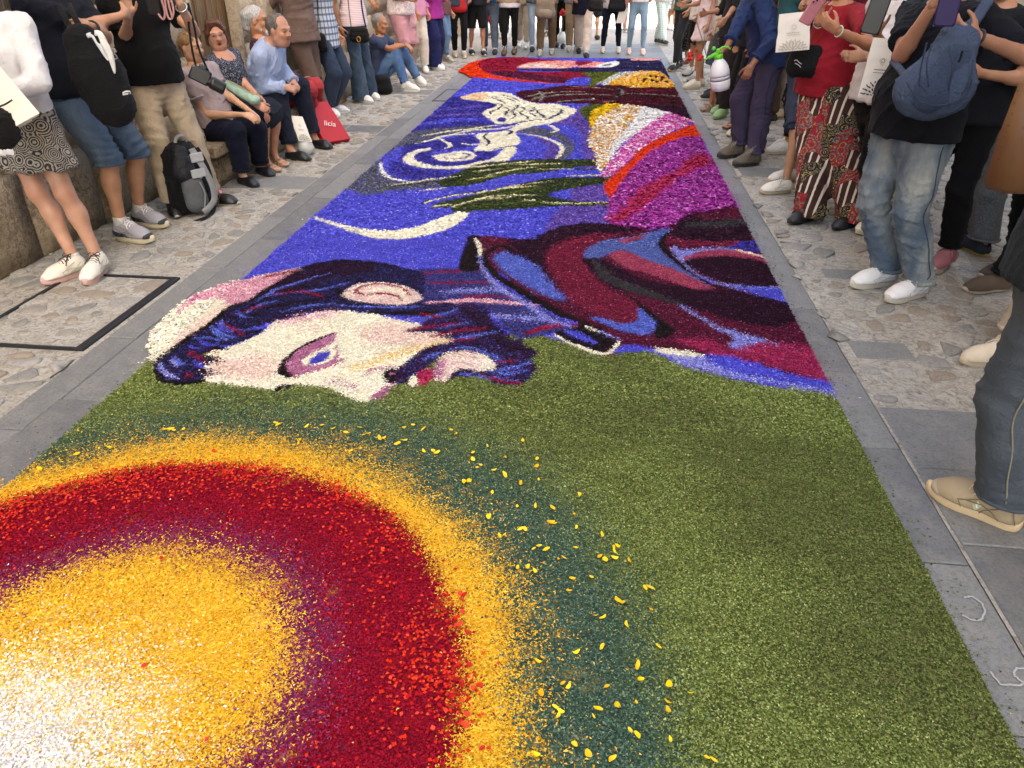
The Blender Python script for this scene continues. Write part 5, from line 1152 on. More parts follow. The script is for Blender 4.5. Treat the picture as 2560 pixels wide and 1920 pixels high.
            V = folds(V, F, am, seed * 3 + 1, b_.get('freq', 34), (0, 0, 1), wh)
            if ty == 'skirt' or b_.get('vfold'):
                N_ = normals(V, F); an = np.arctan2(V[:, 1] - pelv[1], V[:, 0] - pelv[0]); dn = np.clip((pelv[2] - V[:, 2]) / .4, 0, 1.3); V = V + N_ * (b_.get('vfold', .008) * dn * np.sin(an * 9 + 2 * np.sin(an * 3 + seed)))[:, None]
            bo = sobj(nm, (V, F), b_['m'], root); J.setdefault('bots', []).append(bo); bo['o_'] = root['o_']
            if ty != 'skirt' and b_.get('cuff', True) and hm > .02 and res < .022:
                for i in range(2):
                    e_ = kn[i] + (ank[i] - kn[i]) * hm - Z * b_.get('drop', 0); d_ = nz(e_ - kn[i]); rr_ = (.040 if hm > .6 else .053) * H / 1.7 + off + (w3[2] if hm > .6 else w3[1]) + .004
                    if hm <= .6: rr_ += w3[2] * hm
                    cw_ = b_.get('cuffw', .022); S2 = SDF(max(.010, res * .9)); S2.cap(e_ - d_ * (cw_ + .03), e_ + d_ * .03, rr_ + .001, None, .01)
                    n_ = A_(0, 0, 1) if seat is None and abs(d_[2]) > .8 else -d_
                    S2.cut(e_ - n_ * .001, -n_); S2.cut(e_ + n_ * cw_, n_); V2, F2 = S2.mesh(1); sobj('cuff', (folds(V2, F2, .003, seed + i, 40, (0, 0, 1)), F2), b_['m'], bo)
    # tops
    if top:
        for t_ in (top if isinstance(top, list) else [top]):
            S = SDF(t_.get('res', res)); off = t_.get('off', .014); torso(S, off)
            hz = t_.get('hem', -.06)                                     # below the pelvis centre
            lo_ = pelv + up * (hz - .02); fw = t_.get('flare', .006); b0_ = (bot[0] if isinstance(bot, list) else bot) or {}
            hx_ = hw + .082 * H / 1.7 * wd + b0_.get('off', .014) + b0_.get('w', (0,))[0] + .012 if seat is None else 0
            S.cap(pelv + up * .05 * H, lo_, max(.094 * H * wd + off, hx_ * .96), max(.100 * H * wd + off + fw, hx_ + fw), .05, fr_t, .78)
            if seat is None: S.cut(pelv + up * hz, -up + f * t_.get('hs', 0))
            else: S.cut(pelv + up * hz, -up)
            sl = t_.get('sleeve', .55); 
            if sl > 0:
                for i in range(2):
                    rr_ = .050 * H / 1.7 * (.7 + .3 * wd) + off; ex = t_.get('sw', .008)
                    if sl <= 1.02: S.cap(shl[i], shl[i] + (el[i] - shl[i]) * sl, rr_, .040 * H / 1.7 + off + ex, .03)
                    else:
                        S.cap(shl[i], el[i], rr_, .042 * H / 1.7 + off, .03); e_ = el[i] + (wr[i] - el[i]) * min(1, sl - 1); S.cap(el[i], e_, .040 * H / 1.7 + off, .034 * H / 1.7 + off * .8, .015)
            S.cap(sh_c - up * .02, neck + up * t_.get('collar', .0), .062 * H / 1.7 + off * .3, .058 * H / 1.7 + off * .25, .03)
            S.cut(neck + up * (.012 + t_.get('collar', .0)), nz(up + fc * t_.get('v', .2)))
            if t_.get('vneck'): S.sub(neck + fc * .10 - up * .055, A_(.035, .10, t_['vneck']), np.array([rc, fc, up]), .015)
            V, F = S.mesh(1)
            def wt(V):
                w_ = .6 + 0 * V[:, 0]
                for p in (el[0], el[1], waist): w_ = w_ + .8 * np.exp(-((V - p) ** 2).sum(1) / .015)
                return np.minimum(w_, 1.3)
            V = folds(V, F, t_.get('fold', .010) * 1.0, seed * 5 + 2, t_.get('freq', 30), nz(up + rc * .5), wt)
            to = sobj(t_.get('name', 'shirt'), (V, F), t_['m'], root); to['o_'] = root['o_']; J.setdefault('tops', []).append(to)
            if 0 < sl and t_.get('cuffm', True) and res < .022:
                for i in range(2):
                    a_, b2 = (shl[i], el[i]) if sl <= 1.02 else (el[i], wr[i]); fr2 = sl if sl <= 1.02 else min(1, sl - 1); d_ = nz(b2 - a_); e_ = a_ + (b2 - a_) * fr2
                    rr_ = (.040 * H / 1.7 + off + t_.get('sw', .008)) if sl <= 1.02 else (.040 + (.034 - .040) * fr2) * H / 1.7 + off * .85
                    S2 = SDF(max(.010, res * .9)); S2.cap(e_ - d_ * .02, e_ + d_ * rr_, rr_ + .005, rr_ + .006, .01); S2.cut(e_ + d_ * (.004 + rr_ * .55), d_); S2.cut(e_ + d_ * (rr_ * .55 - .018), -d_); V2, F2 = S2.mesh(1); sobj('cuff', (V2, F2), t_.get('cm', t_['m']), to)
    # socks and shoes
    if shoes:
        for i in range(2):
            h_, d_, z0 = FT[i]; sh = shoes[i] if isinstance(shoes, list) else shoes
            put_shoe(root, sh['kind'], h_, d_, sh['mats'] if 'foot' not in shoe_template(sh['kind']) else sh['mats'], L / .28, 0, z0)
            if 'foot' in shoe_template(sh['kind']):
                ob = use(shoe_template(sh['kind'])['foot'], 'foot', skin(sk), root); ob.location = tuple(h_ - o_); ob.rotation_euler = (0, 0, math.atan2(-d_[0], d_[1])); ob.scale = (L / .28,) * 3
            if socks:
                S = SDF(.009); hgt = socks[1]; S.cap(ank[i] - Z * .03, ank[i] + (kn[i] - ank[i]) * (hgt / np.linalg.norm(kn[i] - ank[i])), .040 * H / 1.7, .041 * H / 1.7, .01); S.cut(ank[i] + nz(kn[i] - ank[i]) * hgt, kn[i] - ank[i]); sobj('sock', S.mesh(1), socks[0], root)
    return J
def add_hair(hair, Pf, axs, sc, fd, seed, root):
    r, f, u = axs; V, F = hair_vf(hair[0], Pf, axs, sc, .0065 if fd else .017, seed); sobj('hair', (V, F), hairm(hair[1]), root)
def hair_vf(kind, P, axes, sc, res, seed):
    r, f, u = axes; fr = np.array([r, f, u]); S = SDF(res)
    S.ell(P(0, -.018, .040), (A_(.084, .102, .093) + (.012 if res > .01 else 0)) * sc, fr, .02)
    if kind == 'bob':
        for s in (-1, 1): S.cap(P(s * .070, -.01, .03), P(s * .080, -.015, -.065), .030 * sc, .026 * sc, .03); S.cap(P(s * .040, .058, .088), P(s * .076, .045, .01), .024 * sc, .018 * sc, .025)
        S.cap(P(0, -.075, .03), P(0, -.075, -.06), .055 * sc, .05 * sc, .03); S.ell(P(.01, .03, .105), A_(.07, .06, .03) * sc, fr, .03)
    elif kind == 'long':
        for s in (-1, 1): S.cap(P(s * .06, -.03, .03), P(s * .07, -.05, -.17), .04 * sc, .03 * sc, .03)
        S.cap(P(0, -.08, .03), P(0, -.09, -.2), .06 * sc, .05 * sc, .03)
    elif kind == 'full': S.cap(P(0, -.08, .03), P(0, -.085, -.06), .062 * sc, .045 * sc, .03)
    else: S.cap(P(0, -.07, .02), P(0, -.065, -.045), .05 * sc, .035 * sc, .03)
    if kind == 'receding': S.sub(P(0, .115, .085), A_(.10, .105, .062) * sc, fr, .015); S.sub(P(0, .09, -.03), A_(.095, .085, .09) * sc, fr, .015)
    elif kind == 'bob': S.sub(P(0, .105, -.02), A_(.058, .075, .098) * sc, fr, .012)
    elif kind == 'full': S.sub(P(0, .105, .0), A_(.10, .082, .10) * sc, fr, .012)
    else: S.sub(P(0, .10, -.030), A_(.10, .080, .10) * sc, fr, .012)
    if kind in ('short', 'receding', 'full'):
        for s in (-1, 1): S.sub(P(s * .088, .005, -.025), A_(.03, .030, .042) * sc, fr, .01)
    V, F = S.mesh(1); return folds(V, F, .008, seed, 70, r + .25 * f), F
# ------------------------------------------------------------------ patterned cloths
def pat(name, fn, rough=.88, bump=.25):
    t = NT(name); co = t.coord(); c = fn(t, co); t.col(c); t.bump(t.noise(co, 24, 3, .6, 1.2), bump, .01); return t.set(Roughness=rough)
def vor(t, co, scale, feat='F1', out='Distance', rnd=1.0):
    v = t.n('TexVoronoi', feature=feat); v.inputs['Scale'].default_value = scale; v.inputs['Randomness'].default_value = rnd; t.l(co, v.inputs['Vector']); return v.outputs[out]
def f_paisley(t, co):
    d = vor(t, co, 14); s = t.math('SINE', t.math('MULTIPLY', d, 44.0)); n = t.noise(co, 70, 2, .5, 1.5)
    a = t.ramp(t.math('ADD', t.math('MULTIPLY', s, .35), n), [(.36, lin('#1d1b22')), (.66, lin('#948f86'))]); return a
def f_plaid(t, co):
    a = lin('#b9c2cf'); out = None
    x = t.n('SeparateXYZ'); t.l(co, x.inputs[0]); xy = t.math('ADD', x.outputs[0], x.outputs[1])
    s1 = t.ramp(t.math('SINE', t.math('MULTIPLY', xy, 95.0)), [(.45, 0), (.6, .75)]); s2 = t.ramp(t.math('SINE', t.math('MULTIPLY', x.outputs[2], 95.0)), [(.45, 0), (.6, .75)])
    return t.mix(s2, t.mix(s1, a, lin('#4c5a75')), lin('#39445e'))
def f_gingham(t, co):
    x = t.n('SeparateXYZ'); t.l(co, x.inputs[0]); s1 = t.ramp(t.math('SINE', t.math('MULTIPLY', t.math('ADD', x.outputs[0], x.outputs[1]), 150.0)), [(.45, 0), (.55, .5)]); s2 = t.ramp(t.math('SINE', t.math('MULTIPLY', x.outputs[2], 150.0)), [(.45, 0), (.55, .5)])
    return t.mix(s2, t.mix(s1, lin('#d5e0dd'), lin('#7fa6a4')), lin('#7fa6a4'))
def f_fleck(t, co):
    n = t.noise(co, 62, 3, .6, 2.0); return t.ramp(n, [(.54, lin('#10121d')), (.60, lin('#8f97ad'))])
def f_check(t, co):
    c = vor(t, co, 42, 'F1', 'Color', .2); h = t.n('SeparateColor'); t.l(c, h.inputs[0]); return t.ramp(h.outputs[0], [(.35, lin('#1b1624')), (.5, lin('#8e1a2c')), (.8, lin('#2a1c34'))], 'CONSTANT')
def f_stripe(t, co):
    x = t.n('SeparateXYZ'); t.l(co, x.inputs[0]); return t.ramp(t.math('SINE', t.math('MULTIPLY', x.outputs[2], 330.0)), [(.4, lin('#ead9da')), (.7, lin('#cfa3ab'))])
def f_patch(t, co):
    cell = vor(t, t.coord(scale=(1, 1, .5)), 10.5, 'F1', 'Color', .9); h = t.n('SeparateColor'); t.l(cell, h.inputs[0])
    x = t.n('SeparateXYZ'); t.l(co, x.inputs[0])
    st = t.ramp(t.math('SINE', t.math('MULTIPLY', t.math('ADD', x.outputs[0], t.math('MULTIPLY', x.outputs[1], -.6)), 105.0)), [(.62, lin('#35160f')), (.68, lin('#cbbfae'))])
    d = vor(t, co, 15); ring = t.math('SINE', t.math('MULTIPLY', d, 20.0)); n = t.noise(co, 38, 2, .5, 2.0)
    red = t.ramp(t.math('ADD', t.math('MULTIPLY', ring, .28), n), [(.40, lin('#8c1020')), (.60, lin('#2a1216')), (.66, lin('#c9a348')), (.74, lin('#3c4466'))])
    nav = t.ramp(t.math('ADD', t.math('MULTIPLY', ring, .3), n), [(.35, lin('#0e0d12')), (.52, lin('#1b2450')), (.64, lin('#cdb255')), (.7, lin('#11111a'))])
    m1 = t.mix(t.ramp(h.outputs[0], [(.34, 0), (.36, 1)]), nav, red); return t.mix(t.ramp(h.outputs[1], [(.60, 0), (.62, 1)]), m1, st)
def f_floral(t, co): return t.ramp(t.noise(co, 55, 2, .5, 1.0), [(.62, lin('#0e0d12')), (.66, lin('#d8d0c4'))])
def f_tweed(t, co): return t.ramp(t.noise(co, 260, 2, .7), [(.35, lin('#23262c')), (.7, lin('#7b7f85'))])
def f_mono(t, co):
    d = vor(t, co, 26, 'F1', 'Distance', .15); n = t.noise(co, 160, 2, .6); return t.mix(t.ramp(t.math('ADD', d, t.math('MULTIPLY', n, .35)), [(.30, .7), (.36, 0)]), t.mix(t.noise(co, 8, 3), lin('#5c3a1e'), lin('#704a28')), lin('#4a2a16'))
def f_wave(t, co): return t.ramp(t.noise(co, 40, 2, .5, 2), [(.5, lin('#e8e2dd')), (.6, lin('#c79aa0'))])
def shade(h, k): return '#' + ''.join('%02x' % int(int(h[i:i+2], 16) * k) for i in (1, 3, 5))
SN = lambda up, sole='#d9d4c8', lace='#e9e6df', panel=None, toe=None, kind='sneaker': dict(kind=kind, mats=[plain(up, .7, 0, .2), plain(sole, .7, 0, .2), plain(lace, .8), None if panel is None else plain(panel, .7, 0, .2), None if toe is None else plain(toe, .7, 0, .2), plain(shade(up, .75), .8)])
LOAF = lambda c, s='#1a1a1c': dict(kind='loafer', mats=[plain(c, .45, 0, .1), plain(s, .6)])
SAND = lambda c, s: dict(kind='sandal', mats=[plain(c, .5), plain(s, .7)])
C_ = cloth
# ------------------------------------------------------------------ left side, along the wall
GL = None
L1 = person('person in black and white patterned skirt and white shirt at the left edge', [((200,687),(130,710)), ((260,682),(223,712))], face=-178, H=1.63, res=.011, sk='#c0927a', pel=(-3.12,3.86,.865), hair=('long', '#3b2a20'),
  bot=dict(type='skirt', m=pat('paisley', f_paisley), z=.60, flare=.03, vfold=.012), top=dict(m=C_('#dcdcdf'), sleeve=1.7, hem=-.18, flare=.02, off=.022, fold=.007), shoes=SN('#ddd8cc', '#d3a9a4', '#4a3c38', '#a8a294', '#e2dfd6', 'runner'), socks=(C_('#dedbd6'), .05),
  arms=dict(R=dict(b=(.06,.2,-.40)), L=dict(b=(-.02,.30,-.32), pole=(.3,-.2,-1))))
L2 = person('person in navy t-shirt and denim shorts leaning on the wall, arms crossed', [((286,598),(396,609)), ((333,560),(431,572))], H=1.76, wd=1.12, belly=.035, res=.011, sk='#b5876a', pel=(-3.23,4.56,.895), lean=-.03, hair=('short', '#2a2320'),
  bot=dict(type='shorts', m=denim('#3f5670', '#7f96ac', .6), hem=.06, w=(.008,.016,.0), off=.018, fold=.015), top=dict(m=C_('#1a1f2e'), sleeve=.6, hem=-.02, off=.02, fold=.014), shoes=SN('#9c9aa2', '#cfc5a8', '#eceae4', '#2b2e36', '#2b2e36', 'runner'), socks=(C_('#c9c7c6'), .075),
  arms=dict(L=dict(to=(-2.93,4.40,1.27), pole=(.2,.9,-1), dir=(-.1,-1,-.25), palm=(-1,0,0), curl=.4), R=dict(to=(-2.92,4.74,1.31), pole=(.3,-.8,-1), dir=(-.1,1,.1), palm=(-1,0,0), curl=.4)))
L3 = person('person in black polo and beige trousers holding up a phone by the wall', [((434,523),(446,550)), ((535,509),(584,512))], face=125, H=1.68, wd=1.05, belly=.03, res=.011, sk='#c4957a', pel=(-3.08,5.16,.90), hair=('full', '#8d8680'),
  bot=dict(m=C_('#b3a48e'), hem=.97, w=(.008,.014,.022), off=.016, fold=.010, drop=.015), top=dict(m=C_('#141416'), sleeve=.5, hem=-.04, off=.02, fold=.012), shoes=LOAF('#121214', '#b8b0a0'),
  arms=dict(L=dict(to=Dp(451,14,4.93), el=Dp(487,80,5.12), pole=(.4,.3,-1), dir=(-.15,-.15,.9), palm=(-.6,-.3,.2), curl=.45), R=dict(to=Dp(322,40,4.88), el=Dp(312,100,5.05), pole=(-.3,-.3,-1), dir=(.1,-.1,.9), palm=(.5,-.8,0), curl=.25)))
L4 = person('seated person in lilac top and navy trousers, hands clasped, behind the camera', [((584,454),(666,474)), ((631,428),(704,448))], face=100, H=1.52, wd=1.08, res=.011, sk='#c4977a', pel=(-3.10,5.98,.42), seat=True, tilt=(-.10,-.02,.62), head=(.9,-.25,-.05), hair=('short', '#8a6a48'), face_detail=True,
  bot=dict(m=C_('#151a33'), hem=.90, w=(.012,.014,.022), off=.016, fold=.009), top=dict(m=C_('#a99a9c'), sleeve=.45, hem=-.03, off=.018), shoes=LOAF('#10131c', '#1c1c22'), knees=[Dp(644,322,6.06), Dp(590,326,5.80)],
  arms=dict(R=dict(to=Dp(612,286,5.80), el=Dp(516,288,5.84), dir=(1,-.15,-.35), palm=(0,.6,-1), curl=.35), L=dict(to=Dp(628,280,5.98), el=Dp(560,232,6.1), dir=(1,-.35,-.45), palm=(-.2,-.5,-1), curl=.35)))
L5 = person('seated person with short auburn hair and glasses in dark flecked top', [((675,405),(727,420)), ((655,418),(707,433))], face=95, H=1.60, wd=1.10, res=.011, sk='#c59078', pel=(-3.12,6.52,.44), seat=True, tilt=(-.11,-.05,.62), head=(.55,-.85,-.08), hair=('bob', '#5e3a26'), face_detail=True, mouth=1.0, heavy=1.0,
  bot=dict(type='skirt', m=C_('#1b2436'), z=.20, flare=.0, off=.012, vfold=.001, name='skirt'), top=dict(m=pat('fleck', f_fleck), sleeve=.42, hem=-.03, off=.018, v=.75), shoes=SAND('#8c7a64', '#b49a7c'), knees=[Dp(690,278,6.52), Dp(660,292,6.30)],
  arms=dict(R=dict(to=Dp(640,262,6.15), el=Dp(540,205,6.35), dir=(1,-.1,-.35), palm=(0,.8,-.6), curl=.45), L=dict(to=Dp(648,245,6.35), el=Dp(594,190,6.55), dir=(.9,-.5,-.6), palm=(-.2,-.8,-.3), curl=.45)))
L6 = person('seated person with grey hair, glasses and white beard in red checked shirt', [((-3.0,7.72,0),(-2.78,7.68,0)), ((-3.02,7.92,0),(-2.8,7.9,0))], face=80, H=1.72, res=.012, sk='#c08a66', pel=(-3.16,7.42,.44), seat=True, tilt=(-.10,-.03,.62), head=(.95,.25,.0), hair=('full', '#b9b7b6'), face_detail=True, bot=dict(m=C_('#ad3d44'), hem=.92, w=(.01,.012,.015)), top=dict(m=pat('check', f_check), sleeve=1.8, hem=-.05, off=.018), shoes=SN('#d8d5d2'), knees=[Dp(790,214,7.66), Dp(774,224,7.46)], arms=dict(both=dict(b=(.0,.30,-.40))))
L7 = person('seated person in light blue shirt leaning forward, forearms on navy knees', [((712,396),(785,405)), ((785,367),(825,373))], face=92, H=1.76, wd=1.12, belly=.03, res=.010, sk='#ba8870', pel=(-3.17,7.02,.46), seat=True, tilt=(.26,-.10,.60), head=(.93,-.30,-.12), hair=('receding', '#6a6460'), face_detail=True, heavy=.6, neckfwd=.04,
  bot=dict(m=C_('#232a3e'), hem=.88, w=(.010,.012,.016), off=.016, fold=.008), top=dict(m=C_('#a9bce0', .85, .10, .4), sleeve=1.82, hem=-.06, off=.024, fold=.012, collar=.02, freq=46), shoes=LOAF('#131315', '#1d1d1f'), knees=[Dp(752,214,7.2), Dp(697,240,6.86)],
  arms=dict(R=dict(to=Dp(712,218,6.80), el=Dp(655,218,6.82), dir=(.7,.5,-.25), palm=(-.4,.5,-.6), curl=.6), L=dict(to=Dp(735,205,7.08), el=Dp(700,165,7.2), dir=(.5,-.6,-.3), palm=(-.5,-.3,-.8), curl=.6)))
L9 = person('person in brown tunic and trousers standing behind the seated row', [((805,304),(845,315)), ((790,296),(828,306))], face=110, H=1.68, wd=1.08, res=.013, sk='#b98565', pel=Dp(752,84,8.42), hair=('bob', '#54402f'), bot=dict(m=C_('#6b5850'), hem=.97, w=(.012,.02,.028)), top=dict(m=C_('#705c54'), sleeve=1.9, hem=-.08, off=.024, flare=.03, fold=.014), shoes=SN('#dcdad8', '#e4e2de'), arms=dict(both=dict(b=(-.02,-.16,-.44))))
L10 = person('person in blue plaid shirt and dark jeans beside the stone jamb', [((828,286),(863,283)), ((818,290),(847,296))], face=100, H=1.75, res=.013, sk='#b98565', pel=Dp(806,86,9.0), bot=dict(m=denim('#22324a', '#3f5876', .4), hem=.98, w=(.012,.02,.024)), top=dict(m=pat('plaid', f_plaid), sleeve=1.6, hem=-.14, off=.024, flare=.02), shoes=SN('#d5d5d8', '#e2e2e2'))
L11 = person('person in wide flared jeans and pink striped top with black handbag', [((893,254),(937,260)), ((920,246),(950,252))], face=105, H=1.66, wd=1.05, res=.013, sk='#b57e5c', pel=Dp(884,58,9.82), hair=('long', '#33241c'), bot=dict(m=denim('#2c4058', '#6f879c', .55), hem=1.0, w=(.0,.012,.065), drop=.045), top=dict(m=pat('stripe', f_stripe), sleeve=.5, hem=-.03), shoes=SN('#dcd8d4', '#e4e0da'), arms=dict(L=dict(to=Dp(940,18,9.6), pole=(-.3,.2,-1), curl=.6), R=dict(b=(.06,-.05,-.5))))
L12 = person('grey-haired person in blue jeans sitting on the ground, arms on raised knees', [((1000,228),(1056,232)), ((1034,210),(1073,219))], face=98, H=1.74, res=.013, sk='#b07a58', pel=(-3.15,11.0,.16), seat=True, tilt=(.06,.0,.62), head=(.98,-.1,-.08), hair=('receding', '#8b8784'), face_detail=True, knees=[Dp(1008,126,11.35), Dp(990,130,10.95)],
  bot=dict(m=denim('#3d5f8c', '#7b9cc0', .6), hem=.92, w=(.008,.01,.012)), top=dict(m=C_('#3a4560'), sleeve=.55, hem=-.03), shoes=SN('#d9d6ce', '#e6e2d8', '#e8e5de', '#c9c5bb', None, 'runner'), arms=dict(R=dict(to=Dp(1015,112,10.95), el=Dp(972,122,10.9), dir=(.8,0,-.7), palm=(-.6,0,-.8), curl=.5), L=dict(to=Dp(1020,112,11.2), el=Dp(985,115,11.3), dir=(.8,-.1,-.7), palm=(-.6,0,-.8), curl=.5)))
L13 = person('person in white t-shirt with pink print and pink shorts behind the sitting man', [((-3.10,12.2,0),(-2.9,12.15,0)), ((-3.08,12.4,0),(-2.88,12.35,0))], face=120, H=1.72, wd=1.1, belly=.04, res=.017, bot=dict(type='shorts', m=C_('#c28d94'), hem=.05, w=(.02,.03,0), off=.02), top=dict(m=pat('pinkwave', f_wave), sleeve=.5, hem=-.04), shoes=SN('#d5d5d8'), arms=dict(R=dict(b=(-.12,.26,-.30), pole=(0,-.4,-1)), L=dict(b=(.06,.1,-.5))))
L14 = person('person in pink shirt and white trousers with a pale pink handbag', [((1058,176),(1072,189)), ((1030,176),(1042,184))], face=130, H=1.65, res=.017, sk='#bd8868', hair=('bob', '#7a5a40'), bot=dict(m=C_('#cfc5b8'), hem=.92, w=(.008,.012,.016)), top=dict(m=C_('#d08fac'), sleeve=1.5, hem=-.06, off=.022), shoes=SN('#dcdad6'), arms=dict(R=dict(to=Dp(1022,15,12.4), curl=.8), L=dict(b=(.05,.05,-.5))))
L15 = person('person in magenta blouse and wide navy trousers on the left pavement', [((1080,174),(1112,177)), ((1084,170),(1108,172))], face=120, H=1.66, wd=1.08, res=.017, sk='#bd8868', hair=('bob', '#403029'), bot=dict(m=C_('#1a1f4a'), hem=1.0, w=(.02,.045,.07), drop=.03), top=dict(m=C_('#9c2f86'), sleeve=1.5, hem=-.12, off=.03, flare=.03), shoes=SN('#dedcda', '#ecebe8'), arms=dict(L=dict(b=(-.05,.22,-.30)), R=dict(b=(-.08,.24,-.25))))
L16 = person('person in light blue jeans and grey trainers behind the navy trousers', [((1113,152),(1135,156)), ((1108,150),(1128,153))], face=110, H=1.5, res=.02, bot=dict(m=denim('#5f83a6', '#a3bcd2', .5), hem=.95), top=dict(m=C_('#6c4a48'), sleeve=.6, hem=-.05), shoes=SN('#a5a19c', '#d0ccc6'))
# ------------------------------------------------------------------ back row across the end of the carpet
def back(label, p, q=None, face=178, H=1.7, **kw):
    a, b = G(*p), G(*(q if q is not None else (p[0] + 22, p[1])))
    d = A_(math.sin(R(face)), math.cos(R(face)), 0) * .2
    kw.setdefault('res', .02); kw.setdefault('arms', dict(both=dict(b=(.04,.2,-.40))))
    return person(label, [(a, a + d), (b, b + d)], face=face, H=H, **kw)
back('person in black trousers with a red bag in the back row', (1138,142), (1160,143), 165, bot=dict(m=C_('#15161c'), hem=.95), top=dict(m=C_('#3c4658'), sleeve=1.6, hem=-.05), shoes=SN('#a89c8c'))
back('person in black shorts with bare legs and black trainers in the back row', (1178,136), (1208,139), 160, bot=dict(type='shorts', m=C_('#1b1c20'), hem=.04, w=(.01,.02,0)), top=dict(m=C_('#2d3038'), sleeve=.6, hem=-.05), shoes=SN('#1c1d22', '#cfcac2'), sk='#b98060')
back('person in grey blue trousers standing beside the bare-legged one', (1212,130), (1238,135), 175, bot=dict(m=C_('#5c6676'), hem=.97, w=(.01,.014,.016)), top=dict(m=C_('#2f6b8c'), sleeve=.6, hem=-.02), shoes=SN('#2a2a2c', '#3a3836'))
back('person in pale pocket waistcoat, black trousers and brown boots', (1262,138), (1287,135), 180, bot=dict(m=C_('#17171a'), hem=.90), top=[dict(m=C_('#d9d6da'), sleeve=.6, hem=-.10), dict(m=C_('#a89a7e'), sleeve=0, hem=-.02, off=.03, name='waistcoat')], shoes=SN('#54422f', '#3a3028', kind='boot'), H=1.72)
back('person in beige linen trousers and white trainers in the back row', (1300,116), (1317,121), 180, bot=dict(m=C_('#b3a594'), hem=.90, w=(.01,.02,.02)), top=dict(m=C_('#b0a08c'), sleeve=.6, hem=-.1), shoes=SN('#dedcd8'))
back('person in pale washed jeans and dark shoes in the back row', (1330,128), (1347,124), 172, bot=dict(m=denim('#8ba0b4', '#c3ced8', .5), hem=.97), top=dict(m=C_('#59636e'), sleeve=.6, hem=-.05), shoes=SN('#1d1d20', '#2a2a2a'))
B7 = back('person in brown trousers with a taupe rucksack worn in front', (1350,139), (1380,135), 180, bot=dict(m=C_('#65523f'), hem=.97, w=(.01,.014,.014)), top=dict(m=C_('#8b7c6e'), sleeve=.6, hem=-.05), shoes=SN('#8f8a84', '#a8a29a'), H=1.74)
back('person in black trousers holding the white vase in the back row', (1393,117), (1408,120), 180, bot=dict(m=C_('#121214'), hem=.97), top=dict(m=C_('#1c1c20'), sleeve=1.6, hem=-.05), shoes=SN('#1a1a1c', '#2a2a2a'))
back('person in grey t-shirt and khaki trousers in the back row', (1423,128), (1442,126), 180, bot=dict(m=C_('#8b755a'), hem=.97, w=(.01,.014,.016)), top=dict(m=C_('#85818a'), sleeve=.6, hem=-.08), shoes=SN('#9c948a', '#bab2a6'), H=1.74)
B10 = back('person in cream trousers and open navy jacket stepping forward in black shoes', (1446,132), (1464,144), 172, bot=dict(m=C_('#c2b2a4'), hem=.95, w=(.012,.02,.022)), top=dict(m=C_('#15182c'), sleeve=1.8, hem=-.20, off=.026, flare=.03, name='jacket'), shoes=SN('#141416', '#1c1c1e'))
back('person with bare calves and black shoes walking behind the back row', (1491,100), (1507,97), 10, bot=dict(type='shorts', m=C_('#23282c'), hem=.05, w=(.01,.02,0)), top=dict(m=C_('#2c343a'), sleeve=.6), shoes=SN('#17171a', '#222222'), H=1.72)
B12 = back('person in dark navy trousers and white top with black shoulder bag', (1506,131), (1545,131), 178, bot=dict(m=C_('#161d33'), hem=.95), top=dict(m=C_('#d5d2d0'), sleeve=.6, hem=-.12), shoes=SN('#c9b8a8', '#d9cfc2'), H=1.68)
back('person in pale blue skinny jeans and pink trainers in the back row', (1571,135), (1606,137), 178, bot=dict(m=denim('#7d9bb0', '#aec3d0', .5), hem=.93, w=(-.004,-.004,-.004)), top=dict(m=C_('#d8d4d0'), sleeve=.6, hem=-.02), shoes=SN('#d3b0a8', '#e2d5cc'), H=1.72)
back('person in mint checked trousers walking in the sunlight behind', (1640,108), (1656,112), 150, bot=dict(m=pat('gingham', f_gingham), hem=.96, w=(.01,.02,.03)), top=dict(m=C_('#e0d8d0'), sleeve=.6), shoes=SN('#2a2a2c', '#cfcac2'), H=1.68)
back('person in pink trousers strolling in the sun far behind', (1560,80), (1572,82), 20, bot=dict(m=C_('#c98f8a'), hem=.95), top=dict(m=C_('#e6e2dc'), sleeve=.6), shoes=SN('#8a8680'))
back('person in grey shorts strolling in the sun far behind', (1672,72), (1682,74), 190, bot=dict(type='shorts', m=C_('#7c8088'), hem=.05, w=(.01,.02,0)), top=dict(m=C_('#c2523f'), sleeve=.6), shoes=SN('#d0ccc4'))
back('person in white dress strolling in the sun far behind', (1450,78), (1462,79), 170, bot=dict(type='skirt', m=C_('#d9d4cc'), z=.5, flare=.05), top=dict(m=C_('#d9d4cc'), sleeve=.3), shoes=SN('#8a6a50'))
back('person in black trousers far behind the back row on the left', (1255,95), (1266,96), 175, bot=dict(m=C_('#1a1a1e'), hem=.95), top=dict(m=C_('#b04a44'), sleeve=.6), shoes=SN('#c9c4bc'))
back('person in red dress far behind the waistcoat wearer', (1230,92), (1240,93), 185, bot=dict(type='skirt', m=C_('#b02a3c'), z=.35, flare=.05), top=dict(m=C_('#b02a3c'), sleeve=.4), shoes=SN('#5a4030'))
back('person in grey trousers far behind the taupe rucksack', (1368,88), (1378,89), 182, bot=dict(m=C_('#777b82'), hem=.95), top=dict(m=C_('#d8d2c4'), sleeve=.6), shoes=SN('#3a3836'))
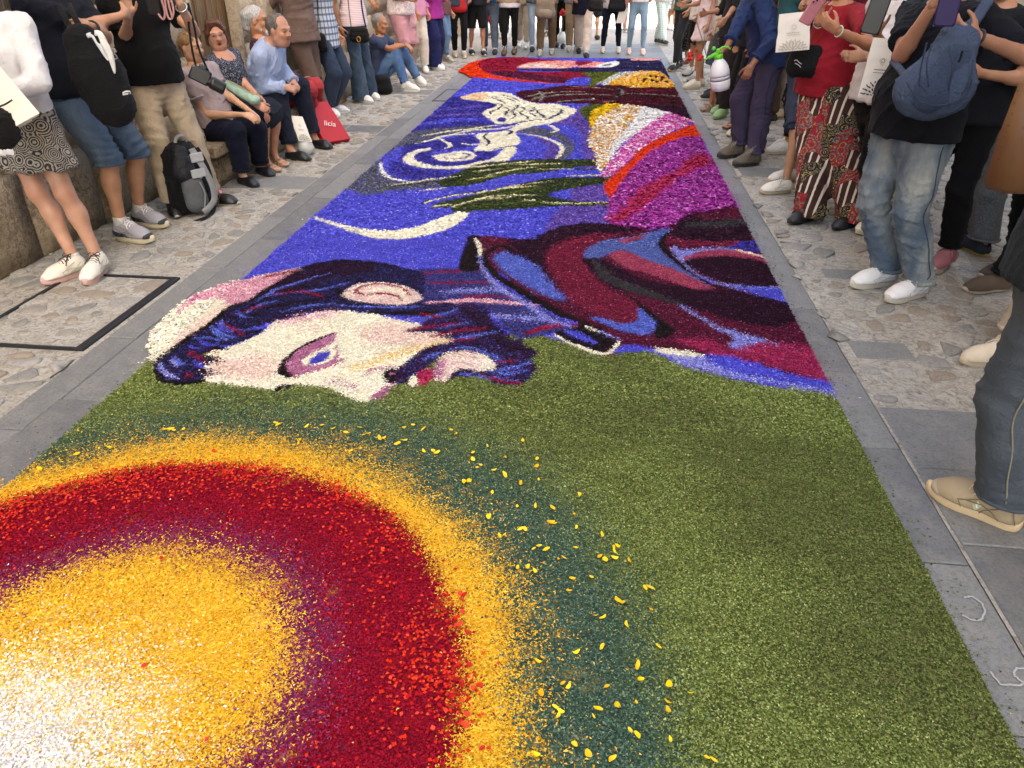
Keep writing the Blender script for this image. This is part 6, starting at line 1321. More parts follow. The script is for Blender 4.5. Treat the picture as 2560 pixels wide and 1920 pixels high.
# ------------------------------------------------------------------ right side
B15 = person('person in green t-shirt and black jeans at the far right corner of the carpet', [(G(1690,176),G(1672,180)), (G(1700,170),G(1682,173))], face=-115, H=1.75, res=.017, bot=dict(m=denim('#1a1c22', '#33363c', .4), hem=.97), top=dict(m=C_('#2c5a4a'), sleeve=.6, hem=-.05), shoes=SN('#16171c', '#a8845c'))
person('person in black floral dress behind the green t-shirt', [((1.45,14.2,0),(1.3,14.1,0)), ((1.5,14.4,0),(1.35,14.3,0))], face=-110, H=1.62, res=.02, hair=('long', '#2a1f1a'), bot=dict(type='skirt', m=pat('floral', f_floral), z=.15, flare=.06), top=dict(m=pat('floral2', f_floral), sleeve=.6), shoes=SN('#6b3a2c'))
R2 = person('person in white shirt and black shorts with tanned bare legs', [((1730,188),(1706,192)), ((1745,203),(1716,208))], face=-105, H=1.72, res=.015, sk='#ac7c60', bot=dict(type='shorts', m=C_('#1d222c'), hem=.03, w=(.012,.025,0), off=.02), top=dict(m=C_('#d6d3d2'), sleeve=.6, hem=-.10, off=.024), shoes=[SN('#8f8c88', '#5a5854'), SN('#a5a3a2', '#2c2c2e', panel='#1d1d20')], socks=(C_('#e0ddd8'), .06), arms=dict(L=dict(b=(.05,.1,-.48)), R=dict(b=(.0,.25,-.35))))
R3 = person('person in long pale pink dress and cream trainers holding red flowers', [((1752,222),(1704,223)), ((1762,215),(1716,215))], face=-100, H=1.65, res=.015, sk='#ac7c60', hair=('long', '#4a3426'), bot=dict(type='skirt', m=C_('#d5bfc2'), z=.62, flare=.05, vfold=.018), top=dict(m=C_('#d8c4c6'), sleeve=.5, off=.02), shoes=SN('#d3cab8', '#d0c4a8', panel='#c9bfae'), arms=dict(L=dict(to=Dp(1762,105,11.2), pole=(.5,-.3,-1)), R=dict(b=(.0,.3,-.3))))
R3b = person('person in khaki trousers and black trainers in the right row', [((1797,250),(1748,250)), ((1800,240),(1760,240))], face=-95, H=1.68, res=.015, bot=dict(m=C_('#8d7a5c'), hem=.86), top=dict(m=C_('#b8aca4'), sleeve=.6), shoes=SN('#1d1e22', '#d6cfc6'))
R3c = person('person with bare tanned calves and silver sandals in the right row', [((1790,272),(1744,282)), ((1800,262),(1762,268))], face=-100, H=1.62, res=.015, sk='#a06a48', hair=('bob', '#3d2c22'), bot=dict(type='skirt', m=C_('#3a3f52'), z=.50, flare=.03), top=dict(m=C_('#c9bcae'), sleeve=.5), shoes=SAND('#9c9488', '#8a6f52'))
R4 = person('person in charcoal shirt and dark brown trousers with green trainers, holding a phone', [((1822,290),(1776,302)), ((1815,280),(1772,290))], face=-105, H=1.70, wd=1.05, res=.014, sk='#ac7c60', bot=dict(m=C_('#3b3032'), hem=.95, w=(.02,.028,.02), fold=.016), top=dict(m=C_('#2c2a2d'), sleeve=1.2, hem=-.08, off=.02), shoes=SN('#8fb07c', '#7f9c70', '#9cc08a'), arms=dict(L=dict(to=Dp(1812,50,8.9), pole=(.6,-.3,-1), curl=.5), R=dict(b=(.0,.3,-.3))))
R4b = person('person in dark clothes and cream loafers standing behind the sprayer', [((1850,318),(1806,324)), ((1860,335),(1816,343))], face=-100, H=1.66, res=.014, bot=dict(m=C_('#16161a'), hem=.93, w=(.01,.02,.03)), top=dict(m=C_('#1a1a1e'), sleeve=1.6), shoes=[LOAF('#cdbfa6', '#b09c7c'), SAND('#2a2422', '#5a4636')])
R5 = person('person in blue jacket and purple trousers bending over with a spray bottle', [((1861,391),(1789,397)), ((1897,412),(1829,419))], face=-95, H=1.72, res=.010, sk='#8f5f46', lean=.42, pel=G(1922,138,.865), hair=('short', '#2b2522'), bot=dict(m=C_('#3a3349'), hem=.93, w=(.014,.022,.02), off=.018, fold=.014), top=dict(m=C_('#22335c', .8, .2, .4), sleeve=1.55, hem=-.10, off=.028, fold=.018, flare=.02, name='jacket'), shoes=SN('#5b5247', '#2e2b2a', '#8a8072', '#4a433c', '#3a3632', 'boot'), socks=(C_('#222226'), .09),
  arms=dict(R=dict(to=Dp(1815,122,6.98), el=Dp(1846,62,7.15), dir=(-.9,-.1,-.35), palm=(0,-.2,-1), curl=.65), L=dict(to=Dp(1878,165,6.95), el=Dp(1925,105,7.0), dir=(-.35,-.1,-1), palm=(0,.9,-.2), curl=.45)))
R6 = person('person in beige trousers and tan shoes behind the bending one', [((1962,281),(1912,288)), ((1972,292),(1926,300))], face=-100, H=1.70, res=.014, bot=dict(m=C_('#a4978a'), hem=.90, w=(.01,.02,.03)), top=dict(m=C_('#6b1f28'), sleeve=.6), shoes=SN('#b8a58c', '#9c8a70'))
R7b = person('person in black leggings and white trainers behind the denim capris', [((1975,383),(1916,386)), ((1985,370),(1930,374))], face=-95, H=1.66, res=.014, bot=dict(m=C_('#0f0f12'), hem=.80, w=(-.004,-.004,-.004)), top=dict(m=C_('#7a1f2c'), sleeve=.6), shoes=SN('#dcd9d4', '#c9bfae'))
R7 = person('person in cropped dark denim with bare calves and white trainers', [((1992,480),(1880,487)), ((1990,452),(1912,460))], face=-95, H=1.64, wd=1.05, res=.012, sk='#a27658', pel=G(2014,160,.85), hair=('long', '#2b201a'), bot=dict(type='trousers', m=denim('#26344c', '#46607f', .4), hem=.28, w=(.01,.016,.02)), top=dict(m=C_('#17171c'), sleeve=.6, hem=-.05), shoes=SN('#dad4c8', '#b3a487', '#a8a294', '#c4bcac'), arms=dict(R=dict(to=Dp(1966,30,5.75), pole=(.2,.2,-1), curl=.6), L=dict(to=Dp(2000,20,5.6), pole=(.8,0,-1), curl=.6)))
R8 = person('person in red t-shirt and red patchwork patterned trousers using a phone', [((2020,552),(1984,560)), ((2130,566),(2094,575))], face=-112, H=1.62, wd=1.18, belly=.05, res=.010, sk='#b07a5c', pel=G(2066,205,.845), hair=('bob', '#3a2a20'), bot=dict(m=pat('patchwork', f_patch), hem=1.0, w=(.02,.05,.062), drop=.03, off=.02, fold=.012, vfold=.008), top=dict(m=C_('#8c1826', .85, .12), sleeve=.55, hem=-.09, off=.022, fold=.012), shoes=dict(kind='shoe', mats=[plain('#17151a', .5), plain('#131214', .6)]),
  arms=dict(R=dict(to=Dp(2034,92,5.10), pole=(.3,.3,-1), dir=(-.15,-.2,1), palm=(.3,-.7,.2), curl=.2, spread=2), L=dict(to=Dp(2092,76,4.92), el=Dp(2185,118,5.05), pole=(.9,-.2,-.6), dir=(-.85,.0,.5), palm=(-.1,.5,.5), curl=.35)))
R9 = person('person in white shirt and black trousers between red t-shirt and navy polo', [((2205,574),(2142,588)), ((2210,560),(2160,568))], face=-110, H=1.70, res=.012, sk='#ac7c60', pel=G(2200,228,.885), hair=('long', '#2b201a'), bot=dict(m=C_('#0b0b0d'), hem=.95, w=(.012,.022,.035)), top=dict(m=C_('#cfc9c8', .85), sleeve=1.05, hem=-.06, off=.028, fold=.016, flare=.0), shoes=SN('#d8d2c6', '#c4b89c'), arms=dict(R=dict(to=Dp(2192,86,4.72), el=Dp(2215,132,4.95), dir=(-.3,-.2,.8), palm=(.3,-.8,0), curl=.5), L=dict(b=(.0,.3,-.25))))
R10 = person('person in navy polo and faded blue jeans with a blue sling bag, holding a phone', [((2245,710),(2110,724)), ((2313,739),(2205,762))], H=1.73, wd=1.16, belly=.045, res=.009, sk='#a2735a', pel=G(2292,300,.895), hair=('short', '#3a332e'), bot=dict(m=denim('#56687c', '#c0c2b6', 1.1), hem=.95, w=(.012,.018,.020), drop=.01, off=.016, fold=.017), top=dict(m=C_('#121520', .85, .12), sleeve=.58, hem=-.08, off=.022, fold=.012, flare=.012), shoes=SN('#dcdbda', '#c2bcae', '#b8b4ac', '#a9a8ac', '#e0dedb', 'runner'),
  arms=dict(R=dict(to=Dp(2330,18,3.86), el=Dp(2252,140,4.02), pole=(-.6,.5,-1), dir=(.2,-.15,1), palm=(.6,-.6,.2), curl=.35), L=dict(to=Dp(2440,92,3.70), el=Dp(2590,150,3.85), pole=(.9,-.3,-.6), dir=(-.95,.05,.35), palm=(.0,.5,.6), curl=.35)))
R11 = person('person in black trousers and dusty pink trainers behind the faded jeans', [((2375,658),(2322,690)), ((2262,650),(2225,676))], face=-125, H=1.66, res=.013, bot=dict(m=C_('#101116'), hem=.88, w=(0,.006,.012)), arms=dict(both=dict(b=(-.06,.22,-.25))), top=dict(m=C_('#22242c'), sleeve=.6), shoes=SN('#9c5f66', '#c4b0aa', '#b07a80', kind='runner'))
R12 = person('person in grey tweed trousers and navy shoes with yellow soles, turned away', [((2455,640),(2395,612)), ((2440,600),(2385,575))], face=-50, H=1.70, res=.013, bot=dict(m=pat('tweed', f_tweed), hem=.96, w=(.012,.03,.035)), top=dict(m=C_('#30343c'), sleeve=1.6, hem=-.1), shoes=dict(kind='shoe', mats=[plain('#1c2334', .8), plain('#a8903c', .9)]))
R13 = person('person in black trousers and brown suede shoes near the right edge', [((2505,725),(2416,731)), ((2540,690),(2455,697))], face=-95, H=1.72, res=.013, over=(.12,0,0), bot=dict(m=C_('#0f1014'), hem=.95, w=(.01,.02,.02), fold=.014), top=dict(m=C_('#40424a'), sleeve=1.6), shoes=dict(kind='shoe', mats=[plain('#54463a', .9), plain('#b5a892', .8)]))
R14 = person('person in beige trousers and cream perforated shoes at the right edge', [((2520,905),(2412,912)), ((2600,870),(2500,872))], face=-88, H=1.68, res=.012, over=(.05,0,0), bot=dict(m=C_('#b0a392'), hem=.80, w=(.012,.02,.03)), top=dict(m=C_('#8a847c'), sleeve=1.7, hem=-.22, off=.03, flare=.04, name='jacket'), shoes=SN('#cdbfa8', '#bfae94', '#d9cfbd', '#c7b8a0'), hair=('bob', '#6b5140'))
R15 = person('person in dark washed jeans and tan trainers nearest the camera at right', [((2540,1331),(2315,1232)), ((2700,1150),(2490,1090))], face=-68, H=1.76, wd=1.05, res=.009, pel=(1.265,1.98,.925), bot=dict(m=denim('#454c56', '#6c7278', .6), hem=.93, w=(.006,.018,.030), drop=.0, off=.018, fold=.006), arms=dict(both=dict(b=(.08,-.14,-.47))), top=dict(m=C_('#262a30'), sleeve=.6), shoes=SN('#a08c6e', '#cdb088', '#d2c6b4', None, '#a89a84', 'runner'))
R16 = person('person with black and white trainers standing back on the sunlit stones', [((2530,490),(2472,489)), ((2560,470),(2505,470))], face=-100, H=1.68, res=.016, bot=dict(m=C_('#7b7268'), hem=.95), top=dict(m=C_('#3d5a8a'), sleeve=.6), shoes=SN('#1c1d22', '#dad7d2', panel='#26272c'))

# more of the crowd standing behind the right row
CR_ = [('person in maroon t-shirt and grey trousers behind the spray bottle holder', 2.3, 8.0, '#5a1c26', '#55575c'), ('person in navy top and black trousers behind the cropped denim', 2.25, 6.6, '#1c2238', '#141416'), ('person in olive shirt and beige trousers deep in the right crowd', 2.0, 10.2, '#4c5136', '#8d8272'),
       ('person in black t-shirt and blue jeans behind the pink dress', 2.0, 11.8, '#17171a', '#2e4260'), ('person in white blouse and dark trousers behind the floral dress', 2.1, 13.2, '#c9c4be', '#22242c'), ('person in grey shirt and black trousers behind the red t-shirt', 2.5, 5.9, '#4d5056', '#131316'),
       ('person in teal top and brown trousers behind the charcoal shirt', 1.95, 9.0, '#2d5a5e', '#4a3a30'), ('person in dark green jacket and grey trousers back in the right crowd', 2.9, 7.4, '#2a3a2e', '#4c4e54'), ('person in burgundy dress at the back of the right crowd', 2.9, 9.6, '#5c1f30', '#5c1f30'), ('person in black jacket and black jeans at the back of the right crowd', 2.8, 11.4, '#141417', '#18191e')]
for i, (lb, x, y, tc, bc) in enumerate(CR_):
    person(lb, [((x, y, 0), (x - .2, y - .05, 0)), ((x + .02, y + .2, 0), (x - .2, y + .18, 0))], face=-100 + 7 * (i % 3), H=1.64 + .04 * (i % 4), res=.02, bot=dict(m=C_(bc), hem=.95, w=(.01,.016,.018)), top=dict(m=C_(tc), sleeve=(.6, 1.7)[i % 2], hem=-.06), shoes=SN(('#2a2a2c', '#cfcac2', '#8a8276')[i % 3]), arms=dict(L=dict(b=(.05,.1,-.48)), R=dict(b=(.0,.26,-.3))) if i % 2 else None)
# ------------------------------------------------------------------ bags, phones and other things
def things(name, base, label, cat, group=None):
    o = empty(name, base); o['o_'] = [float(v) for v in base]; return tag(o, label, cat, group)
def part(root, name, S, m, fold=0.0, freq=40, seed=1, dirv=(0, 0, 1)):
    V, F = S.mesh(1)
    if fold: V = folds(V, F, fold, seed, freq, dirv)
    o = sobj(name, (V, F), m, root); o['o_'] = root['o_']; return o
def ptube(root, name, pts, r, m, n=8, flat=1.0, nrm=None, smooth=True):
    o_ = np.array(root['o_']); q = spline(np.array(pts, float), False, 6) if len(pts) > 2 else np.array(pts, float)
    o = MB().tube([p - o_ for p in q], r, n, flat=flat, nrm=nrm).build(name, m, root, smooth=smooth); o['o_'] = root['o_']; return o
def pbox(root, name, c, ex, ey, ez, sx, sy, sz, m, bev=.003):
    """box centred at c with half axes along unit vectors"""
    M = Matrix(((ex[0], ey[0], ez[0], 0), (ex[1], ey[1], ez[1], 0), (ex[2], ey[2], ez[2], 0), (0, 0, 0, 1))); o_ = np.array(root['o_']); mb = MB().box((-sx, -sy, -sz), (sx, sy, sz), bev)
    mb.V = [tuple(np.array(M @ Vector(v)) + c - o_) for v in mb.V]; o = mb.build(name, m, root); o['o_'] = root['o_']; return o
def frame_to(eye_from, upv=(0, 0, 1)):
    """axes for something facing the camera from a place: right, up, towards"""
    t = nz(A_(0, 0, CAMZ) - eye_from); r = nz(np.cross(A_(*upv), t)); return r, np.cross(t, r), t
BLK = cloth('#121216', .7, .2, .5); GREY = cloth('#8d8f92', .8, .15, .4)
# --- black rucksack slung on the navy t-shirt
a, b = Dp(208,108,4.22), Dp(282,262,4.20); r_, u_, t_ = frame_to((a + b) / 2)
bp = things('backpack', A_((a + b)[0] / 2, (a + b)[1] / 2, b[2] - .12), 'black rucksack with white teardrop panel slung against navy t-shirt', 'backpack')
S = SDF(.011); m_ = (a + b) / 2; S.cap(a, m_, .105, .135, .05, t_, .62); S.cap(m_, b, .135, .125, .05, t_, .68); body_ = part(bp, 'bag', S, BLK, .008, 34, 3, nz(b - a))
for px, wd_, mm in (([(218,92),(232,90),(248,112),(262,138),(270,152)], .016, cloth('#c9ccd2')), ([(237,84),(250,88),(262,112),(276,142),(284,172),(286,184)], .020, cloth('#d8d8d4')), ([(228,84),(240,92),(252,118),(262,142)], .009, BLK)):
    pts = [Dp(x, y, 4.22) + t_ * .092 for x, y in px]; ptube(bp, 'panel', pts, [wd_ * q for q in np.interp(np.linspace(0, 1, (len(pts) - 1) * 6 + 1), [0, .5, 1], [.7, 1, .15])], mm, 8, .3, t_)
for pts in ([(278,122),(284,124),(290,130),(284,134),(290,140),(292,146),(286,148)], ): ptube(bp, 'logo', [Dp(x, y, 4.22) + t_ * .098 for x, y in pts], .003, GREY, 6)
for pts in ([(306,232),(314,228),(324,228)], [(306,236),(316,234),(326,232)]): ptube(bp, 'logo', [Dp(x, y, 4.2) + t_ * .085 for x, y in pts], .005, cloth('#c9c9c9'), 6, .4, t_)
for dx in (-12, 14): ptube(bp, 'strap', [Dp(200 + dx, 96, 4.24), Dp(188 + dx, 70, 4.26), Dp(172 + dx, 42, 4.3), Dp(158 + dx, 10, 4.38)], .016, BLK, 8, .35, t_)
ptube(bp, 'zip', [Dp(x, y, 4.2) + t_ * .095 for x, y in ((226,210),(250,250),(280,272),(310,262),(322,230))], .003, cloth('#2a2a2e'), 6)
# --- grey and black rucksack on the ground
c0 = G(492,532); gb = things('backpack', c0, 'grey and black hiking rucksack standing on the cobbles at beige trouser legs', 'backpack')
lean_ = nz(A_(-.10, .04, 1)); fr_ = nz(A_(.82, -.57, 0)); rt_ = np.cross(fr_, lean_)
PB = lambda r, f, u: c0 + rt_ * r + fr_ * f + lean_ * u
S = SDF(.011); S.cap(PB(-.05, -.02, .10), PB(-.04, -.02, .40), .115, .10, .05, fr_, .85); S.cap(PB(.05, -.02, .10), PB(.03, -.02, .40), .115, .10, .05, fr_, .85); S.cut(c0 + A_(0, 0, .004), (0, 0, -1)); part(gb, 'bag', S, BLK, .010, 40, 5)
S = SDF(.010); S.cap(PB(.01, .08, .10), PB(.01, .08, .21), .085, .08, .04, fr_, .75); S.cut(c0 + A_(0, 0, .008), (0, 0, -1)); part(gb, 'pocket', S, cloth('#5b5e62', .7, .15, .4), .006, 50, 6)
S = SDF(.010); S.cap(PB(.03, .06, .30), PB(.01, .03, .43), .085, .06, .04, fr_, .8); part(gb, 'lid', S, cloth('#2c2f35', .5), .006, 50, 7)
S = SDF(.010); S.cap(PB(.07, .085, .275), PB(-.05, .095, .265), .022, .022, .01); part(gb, 'lid_edge', S, cloth('#9a9c9e'), .0)
for sd in (-1, 1): ptube(gb, 'strap', [PB(-.085 + .02 * sd, .06, .45), PB(-.10 + .015 * sd, .12, .33), PB(-.11, .13, .2), PB(-.09, .13, .09), PB(.02, .15, .035)], .024 if sd > 0 else .017, GREY if sd > 0 else BLK, 8, .3, fr_)
ptube(gb, 'handle', [PB(-.07, .0, .46), PB(-.06, .02, .53), PB(.0, .02, .53), PB(.02, .0, .46)], .012, GREY, 8, .5)
pbox(gb, 'buckle', PB(-.06, .115, .40), rt_, fr_, lean_, .045, .008, .03, cloth('#a9acb0')); pbox(gb, 'buckle', PB(-.03, .135, .30), rt_, fr_, lean_, .05, .008, .028, cloth('#a4a7ab'))
ptube(gb, 'piping', [PB(-.13, .02, .08), PB(-.15, .03, .22), PB(-.13, .03, .36), PB(-.06, .05, .44)], .006, GREY, 6); ptube(gb, 'piping', [PB(.0, .145, .06), PB(-.03, .15, .16), PB(-.02, .14, .24)], .005, GREY, 6)
ptube(gb, 'waist_strap', [PB(-.12, .05, .03), PB(-.02, .16, .012), PB(.12, .2, .012)], .018, BLK, 8, .25, (0, 0, 1))
# --- bunch of pink flowers beside it
def bunch(base, label, n, spread, col, leaf, r, up=.16, cat='flowers', dirv=(0, 0, 1), name='flower_bunch', seed=1):
    rr = np.random.default_rng(seed); t = things(name, base, label, cat)
    for i in range(n):
        d = nz(A_(*dirv) + rr.normal(0, spread, 3)); tip = base + d * up * rr.uniform(.6, 1.1)
        ptube(t, 'stem', [base, (base + tip) / 2 + rr.normal(0, .006, 3), tip], .0025, plain(leaf), 6)
        S = SDF(.007); 
        for k in range(7): v = nz(rr.normal(0, 1, 3)); S.ell(tip + v * r * .55, A_(r * .55, r * .5, r * .42), None, .004)
        part(t, 'flower', S, plain(col, .8, 0, .3, .25), .003, 120, i)
    return t
bunch(G(548,515) + A_(0, 0, .02), 'small bunch of pink flowers leaning on the grey rucksack', 6, .5, '#e07fa8', '#8a8a4a', .019, .13, seed=4, dirv=(.1, -.2, 1))
# --- camera hanging in front of the black polo
cc = Dp(500,188,4.86); r_, u_, t_ = frame_to(cc); ca = nz(r_ * .86 - u_ * .5); cu = nz(r_ * .5 + u_ * .86)
cm = things('camera', cc - A_(0, 0, .08), 'black camera with lens hanging on its strap beside the black polo', 'camera'); MBK = plain('#141517', .35, 0, .2)
pbox(cm, 'camera_body', cc, ca, cu, t_, .062, .045, .035, MBK, .008); pbox(cm, 'hump', cc + cu * .052, ca, cu, t_, .025, .016, .025, MBK, .006)
ptube(cm, 'lens', [cc + ca * .05 - cu * .008, cc + ca * .075 - cu * .008, cc + ca * .076 - cu * .008, cc + ca * .16 - cu * .012], [.034] * 12 + [.040] * 7, MBK, 16, smooth=True); ptube(cm, 'glass', [cc + ca * .158 - cu * .012, cc + ca * .163 - cu * .012], .032, plain('#1a2030', .08), 16)
for s_ in (-.05, .05): ptube(cm, 'strap', [cc + ca * s_ * .8 + cu * .04, Dp(488, 120, 4.93) + r_ * s_ * .4, Dp(478, 60, 5.0) + r_ * s_ * .3, Dp(470, 8, 5.08)], .008, BLK, 6, .4, t_)
# --- pink straps and phone held up by the black polo wearer
ph = things('phone_strap', Dp(418,48,4.84), 'pale pink phone strap dangling from raised hands before the black polo', 'strap'); PK = cloth('#b98a86', .7)
for pts in ([(372,0),(392,30),(408,48),(412,30),(404,0)], [(412,0),(416,28),(422,46),(430,44),(424,20),(420,0)], [(430,46),(434,30),(430,8),(424,-6)]): ptube(ph, 'ribbon', [Dp(x, y, 4.84) for x, y in pts], .007, PK, 6, .35, (0, -1, .3))
def phone(c, rt, up, label, col, sz=(.038, .078), cams=True, name='phone'):
    t = things(name, c - up * sz[1], label, 'phone'); fw = np.cross(rt, up); pbox(t, 'case', c, rt, up, fw, sz[0], sz[1], .005, plain(col, .35, 0, .05), .006)
    pbox(t, 'screen', c - fw * .0062, rt, up, fw, sz[0] * .92, sz[1] * .95, .0008, plain('#0a0b0e', .08), 0)
    if cams:
        pbox(t, 'camera_plate', c + fw * .0065 + up * sz[1] * .62 - rt * sz[0] * .45, rt, up, fw, .016, .017, .0016, plain(col, .2), .001)
        for dx, dy in ((-.007, .007), (.007, -.007)):
            q = c + fw * .008 + up * (sz[1] * .62 + dy) - rt * (sz[0] * .45 + dx); ptube(t, 'lens', [q, q + fw * .003], .0055, plain('#08080c', .08), 10)
    return t
q = Dp(380,2,4.82); r_, u_, t_ = frame_to(q); phone(q, r_, nz(u_ + t_ * .25), 'phone held up by the person in black polo', '#1a1a1c')
# --- white folder and black bag at the left edge
q = [Dp(-40,120,3.52), Dp(98,283,3.44), Dp(28,322,3.42), Dp(-60,220,3.48)]; fo = things('paper_folder', q[2] - A_(0, 0, .05), 'white printed folder held in front of the patterned skirt', 'folder'); wp = plain('#ddd9cc', .7, 0, .1, .06); o_ = np.array(fo['o_'])
nn = nz(np.cross(q[1] - q[0], q[2] - q[0])); nn = nn * (1 if nn @ (A_(0, 0, CAMZ) - q[0]) > 0 else -1)
def sheetpoly(root, name, pts, th, m): 
    k = len(pts); V = [p - np.array(root['o_']) for p in pts] + [p - nn * th - np.array(root['o_']) for p in pts]; F = [tuple(range(k)), tuple(reversed(range(k, 2 * k)))] + [(i, k + i, k + (i + 1) % k, (i + 1) % k) for i in range(k)]; return MB().add(V, F).build(name, m, root)
sheetpoly(fo, 'cover', q, .004, wp); sheetpoly(fo, 'pages', [p - nn * .012 + (q[2] - q[1]) * .12 for p in q], .010, plain('#c9c7c4', .8)); sheetpoly(fo, 'back_cover', [p - nn * .03 + (q[2] - q[1]) * .42 for p in q], .004, plain('#d2d0cc', .7))
ptube(fo, 'band', [Dp(-20,272,3.40), Dp(10,262,3.40), Dp(30,250,3.40)], .004, BLK, 6)
q = Dp(4,322,3.42); sb = things('shoulder_bag', q - A_(0, 0, .12), 'black bag hanging at the left edge before the patterned skirt', 'bag'); S = SDF(.012); S.ell(q, A_(.085, .07, .10), None, .03); part(sb, 'bag', S, BLK, .010, 50, 8); ptube(sb, 'strap', [q + A_(0, 0, .08), Dp(-20,240,3.5), Dp(-30,120,3.6)], .008, BLK, 6)
# --- mint bag on a lap, white paper bag, red gift bag
a, b = Dp(572,216,6.28), Dp(636,250,6.10); mb_ = things('handbag', (a + b) / 2 - A_(0, 0, .06), 'mint green handbag lying on the lap of the auburn-haired person', 'handbag'); S = SDF(.010); S.cap(a, b, .055, .05, .02, (0, 0, 1), .8); part(mb_, 'bag', S, cloth('#93b3a2', .6), .006, 60, 9); ptube(mb_, 'zip', [a + A_(0, 0, .046), (a + b) / 2 + A_(0, 0, .05), b + A_(0, 0, .042)], .005, plain('#c4b184', .4, .5), 6); ptube(mb_, 'strap', [a + A_(0, 0, .03), Dp(556,190,6.4), Dp(535,160,6.5)], .010, cloth('#9fb8aa'), 6, .4)
def leaf_print(root, c, rt, up, fw, w_, h_, m, seed=1):
    """tree emblem, two lines of script and a spray of leaves printed on a paper bag front"""
    rr = np.random.default_rng(seed); mb = MB(); o_ = np.array(root['o_'])
    def leaf(x, y, L, W, a):
        n = 8; d = A_(math.cos(a), math.sin(a)); p = A_(-d[1], d[0]); V = []
        for k in range(n): th = 2 * math.pi * k / n; v = d * L * math.cos(th) + p * W * math.sin(th); V.append(c + rt * (x + v[0]) + up * (y + v[1]) + fw * .0025 - o_)
        mb.add(V, [tuple(range(n))])
    for ring, n, L in ((.25, 4, .05), (.5, 7, .07), (.78, 9, .075), (.98, 10, .06)):
        for i in range(n): a = math.pi * (i + .5) / n; leaf(w_ * .82 * ring * math.cos(a), -h_ * .92 + h_ * .5 * ring * math.sin(a), L * w_ * 1.6, L * w_ * .7, a + rr.normal(0, .25))
    leaf(0, -h_ * .85, w_ * .14, w_ * .05, 1.57)
    for i in range(26): a = 2 * math.pi * i / 26; rad = .15 * w_ * (1 + .25 * rr.random()); leaf(rad * math.cos(a) * (1 if i % 2 else .6), h_ * .28 + rad * math.sin(a) * (1 if i % 2 else .6), .035 * w_, .014 * w_, a + .8)
    for s in (-1, 1): leaf(s * .05 * w_, h_ * .28 - .24 * w_, .05 * w_, .010 * w_, 1.57)
    for y, x0, x1, k in ((-.02, -.36, .36, 15), (-.12, -.38, .38, 17)):
        for i in range(k): x = x0 + (x1 - x0) * i / (k - 1); leaf(x * w_, y * h_ + .01 * w_ * math.sin(i * 2.3), .024 * w_, (.030 if i % 3 else .055) * w_ * (1 if y > -.1 else .6), 1.2)
    o = mb.build('print', m, root); return o
def paper_bag(c, rt, up, w_, h_, d_, label, col, seed=1, print_=True, name='paper_bag', ink='#3a322c'):
    fw = np.cross(rt, up); t = things(name, c - up * h_, label, 'paper bag'); m = plain(col, .85, 0, .15, .05); o_ = np.array(t['o_'])
    rr = np.random.default_rng(seed)
    V = []; n = 6
    for j in range(n + 1):
        y = -h_ + 2 * h_ * j / n; k = 1 - .10 * (j / n); dd = d_ * (1 - .55 * j / n)
        for sx, sy in ((-1, 1), (0, 1.04), (1, 1), (1.0, 0), (1, -1), (0, -1.04), (-1, -1), (-1.0, 0)): V.append(c + rt * (sx * w_ * k + rr.normal(0, .0015)) + up * y + fw * (sy * dd - d_ + rr.normal(0, .0015)) * 1.0 - o_)
    F = [(j*8+i, j*8+(i+1) % 8, j*8+8+(i+1) % 8, j*8+8+i) for j in range(n) for i in range(8)] + [tuple(reversed(range(8)))]
    o = MB().add(V, F).build('bag', m, t); md = o.modifiers.new('thick', 'SOLIDIFY'); md.thickness = .0015
    if print_: leaf_print(t, c - fw * 0 + fw * .003 + up * (-h_ * .02), rt, nz(up - fw * .28 * d_ / h_), fw, w_, h_, plain(ink, .8), seed)
    return t
q = Dp(752,322,6.84); r_, u_, t_ = frame_to(q); pb1 = paper_bag(q, nz(r_ * .97 - u_ * .12), nz(u_ + r_ * -.22), .060, .115, .035, 'white paper bag with leaf print standing between the navy legs', '#e4e2dc', 2)
q = G(768,388) + A_(0, 0, .075); pl = things('plastic_bag', G(768,388), 'crumpled clear plastic bag with green wrapper by the black loafer', 'plastic bag'); S = SDF(.009); S.ell(q, A_(.075, .07, .075), None, .02); S.cap(q, q + A_(-.05, .02, .09), .05, .03, .03)
t = NT('clear_plastic'); t.b.inputs['Base Color'].default_value = (.92, .95, .94, 1); t.b.inputs['Transmission Weight'].default_value = .45; t.b.inputs['IOR'].default_value = 1.1; M_PLAS = t.set(Roughness=.25); part(pl, 'bag', S, M_PLAS, .010, 80, 4)
S = SDF(.008); S.cap(q + A_(-.02, -.02, -.01), q + A_(.03, .0, .02), .038, .03, .02, (0, 0, 1), .6); part(pl, 'wrapper', S, plain('#8fd7a8', .5), .006, 70, 2)
bq = G(836,360); up_ = nz(Dp(786,268,7.55) - bq); r_, u_, t_ = frame_to(bq); rt_ = nz(A_(.55, .8, 0)); rt_ = nz(rt_ - up_ * (rt_ @ up_)); fw_ = np.cross(rt_, up_); fw_ = fw_ if fw_ @ t_ > 0 else -fw_
hh = .23; cB = bq + up_ * hh + rt_ * .02; rb = things('gift_bag', bq, 'tilted red paper carrier bag with white script beside the black loafers', 'carrier bag'); RD = plain('#a8131f', .6, 0, .15, .08)
V = []; o_ = np.array(rb['o_'])
for j, (y, k) in enumerate(((-hh, 1), (-.07, 1.01), (.08, .98), (hh, .95))):
    for sx, sy in ((-1, 1), (0, 1.03), (1, 1), (1.04 - .3 * (j > 1), 0), (1, -1), (0, -1), (-1, -1), (-1.04 + .3 * (j > 1), 0)): V.append(cB + up_ * y + rt_ * sx * .15 * k + fw_ * sy * .055 * (1 - .2 * j) - o_)
